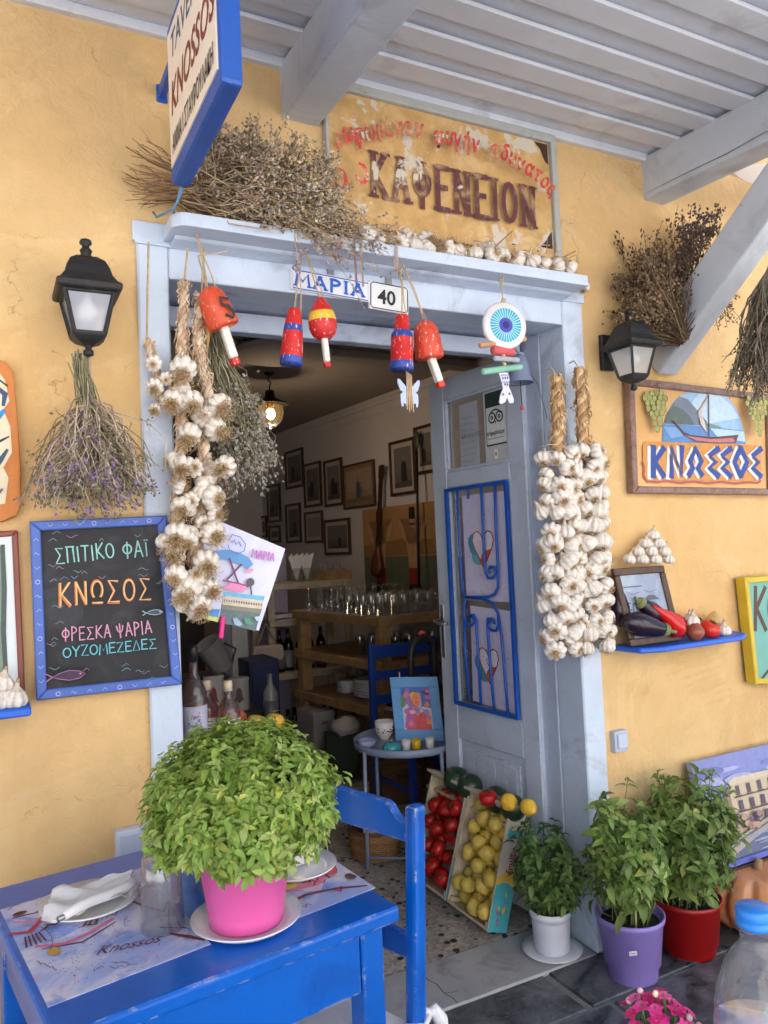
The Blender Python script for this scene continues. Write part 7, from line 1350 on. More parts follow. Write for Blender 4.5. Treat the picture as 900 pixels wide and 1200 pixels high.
def art2(a):
    for cx, cy, rx, ry, c_ in ((.5, .5, .3, .25, S(214, 190, 214)), (.75, .75, .2, .16, S(206, 196, 226)), (.62, .42, .24, .12, S(226, 170, 190))): blob(a, cx, cy, rx, ry, c_)
    a.stroke([(.1, .2), (.4, .22), (.7, .16), (.95, .06)], .010, S(120, 60, 60), .4); a.stroke([(.3, .35), (.6, .3), (.85, .42), (.8, .7)], .018, S(216, 130, 160), .4); blob(a, .36, .48, .2, .12, S(226, 206, 90))
    for _ in range(18): a.oval(rnd.uniform(.22, .52), rnd.uniform(.42, .56), .014, .012, S(90, 60, 50), 6)
    for k in range(6): a.stroke([(.62 + .06 * k, .92 - .02 * k), (.6 + .065 * k, .80), (.64 + .06 * k, .78)], .005, RD, .3)
    blob(a, .86, .5, .12, .2, S(206, 90, 100)); a.stroke([(.76, .3), (.84, .6), (.95, .74)], .004, DR); blob(a, .94, .22, .05, .05, S(96, 70, 60)); a.stroke([(.5, .7), (.62, .76), (.7, .68)], .004, S(120, 110, 150))
    for _ in range(30): x_, y_ = rnd.uniform(.05, .95), rnd.uniform(.05, .95); a.stroke([(x_ + .03 * k, y_ + rnd.uniform(-.04, .04)) for k in range(4)], rnd.uniform(.002, .008), rnd.choice([PK, RD, DR, S(150, 110, 170), S(120, 130, 190)]), .6)
mat_('paper mat with a blue wash and the rolled napkin plate on the blue table', ((0, 1066), (168, 1016), (247, 1106), (56, 1180)), art1)
mat_('paper mat with a yellow spotted drawing, on the chair side of the blue table', ((252, 1018), (362, 988), (440, 1040), (338, 1080)), art2)
# plates, napkins, glasses
def dplate(label, c, k): o = plate(c, k, label, 'plates on the blue table'); return o
c1 = Zp(105, 1064, TH + .0015); dplate('white plate with a rolled napkin on the left mat of the blue table', c1, .86); c2 = Zp(347, 1022, TH + .0015); dplate('white plate behind the pink pot on the right mat', c2, .80)
def napkin(label, c, parts_):
    t = thing('napkin', label, 'napkin', c, 'napkins on the plates')
    for nm, mb in parts_: part(mb, nm, 'cloth', t)
mb = MB(); nx = 16; vs = []
for j in range(nx + 1):
    for i in range(nx + 1): u_, v_ = i / nx - .5, j / nx - .5; p = c1 + UT * (u_ * .145 + v_ * .05) + VT * (v_ * .12 - u_ * .02); vs.append(p + V(0, 0, .014 + .018 * (noise.noise((u_ * 4, v_ * 6, 1)) + .45) + .012 * abs(u_) + .006 * math.sin(v_ * 13 + u_ * 5)))
mb.add(vs, [(j * (nx + 1) + i, j * (nx + 1) + i + 1, (j + 1) * (nx + 1) + i + 1, (j + 1) * (nx + 1) + i) for j in range(nx) for i in range(nx)], (1, 1, 1), True)
m2 = MB(); ra, rb = Zp(75, 1074, TH + .036), Zp(158, 1032, TH + .040); m2.tube([ra + (rb - ra) * k / 6 + V(0, 0, .004 * math.sin(k)) for k in range(7)], [.007, .009, .0098, .0092, .0098, .010, .0085], 12)
napkin('white cloth napkin rolled round cutlery on the left plate', c1, (('folded_cloth', mb), ('rolled_cloth', m2)))
q = ra - unit(rb - ra) * .012; mb = MB(); mb.tube([q, q + (rb - ra) * .2], .005, 6); single(mb, 'fork', 'steel', 'steel fork end poking out of the rolled napkin', 'fork')
mb = MB(); mb.prism([(-.05, 0), (.055, 0), (.03, .10), (-.02, .09)], c2 + V(-.005, .0, .012), (.95, .2, 0), (-.05, .2, 1), .003); m2 = MB(); m2.prism([(-.045, 0), (.05, 0), (.06, .07), (.0, .085)], c2 + V(.01, .022, .012), (.9, -.3, 0), (0, .3, 1), .003); napkin('white napkin standing folded on the plate behind the pink pot', c2, (('folded_cloth', mb), ('folded_cloth', m2)))
mb = MB(); mb.lathe([(.001, .0), (.030, 0), (.034, .006), (.039, .13), (.0375, .13), (.032, .012), (.001, .014)], 28); BIGT = temp_mesh(mb, 'glass')
for (px, py), lb in (((191, 1086), 'clear tumbler turned upside down at the left of the pink pot'), ((250, 1036), 'clear tumbler turned upside down, hidden behind the basil')):
    o = bpy.data.objects.new('drinking_glass', BIGT); COL.objects.link(o); p = Zp(px, py, TH + .0015); o.location = (p[0], p[1], p[2] + .13); o.rotation_euler = (math.pi, 0, 0); tag(o, lb, 'glass', 'tumblers on the blue table')
# pink pot of basil
c = Zp(291, 1086, TH + .001); c = V(c[0], c[1] + .008, TH + .001)
mb = MB(); mb.lathe([(.001, .003), (.06, .0), (.075, .004), (.098, .018), (.099, .021), (.074, .009), (.001, .008)], 40, c); tag(single(mb, 'saucer', 'white_ceramic', 'white saucer with a brown stain under the pink pot', 'saucer'), None, None)
a = Art(c + V(0, 0, .0083), (1, 0, 0), (0, 1, 0)); blob(a, -.062, -.012, .010, .022, S(140, 80, 40)); o = a.mb.build('stain', 'matte', tuple(c)); sau = [q for q in sc.objects if q.name == 'saucer'][0]; o.parent = sau; o.location = tuple(V(*c) - V(*sau.location))
t = thing('potted_basil', 'round bush of light green basil in a bright pink plastic pot', 'potted plant', c)
mb = MB(); mb.lathe([(.001, .012), (.064, .0095), (.0655, .014), (.082, .128), (.087, .130), (.0885, .152), (.084, .153), (.078, .128), (.001, .125)], 44, c); part(mb, 'pot', pmat('pot_pink', S(226, 96, 168), .42, .05, 6, stain=S(206, 96, 160), stain_at=.56, stain_scale=8, chips=S(200, 150, 170), chip_at=.76, chip_scale=40), t)
dq = np.dot(c + V(0, 0, .2) - CAM, FWD); ctr = TD(283, 948, dq); ctr[2] += .014; ctr = ctr + RIGHT * .001
LG = [S(148, 174, 86), S(158, 182, 98), S(138, 164, 78), S(172, 192, 114), S(126, 152, 70)]
tips, axes, stems = bush_ball(ctr, .174, .141, 1500, .03, LG, c + V(0, 0, .13), 3, -.62)
P = whorls(tips, axes, .0228, LG, 6, 3); mb = leafcloud(*P); part(mb, 'foliage', 'leaf', t)
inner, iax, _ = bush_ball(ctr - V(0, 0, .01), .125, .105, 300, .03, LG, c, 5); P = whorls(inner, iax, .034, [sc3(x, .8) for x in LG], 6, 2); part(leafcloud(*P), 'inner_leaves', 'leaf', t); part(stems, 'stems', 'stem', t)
# ------------------------------------------------------------------ blue chair at the table
CP = V(.738, -.742, 0); CX = unit(V(-.34, .94, 0)); CS = V(-CX[1], CX[0], 0); CW = .41
t = thing('wooden_chair', 'bright blue wooden chair pushed up to the laid table, its back to the door', 'chair', CP + CX * CW / 2)
def cb(c0, sz, nm, bev=.006): mb = MB(); mb.box(CP + CX * c0[0] + CS * c0[1] + V(0, 0, c0[2]), sz, (1, 1, 1), CX, CS, (0, 0, 1)); return part(mb, nm, 'table_blue', t, bevel=bev, seg=2)
for x in (0, CW):
    mb = MB(); h0, h1 = .015, .0165; rk = [(.0, .055), (.42, .030), (.906, 0)]; vs = []
    for z_, o_ in rk: vs += [CP + CX * (x + a_ * h0) + CS * (o_ + b_ * h1) + V(0, 0, z_) for a_, b_ in ((-1, -1), (1, -1), (1, 1), (-1, 1))]
    mb.add(vs, [(i * 4 + j, i * 4 + (j + 1) % 4, i * 4 + 4 + (j + 1) % 4, i * 4 + 4 + j) for i in range(2) for j in range(4)] + [(3, 2, 1, 0), (8, 9, 10, 11)]); part(mb, 'back_post', 'table_blue', t, bevel=.009, seg=2)
for x in (0, CW): cb((x, .40, .215), (.036, .036, .43), 'leg'); cb((x, .2, .40), (.022, .36, .05), 'seat_rail'); cb((x, .2, .2), (.02, .36, .022), 'stretcher')
for v_ in (.03, .40): cb((CW / 2, v_, .40), (CW - .037, .022, .05), 'seat_rail')
cb((CW / 2, .2, .444), (CW + .01, .355, .018), 'seat')
rail = [(.016, .830), (CW - .016, .830), (CW - .016, .868), (CW - .032, .870), (CW - .046, .880), (CW - .058, .895), (CW - .07, .901), (CW / 2, .904), (.07, .901), (.058, .895), (.046, .880), (.032, .870), (.016, .868)]
mb = MB(); mb.prism(rail, CP + CS * .010, CX, (0, 0, 1), .02); part(mb, 'back_slat', 'table_blue', t, bevel=.004)
mb = MB(); mb.prism([(.019, .60), (CW - .019, .60), (CW - .019, .65), (.019, .65)], CP + CS * .010, CX, (0, 0, 1), .018); part(mb, 'back_slat', 'table_blue', t, bevel=.004)
t = thing('seat_cushion', 'white cotton cushion tied to the near post of the blue chair', 'cushion', CP + CX * CW / 2 + CS * .2 + V(0, 0, .454)); mb = MB(); n_ = 14; vs = []
for sgn in (0, 1):
    for j in range(n_ + 1):
        for i in range(n_ + 1):
            u_, v_ = i / n_ * 2 - 1, j / n_ * 2 - 1; k = max(0, (1 - u_ ** 4) * (1 - v_ ** 4)) ** .5; w__ = .004 * noise.noise((u_ * 3, v_ * 3, sgn))
            vs.append(CP + CX * (CW / 2 + u_ * .215) + CS * (.205 + v_ * .19) + V(0, 0, .456 + (.026 + .034 * k + w__ * k * 2 if sgn else .024 * (1 - k))))
m_ = (n_ + 1) ** 2; fs = []
for j in range(n_):
    for i in range(n_): a_ = j * (n_ + 1) + i; fs.append((a_ + m_, a_ + m_ + 1, a_ + m_ + n_ + 2, a_ + m_ + n_ + 1)); fs.append((a_, a_ + n_ + 1, a_ + n_ + 2, a_ + 1))
for i in range(n_):
    for a_, b_ in (((i, i + 1)), ((i + 1 + n_ * (n_ + 1), i + n_ * (n_ + 1))), (((i + 1) * (n_ + 1), i * (n_ + 1))), ((i * (n_ + 1) + n_, (i + 1) * (n_ + 1) + n_))): fs.append((a_, b_, b_ + m_, a_ + m_))
mb.add(vs, fs, (1, 1, 1), True); part(mb, 'pad', 'cloth', t)
k0 = CP + CS * .028 + V(.0, 0, .50); mb = MB(); mb.tube([k0 + CS * .05 + CX * .03, k0 + CS * .0 - CX * .024, k0 - CS * .028 - CX * .01, k0 - CS * .03 + CX * .01], .007, 7); mb.ball(k0 - CS * .032, .012, n=10, m=8); mb.tube([k0 - CS * .034, k0 - CS * .052 + V(0, -.006, .002), k0 - CS * .068 + V(0, -.012, -.022), k0 - CS * .082 + V(0, -.018, -.055)], [.007, .013, .015, .004], 8); mb.tube([k0 - CS * .03, k0 - CS * .045 + CX * .03 + V(0, 0, -.02), k0 - CS * .04 + CX * .03 + V(0, 0, -.08)], [.008, .012, .004], 8); part(mb, 'tie', 'cloth', t)
mb = MB(); mb.add([k0 + CS * .03 - CX * .02 + V(0, 0, -.03), k0 + CS * .30 - CX * .02 + V(0, 0, -.03), k0 + CS * .28 - CX * .03 + V(0, 0, -.16), k0 + CS * .05 - CX * .028 + V(0, 0, -.13)], [(0, 1, 2, 3)]); part(mb, 'valance', 'cloth', t)
# ------------------------------------------------------------------ crates of fruit leaning on the door
UB = V(0, 1, 0); B0 = V(1.553, .262, .002); lean = R(17); UA = V(math.sin(lean), 0, math.cos(lean)); UD = V(math.cos(lean), 0, -math.sin(lean)); CL, CWd, CD = .425, .275, .085
def crate(label, b0, printed):
    """open box tipped up on its end: UA up its length, UB across, UD into its depth"""
    o = B0 + UB * b0 + UD * 0; t = thing('fruit_crate', label, 'crate', o, 'fruit crates leaning on the door')
    o = o + V(0, 0, CD * math.sin(lean))
    def P(a, b, d): return o + UA * a + UB * b + UD * d
    def cbx(a0, a1, b0_, b1_, d0, d1, nm, mat='crate_wood', bev=.0015): mb = MB(); mb.box(P((a0 + a1) / 2, (b0_ + b1_) / 2, (d0 + d1) / 2), (a1 - a0, b1_ - b0_, d1 - d0), (1, 1, 1), UA, UB, UD); return part(mb, nm, mat, t, bevel=bev)
    for k in range(4): cbx(.012, CL - .012, .004 + k * (CWd - .008) / 4, .004 + (k + 1) * (CWd - .008) / 4 - .006, CD - .007, CD, 'bottom_slat')
    cbx(0, .010, 0, CWd, 0, CD - .02, 'end_board'); cbx(CL - .010, CL, 0, CWd, 0, CD - .02, 'end_board')
    cbx(.0105, CL - .0105, 0, .007, 0, CD - .0075, 'side_board'); cbx(.0105, CL - .0105, CWd - .007, CWd, 0, CD - .0075, 'side_board')
    for b in (.0075, CWd - .025):
        for a0 in (.0105, CL - .028): cbx(a0, a0 + .0175, b, b + .0175, .004, CD - .008, 'corner_post')
    # printed card on the near side
    mb = MB(); mb.add([P(0, -.002, -.002), P(CL, -.002, -.002), P(CL, -.002, CD), P(0, -.002, CD)], [(0, 1, 2, 3)], S(196, 190, 174)); cp = part(mb, 'printed_side', 'plain', t)
    a = Art(P(0, -.0026, CD), UA, -UD) if np.dot(np.cross(UA, -UD), V(0, -1, 0)) > 0 else Art(P(0, -.0026, 0), UA, UD)
    fl = np.dot(np.cross(UA, -UD), V(0, -1, 0)) > 0
    a.rect(0, 0, .17, CD, S(70, 166, 176)); a.poly([(.15, 0), (.2, 0), (.22, CD * .4), (.19, CD), (.16, CD), (.175, CD * .5)], S(216, 180, 76))
    for _ in range(12): x_, y_ = rnd.uniform(.01, .14), rnd.uniform(.012, CD - .012); a.poly([(x_, y_), (x_ + .014, y_ + .006), (x_ + .022, y_ + .002), (x_ + .01, y_ - .006)], rnd.choice([S(190, 190, 80), S(200, 120, 140), S(90, 140, 110), S(120, 110, 170)]))
    k_ = a.twidth('fruit', .034, 1, .02); a.typed('fruit', .205, CD * .3, .034, S(176, 50, 90), .02, .9)
    a.rect(.33, CD * .1, .36, CD * .9, S(70, 166, 176)); a.put('print', cp); return P
PA = crate('crate of red tomatoes tipped against the door, the farther of two', CWd + .012, 0); PB_ = crate('crate of yellow lemons tipped against the door, the nearer of two', 0, 1)
def heap(P, n, r, mk, dm):
    got = []; tries = 0
    while len(got) < n and tries < 12000:
        tries += 1; a_ = .012 + r + (CL * .93 - r * 2) * rnd.random(); b_ = rnd.uniform(r + .008, CWd - r - .008); rr = r * rnd.uniform(.88, 1.1)
        if all((a_ - x[0]) ** 2 + (b_ - x[1]) ** 2 > ((rr + x[2]) * .86) ** 2 for x in got): got.append((a_, b_, rr))
    for a_, b_, rr in got: mk(P(a_, b_, CD - .008 - rr * .92), rr)
    top = []; tries = 0
    while len(top) < dm and tries < 4000:
        tries += 1; a_ = .012 + r + (CL * .88 - r * 2) * rnd.random() ** 1.2; b_ = rnd.uniform(r + .015, CWd - r - .015)
        if all((a_ - x[0]) ** 2 + (b_ - x[1]) ** 2 > (2 * r * .95) ** 2 for x in top): top.append((a_, b_))
    for a_, b_ in top: mk(P(a_, b_, CD - .008 - r * 2.35), r)
def mk_t(p, r): fruit('tomato', 'ripe red tomato lying in the farther tipped crate', 'tomato', p, r, vary(S(170, 26, 22), .12), 'skin_fruit', 'tomatoes in the crate', .86, (rnd.uniform(-1, .2), rnd.uniform(-.6, .6), rnd.uniform(.2, 1)), S(60, 80, 36), .03)
def mk_l(p, r): fruit('lemon', 'yellow lemon lying in the nearer tipped crate', 'lemon', p, r, vary(S(216, 188, 88), .1), 'lemon_skin', 'lemons in the crate', 1.04, npr.normal(0, 1, 3), None, 0, .3)
heap(PA, 40, .033, mk_t, 11); heap(PB_, 42, .029, mk_l, 13)
# the long slat across both tops and what sits on it
mb = MB(); s0 = PB_(CL + .002, -.01, -.012); s1 = PA(CL + .002, CWd + .01, -.012); mb.box((s0 + s1) / 2 + UA * .006 + UD * .02, (.011, np.linalg.norm(s1 - s0), .055), (1, 1, 1), UA, UB, UD); single(mb, 'crate_lath', 'crate_wood', 'long pale wooden lath lying across the tops of both fruit crates', 'lath', bevel=.002)
base = s0 + UA * .012
def ontop(px, py, r, x=1.70): p = Xp(px, py, x); return V(x, p[1], p[2])
mb = MB(); mb.box((1.72, .56, .365), (.085, .62, .012), (1, 1, 1), UA * 0 + V(1, 0, 0), UB, (0, 0, 1)); single(mb, 'back_ledge', 'crate_wood', 'narrow board behind the crates on which the melons sit', 'board')
def melon(label, px, py, r, yv=None):
    p = ontop(px, py, r, 1.715); c = V(1.705, p[1], .372 + r * .95 + .012); t = single(MB().lathe([(max(.001, math.sin(math.pi * i / 14)) * r, -math.cos(math.pi * i / 14) * r * 1.02) for i in range(15)], 26, c, (.2, .9, .3), S(36, 56, 38)), 'watermelon', pmat('melon_skin', S(40, 60, 42), .3, .35, 16, stretch=(1, .3, 1)), label, 'watermelon', 'small watermelons behind the crates')
melon('small dark watermelon farthest left behind the crates', 537, 911, .054); melon('small dark watermelon second from the left behind the crates', 553, 918, .052); melon('small watermelon half hidden behind the red tomato', 583, 924, .050); melon('small watermelon behind the large lemon on the crates', 603, 930, .048)
p = Xp(572, 935, 1.655); fruit('tomato', 'big red tomato on the slat between the watermelons and lemon', 'tomato', p, .036, S(178, 24, 22), 'skin_fruit', 'fruit on top of the crates', .86, (-.2, -.2, 1), S(70, 90, 40), .03)
p = Xp(596, 940, 1.645); fruit('lemon', 'large yellow lemon on the slat next to the red tomato', 'lemon', p, .031, S(226, 180, 50), 'lemon_skin', 'fruit on top of the crates', 1.1, (.2, 1, .2), None, 0, .5)
p = Xp(619, 946, 1.66); fruit('lemon', 'yellow lemon at the slat end above the small basil', 'lemon', p, .029, S(224, 182, 56), 'lemon_skin', 'fruit on top of the crates', 1.1, (.1, 1, .1), None, 0, .5)
# ------------------------------------------------------------------ potted basils by the door
def herbpot(label, c, prof, mat, H, Rx, n, LL_, cols, seed, lean=(0, 0, 0), bare=.35, stick=None, hang=.2):
    c = V(*c); t = thing('potted_basil', label, 'potted plant', c, 'basil pots by the door'); mb = MB(); mb.lathe(prof, 44, c); pt = part(mb, 'pot', mat, t); zr = max(z for r, z in prof); ri = [r for r, z in prof if z == zr][0]
    mb = MB(); mb.lathe([(ri * .92, zr - .025), (ri * .5, zr - .018), (.001, zr - .02)], 24, c); part(mb, 'soil', 'soil', t)
    tips, axes, st = [], [], MB(); top = c + V(*lean) + V(0, 0, zr + H * .5)
    ns = n // 5
    for i in range(ns):
        a_ = rnd.uniform(0, 6.283); q_ = math.sqrt(rnd.random()); r0 = c + V(math.cos(a_) * ri * .6 * q_, math.sin(a_) * ri * .6 * q_, zr - .02); hh = H * rnd.uniform(.55, 1.0) * (1 - .25 * q_ * q_); kx = Rx * (.35 + .65 * q_) * rnd.uniform(.8, 1.15)
        e = c + V(*lean) + V(math.cos(a_) * kx, math.sin(a_) * kx, zr + hh); pts = curl(r0, e, -.06, .05, 6); st.tube(pts, [.0026, .0024, .0021, .0018, .0014, .001], 5, vary(S(98, 112, 62), .2), False)
        for k in range(6):
            tt = bare + (1 - bare) * (k + rnd.random()) / 6 if k < 5 else 1.0; i0 = min(4, int(tt * 5)); p = pts[i0] + (pts[i0 + 1] - pts[i0]) * (tt * 5 - i0); o = unit(V(p[0] - c[0], p[1] - c[1], 0) + npr.normal(0, .03, 3)); p = p + o * rnd.uniform(0, .035) * (1 if k < 5 else 0) - V(0, 0, hang * .06 * rnd.random()); tips.append(p); axes.append(unit(o * .55 + V(0, 0, .8) + npr.normal(0, .2, 3)))
    P_ = whorls(tips, axes, LL_, cols, 6, 2); part(leafcloud(*P_, fold=.2, droop=.4), 'foliage', 'leaf', t); part(st, 'stems', 'stem', t)
    if stick: mb = MB(); mb.tube([c + V(*stick[0]), c + V(*stick[1])], .003, 6, S(206, 190, 150)); part(mb, 'support_stick', 'plain', t)
    return t, pt
DG = [S(94, 122, 66), S(106, 134, 74), S(84, 110, 58), S(120, 146, 84), S(76, 102, 56)]; MG = [S(126, 152, 80), S(138, 162, 90), S(114, 140, 72), S(152, 174, 104), S(102, 128, 68)]
c = V(1.690, .070, .003)
mb = MB(); mb.lathe([(.001, .004), (.07, 0), (.08, .006), (.102, .014), (.103, .017), (.078, .011), (.001, .010)], 40, c); single(mb, 'saucer', 'white_ceramic', 'white plate under the small white pot by the jamb', 'saucer')
c = c + V(0, 0, .011)
herbpot('small dark green basil in a white pot on a white plate', c, [(.001, .002), (.056, 0), (.060, .004), (.066, .105), (.0665, .112), (.071, .114), (.0725, .140), (.069, .140), (.064, .112), (.001, .1)], pmat('pot_white', S(206, 210, 222), .38, .04, 6, stain=S(170, 166, 160), stain_at=.58, stain_scale=9), .31, .10, 250, .040, DG, 3, (-.012, -.0, 0), .2)
c = V(1.828, -.165, -.008)
lav, pt = herbpot('tall basil in a lavender plastic pot with a white price tag', c, [(.001, .002), (.074, 0), (.077, .004), (.080, .046), (.0885, .052), (.102, .182), (.108, .186), (.110, .203), (.104, .203), (.098, .18), (.001, .17)], pmat('pot_lavender', S(146, 128, 204), .42, .06, 6, stain=S(140, 128, 170), stain_at=.55, stain_scale=9), .40, .118, 235, .051, MG, 5, (-.005, 0, 0), .32, ((-.035, -.06, .17), (-.03, -.065, .36)))
fd = unit(V(-.66, -.75, 0)); a = Art(c + fd * .1005 + V(0, 0, .122), V(-fd[1], fd[0], 0), (0, 0, 1)); a.poly([(-.012, -.008), (.012, -.003), (.011, .011), (-.013, .006)], S(214, 210, 224)); a.stroke([(-.006, .0), (.006, .003)], .002, S(130, 110, 150)); a.put('price_tag', pt)
c = V(2.103, -.150, -.008)
herbpot('tall basil in a dark red plastic pot beside the pumpkin', c, [(.001, .002), (.082, 0), (.085, .004), (.087, .034), (.096, .040), (.108, .165), (.113, .168), (.115, .186), (.109, .186), (.104, .16), (.001, .15)], pmat('pot_red', S(150, 16, 18), .38, .06, 6, stain=S(120, 40, 36), stain_at=.56, stain_scale=9), .44, .15, 265, .056, [sc3(x, .92) for x in MG], 7, (.035, .0, 0), .34, ((-.03, -.07, .15), (-.05, -.08, .40)))
# pumpkin
c = V(2.445, -.17, .105); mb = MB(); n_ = 120; prof = [(max(.002, math.sin(math.pi * i / 22)) ** .8 * .195, -math.cos(math.pi * i / 22) * .118 * (1 - .22 * (max(0, abs(math.cos(math.pi * i / 22)) - .8) / .2))) for i in range(23)]
mb.lathe(prof, n_, c, lobes=lambda a_, t_: 1 - .15 * abs(math.cos(a_ * 6)) ** 7 * math.sin(math.pi * t_) ** .7); t = thing('pumpkin', 'big ribbed orange pumpkin on the slate between the red pot and painting', 'pumpkin', c - V(0, 0, .11)); part(mb, 'body', 'pumpkin_skin', t)
mb = MB(); mb.tube([c + V(0, 0, .085), c + V(.005, 0, .11), c + V(.012, 0, .125)], [.022, .014, .013], 8, S(150, 124, 92)); part(mb, 'stalk', 'matte', t)
# painting leaning on the wall
tl, bl = W(806, 894, -.035), W(826, 1022, -.11); O = V(bl[0] - .02, -.11, bl[2]); uu = V(1, 0, 0); vv = V(0.0, .075, tl[2] - bl[2]); hh = np.linalg.norm(vv); wq = .78; O = V(2.285, -.115, bl[2]); nn = unit(np.cross(uu, unit(vv)))
t = thing('canvas_painting', 'unframed canvas of a harbour street leaning on the wall behind the basil', 'painting', O); mb = MB(); mb.box(O + uu * wq / 2 + vv / 2 - nn * .012, (wq, hh, .024), (1, 1, 1), uu, unit(vv), nn); part(mb, 'canvas', pmat('canvas_edge', S(176, 182, 214), .7, .08, 8), t)
a = Art(O + nn * .0006, uu * wq, vv)
a.poly([(0, .0), (1, 0), (1, 1), (0, 1)], S(132, 140, 196)); 
for k in range(16): blob(a, rnd.uniform(.03, .97), rnd.uniform(.72, .96), rnd.uniform(.05, .12), rnd.uniform(.02, .05), rnd.choice([S(150, 156, 206), S(120, 130, 190), S(166, 170, 212), S(110, 120, 180)]))
a.poly([(.14, .2), (.16, .62), (.2, .70), (.2, .2)], S(150, 120, 110)); a.poly([(.2, .22), (.2, .70), (.24, .74), (.62, .73), (.64, .22)], S(196, 180, 156)); a.poly([(.18, .70), (.24, .77), (.63, .76), (.63, .72)], S(206, 192, 170)); a.poly([(.64, .24), (.64, .62), (1, .60), (1, .26)], S(170, 160, 164))
for r_ in range(3):
    for k in range(5): x_ = .24 + k * .078; z_ = .60 - r_ * .14; a.rect(x_, z_, x_ + .028, z_ + .09, S(92, 84, 100)); a.rect(x_ - .008, z_ - .014, x_ + .04, z_ - .004, S(110, 90, 90)); 
    a.stroke([(.22, .585 - r_ * .14), (.62, .582 - r_ * .14)], .004, S(90, 76, 80))
for k in range(5): a.rect(.67 + k * .065, .46, .695 + k * .065, .54, S(96, 90, 110))
a.poly([(.05, .12), (.2, .24), (.45, .36), (1, .40), (1, .34), (.5, .29), (.28, .18), (.12, .08)], S(166, 160, 156)); a.stroke([(.06, .11), (.2, .21), (.48, .325), (1, .37)], .008, S(110, 104, 106)); a.poly([(.12, .08), (.28, .18), (.5, .29), (1, .34), (1, 0), (.08, 0)], S(96, 106, 140))
for k in range(12): blob(a, rnd.uniform(.3, .95), rnd.uniform(.03, .22), rnd.uniform(.03, .1), .012, rnd.choice([S(130, 138, 170), S(76, 84, 116), S(150, 156, 184)]))
a.poly([(.5, .22), (.8, .25), (.78, .19), (.54, .17)], S(206, 206, 210)); a.poly([(.62, .14), (.95, .16), (.92, .1), (.66, .09)], S(176, 180, 190)); a.poly([(.13, .3), (.17, .3), (.2, .45), (.12, .46)], S(96, 80, 96))
for k in range(14): blob(a, rnd.uniform(.14, .34), rnd.uniform(.28, .4), .02, .03, rnd.choice([S(110, 90, 110), S(150, 120, 120), S(90, 80, 100), S(180, 150, 130)]))
a.rect(0, 0, 1, .05, S(92, 104, 190)); a.put('painting', t)
t = thing('wooden_block', 'dark low wooden box under the leaning harbour canvas', 'box', (2.7, -.1, 0)); hb = bl[2] - .002; mb = MB(); mb.box((2.72, -.095, hb / 2 - .004), (.80, .10, hb + .004)); part(mb, 'box_body', 'dark_frame', t, bevel=.004); mb = MB(); mb.box((2.72, -.147, hb / 2), (.70, .004, hb * .5)); part(mb, 'side_panel', 'dark_frame', t)
# ------------------------------------------------------------------ nearest table: bottle and pink flowers
ZB = .715; t = thing('dining_table', 'blue table corner nearest the viewer, under the water bottle', 'table', (.62, -1.62, 0)); mb = MB(); mb.box((.60, -1.66, ZB - .015), (.46, .46, .03)); part(mb, 'tabletop', 'table_blue', t, bevel=.006, seg=2)
for x in (.41, .79):
    for yv in (-1.85, -1.47): mb = MB(); mb.box((x, yv, (ZB - .031) / 2), (.045, .045, ZB - .031)); part(mb, 'leg', 'table_blue', t, bevel=.003)
q = TD(884, 1080, .80); c = V(q[0], q[1], ZB + .001); HB = q[2] - c[2]
t = thing('water_bottle', 'clear plastic water bottle with a blue cap at the lower right corner', 'bottle', c)
rr = .0455; mb = MB(); pr_ = [(.03, 0), (.043, .004), (rr, .012)]
for k in range(6): z = .03 + k * .02; pr_ += [(rr, z), (rr * .965, z + .007), (rr, z + .014)]
pr_ += [(rr, HB - .115), (rr * .985, HB - .095), (rr * .9, HB - .070), (rr * .72, HB - .046), (rr * .48, HB - .028), (.0155, HB - .020), (.0145, HB - .006), (.017, HB - .005), (.017, HB - .002), (.0135, HB)]
mb.lathe(pr_, 40, c); part(mb, 'bottle_wall', 'plastic', t)
mb = MB(); mb.lathe([(.0178, HB - .004), (.0182, HB - .002), (.0182, HB + .003), (.0175, HB + .0035), (.0178, HB + .0042), (.0178, HB + .014), (.0165, HB + .016), (.001, HB + .016)], 40, c, lobes=lambda a_, t_: 1 + .012 * math.cos(a_ * 40)); part(mb, 'cap', pmat('cap_blue', S(38, 130, 222), .35, .03), t)
mb = MB(); mb.lathe([(rr * 1.006, HB - .22), (rr * 1.006, HB - .105)], 40, c, col=S(206, 206, 236)); lb = part(mb, 'label', pane_mat('label_film', (.82, .82, .95), milk=.8, film=S(190, 190, 226)), t)
fd = unit(V(CAM[0] - c[0], CAM[1] - c[1], 0)); uu = V(-fd[1], fd[0], 0); a = Art(c + fd * (rr * 1.012) + V(0, 0, HB - .146), uu, (0, 0, 1)); a.typed('20', -.016, .0, .030, S(120, 110, 180), .0, 1.0); a.put('label_print', lb)
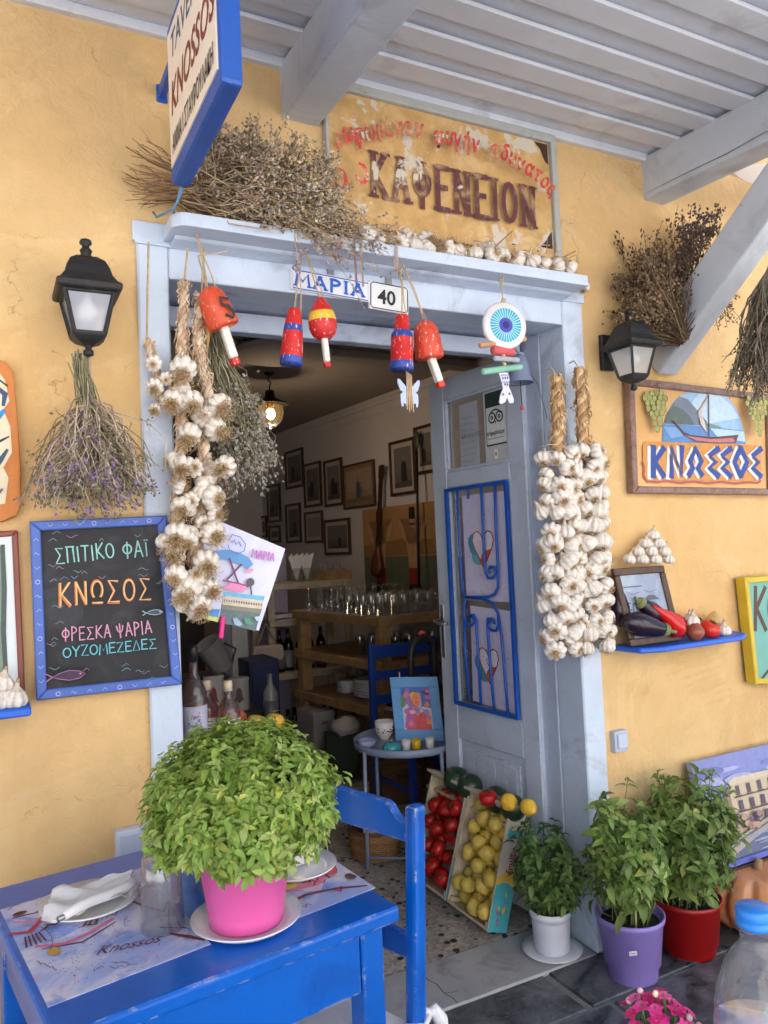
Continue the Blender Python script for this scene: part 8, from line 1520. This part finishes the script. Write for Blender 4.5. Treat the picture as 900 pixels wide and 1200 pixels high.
c = V(.575, -1.475, ZB + .001); ct = TD(774, 1194, .86); t = thing('potted_flowers', 'cluster of bright pink flowers in a small pot at the bottom edge', 'potted plant', (ct[0], ct[1], ZB + .001)); c = V(ct[0], ct[1], ZB + .001)
mb = MB(); mb.lathe([(.001, 0), (.034, 0), (.045, .07), (.048, .072), (.048, .08), (.044, .08), (.04, .07), (.001, .065)], 28, c); part(mb, 'pot', pmat('pot_clay', S(150, 88, 62), .7), t)
PKS = [S(246, 84, 172), S(240, 64, 156), S(250, 120, 190), S(232, 60, 146)]; fm, bd, stm = MB(), MB(), MB()
for k in range(46):
    q_ = math.sqrt((k + .5) / 46); a_ = k * 2.4; d = unit(V(math.cos(a_) * q_ * .8, math.sin(a_) * q_ * .8, 1)); p = ct + V(math.cos(a_) * q_ * .040, math.sin(a_) * q_ * .040, .012 - .022 * q_ * q_ + rnd.uniform(-.008, .008)) + npr.normal(0, .003, 3); stm.tube(curl(c + V(0, 0, .07), p, -.05, .05, 4), .0013, 4, S(96, 130, 70), False)
    if k % 4 == 3: bd.ball(p + V(0, 0, .004), .0038, rnd.choice([S(240, 220, 190), S(236, 190, 190)]), 8, 6); continue
    u, v = perp(d); c_ = rnd.choice(PKS)
    for j in range(10):
        th_ = j * 2 * math.pi / 5 + (.6 if j > 4 else 0); o_ = u * math.cos(th_) + v * math.sin(th_); s_ = .0098 if j < 5 else .0062; b = p + d * (.001 if j < 5 else .003); side = np.cross(d, o_)
        fm.add([b, b + o_ * s_ * .6 + side * s_ * .42 + d * .002, b + o_ * s_ * 1.1 + d * .0015, b + o_ * s_ * .6 - side * s_ * .42 + d * .002], [(0, 1, 2, 3)], vary(c_, .15), True)
part(fm, 'petals', 'petal', t); part(bd, 'buds', 'plain', t); part(stm, 'stems', 'stem', t)
tips = [c + V(math.cos(a_) * .05, math.sin(a_) * .05, .095 + .02 * rnd.random()) for a_ in np.linspace(0, 6.2, 22)]; P_ = whorls(tips, [V(math.cos(a_), math.sin(a_), .7) for a_ in np.linspace(0, 6.2, 22)], .04, DG, 6, 2); part(leafcloud(*P_), 'leaves', 'leaf', t)
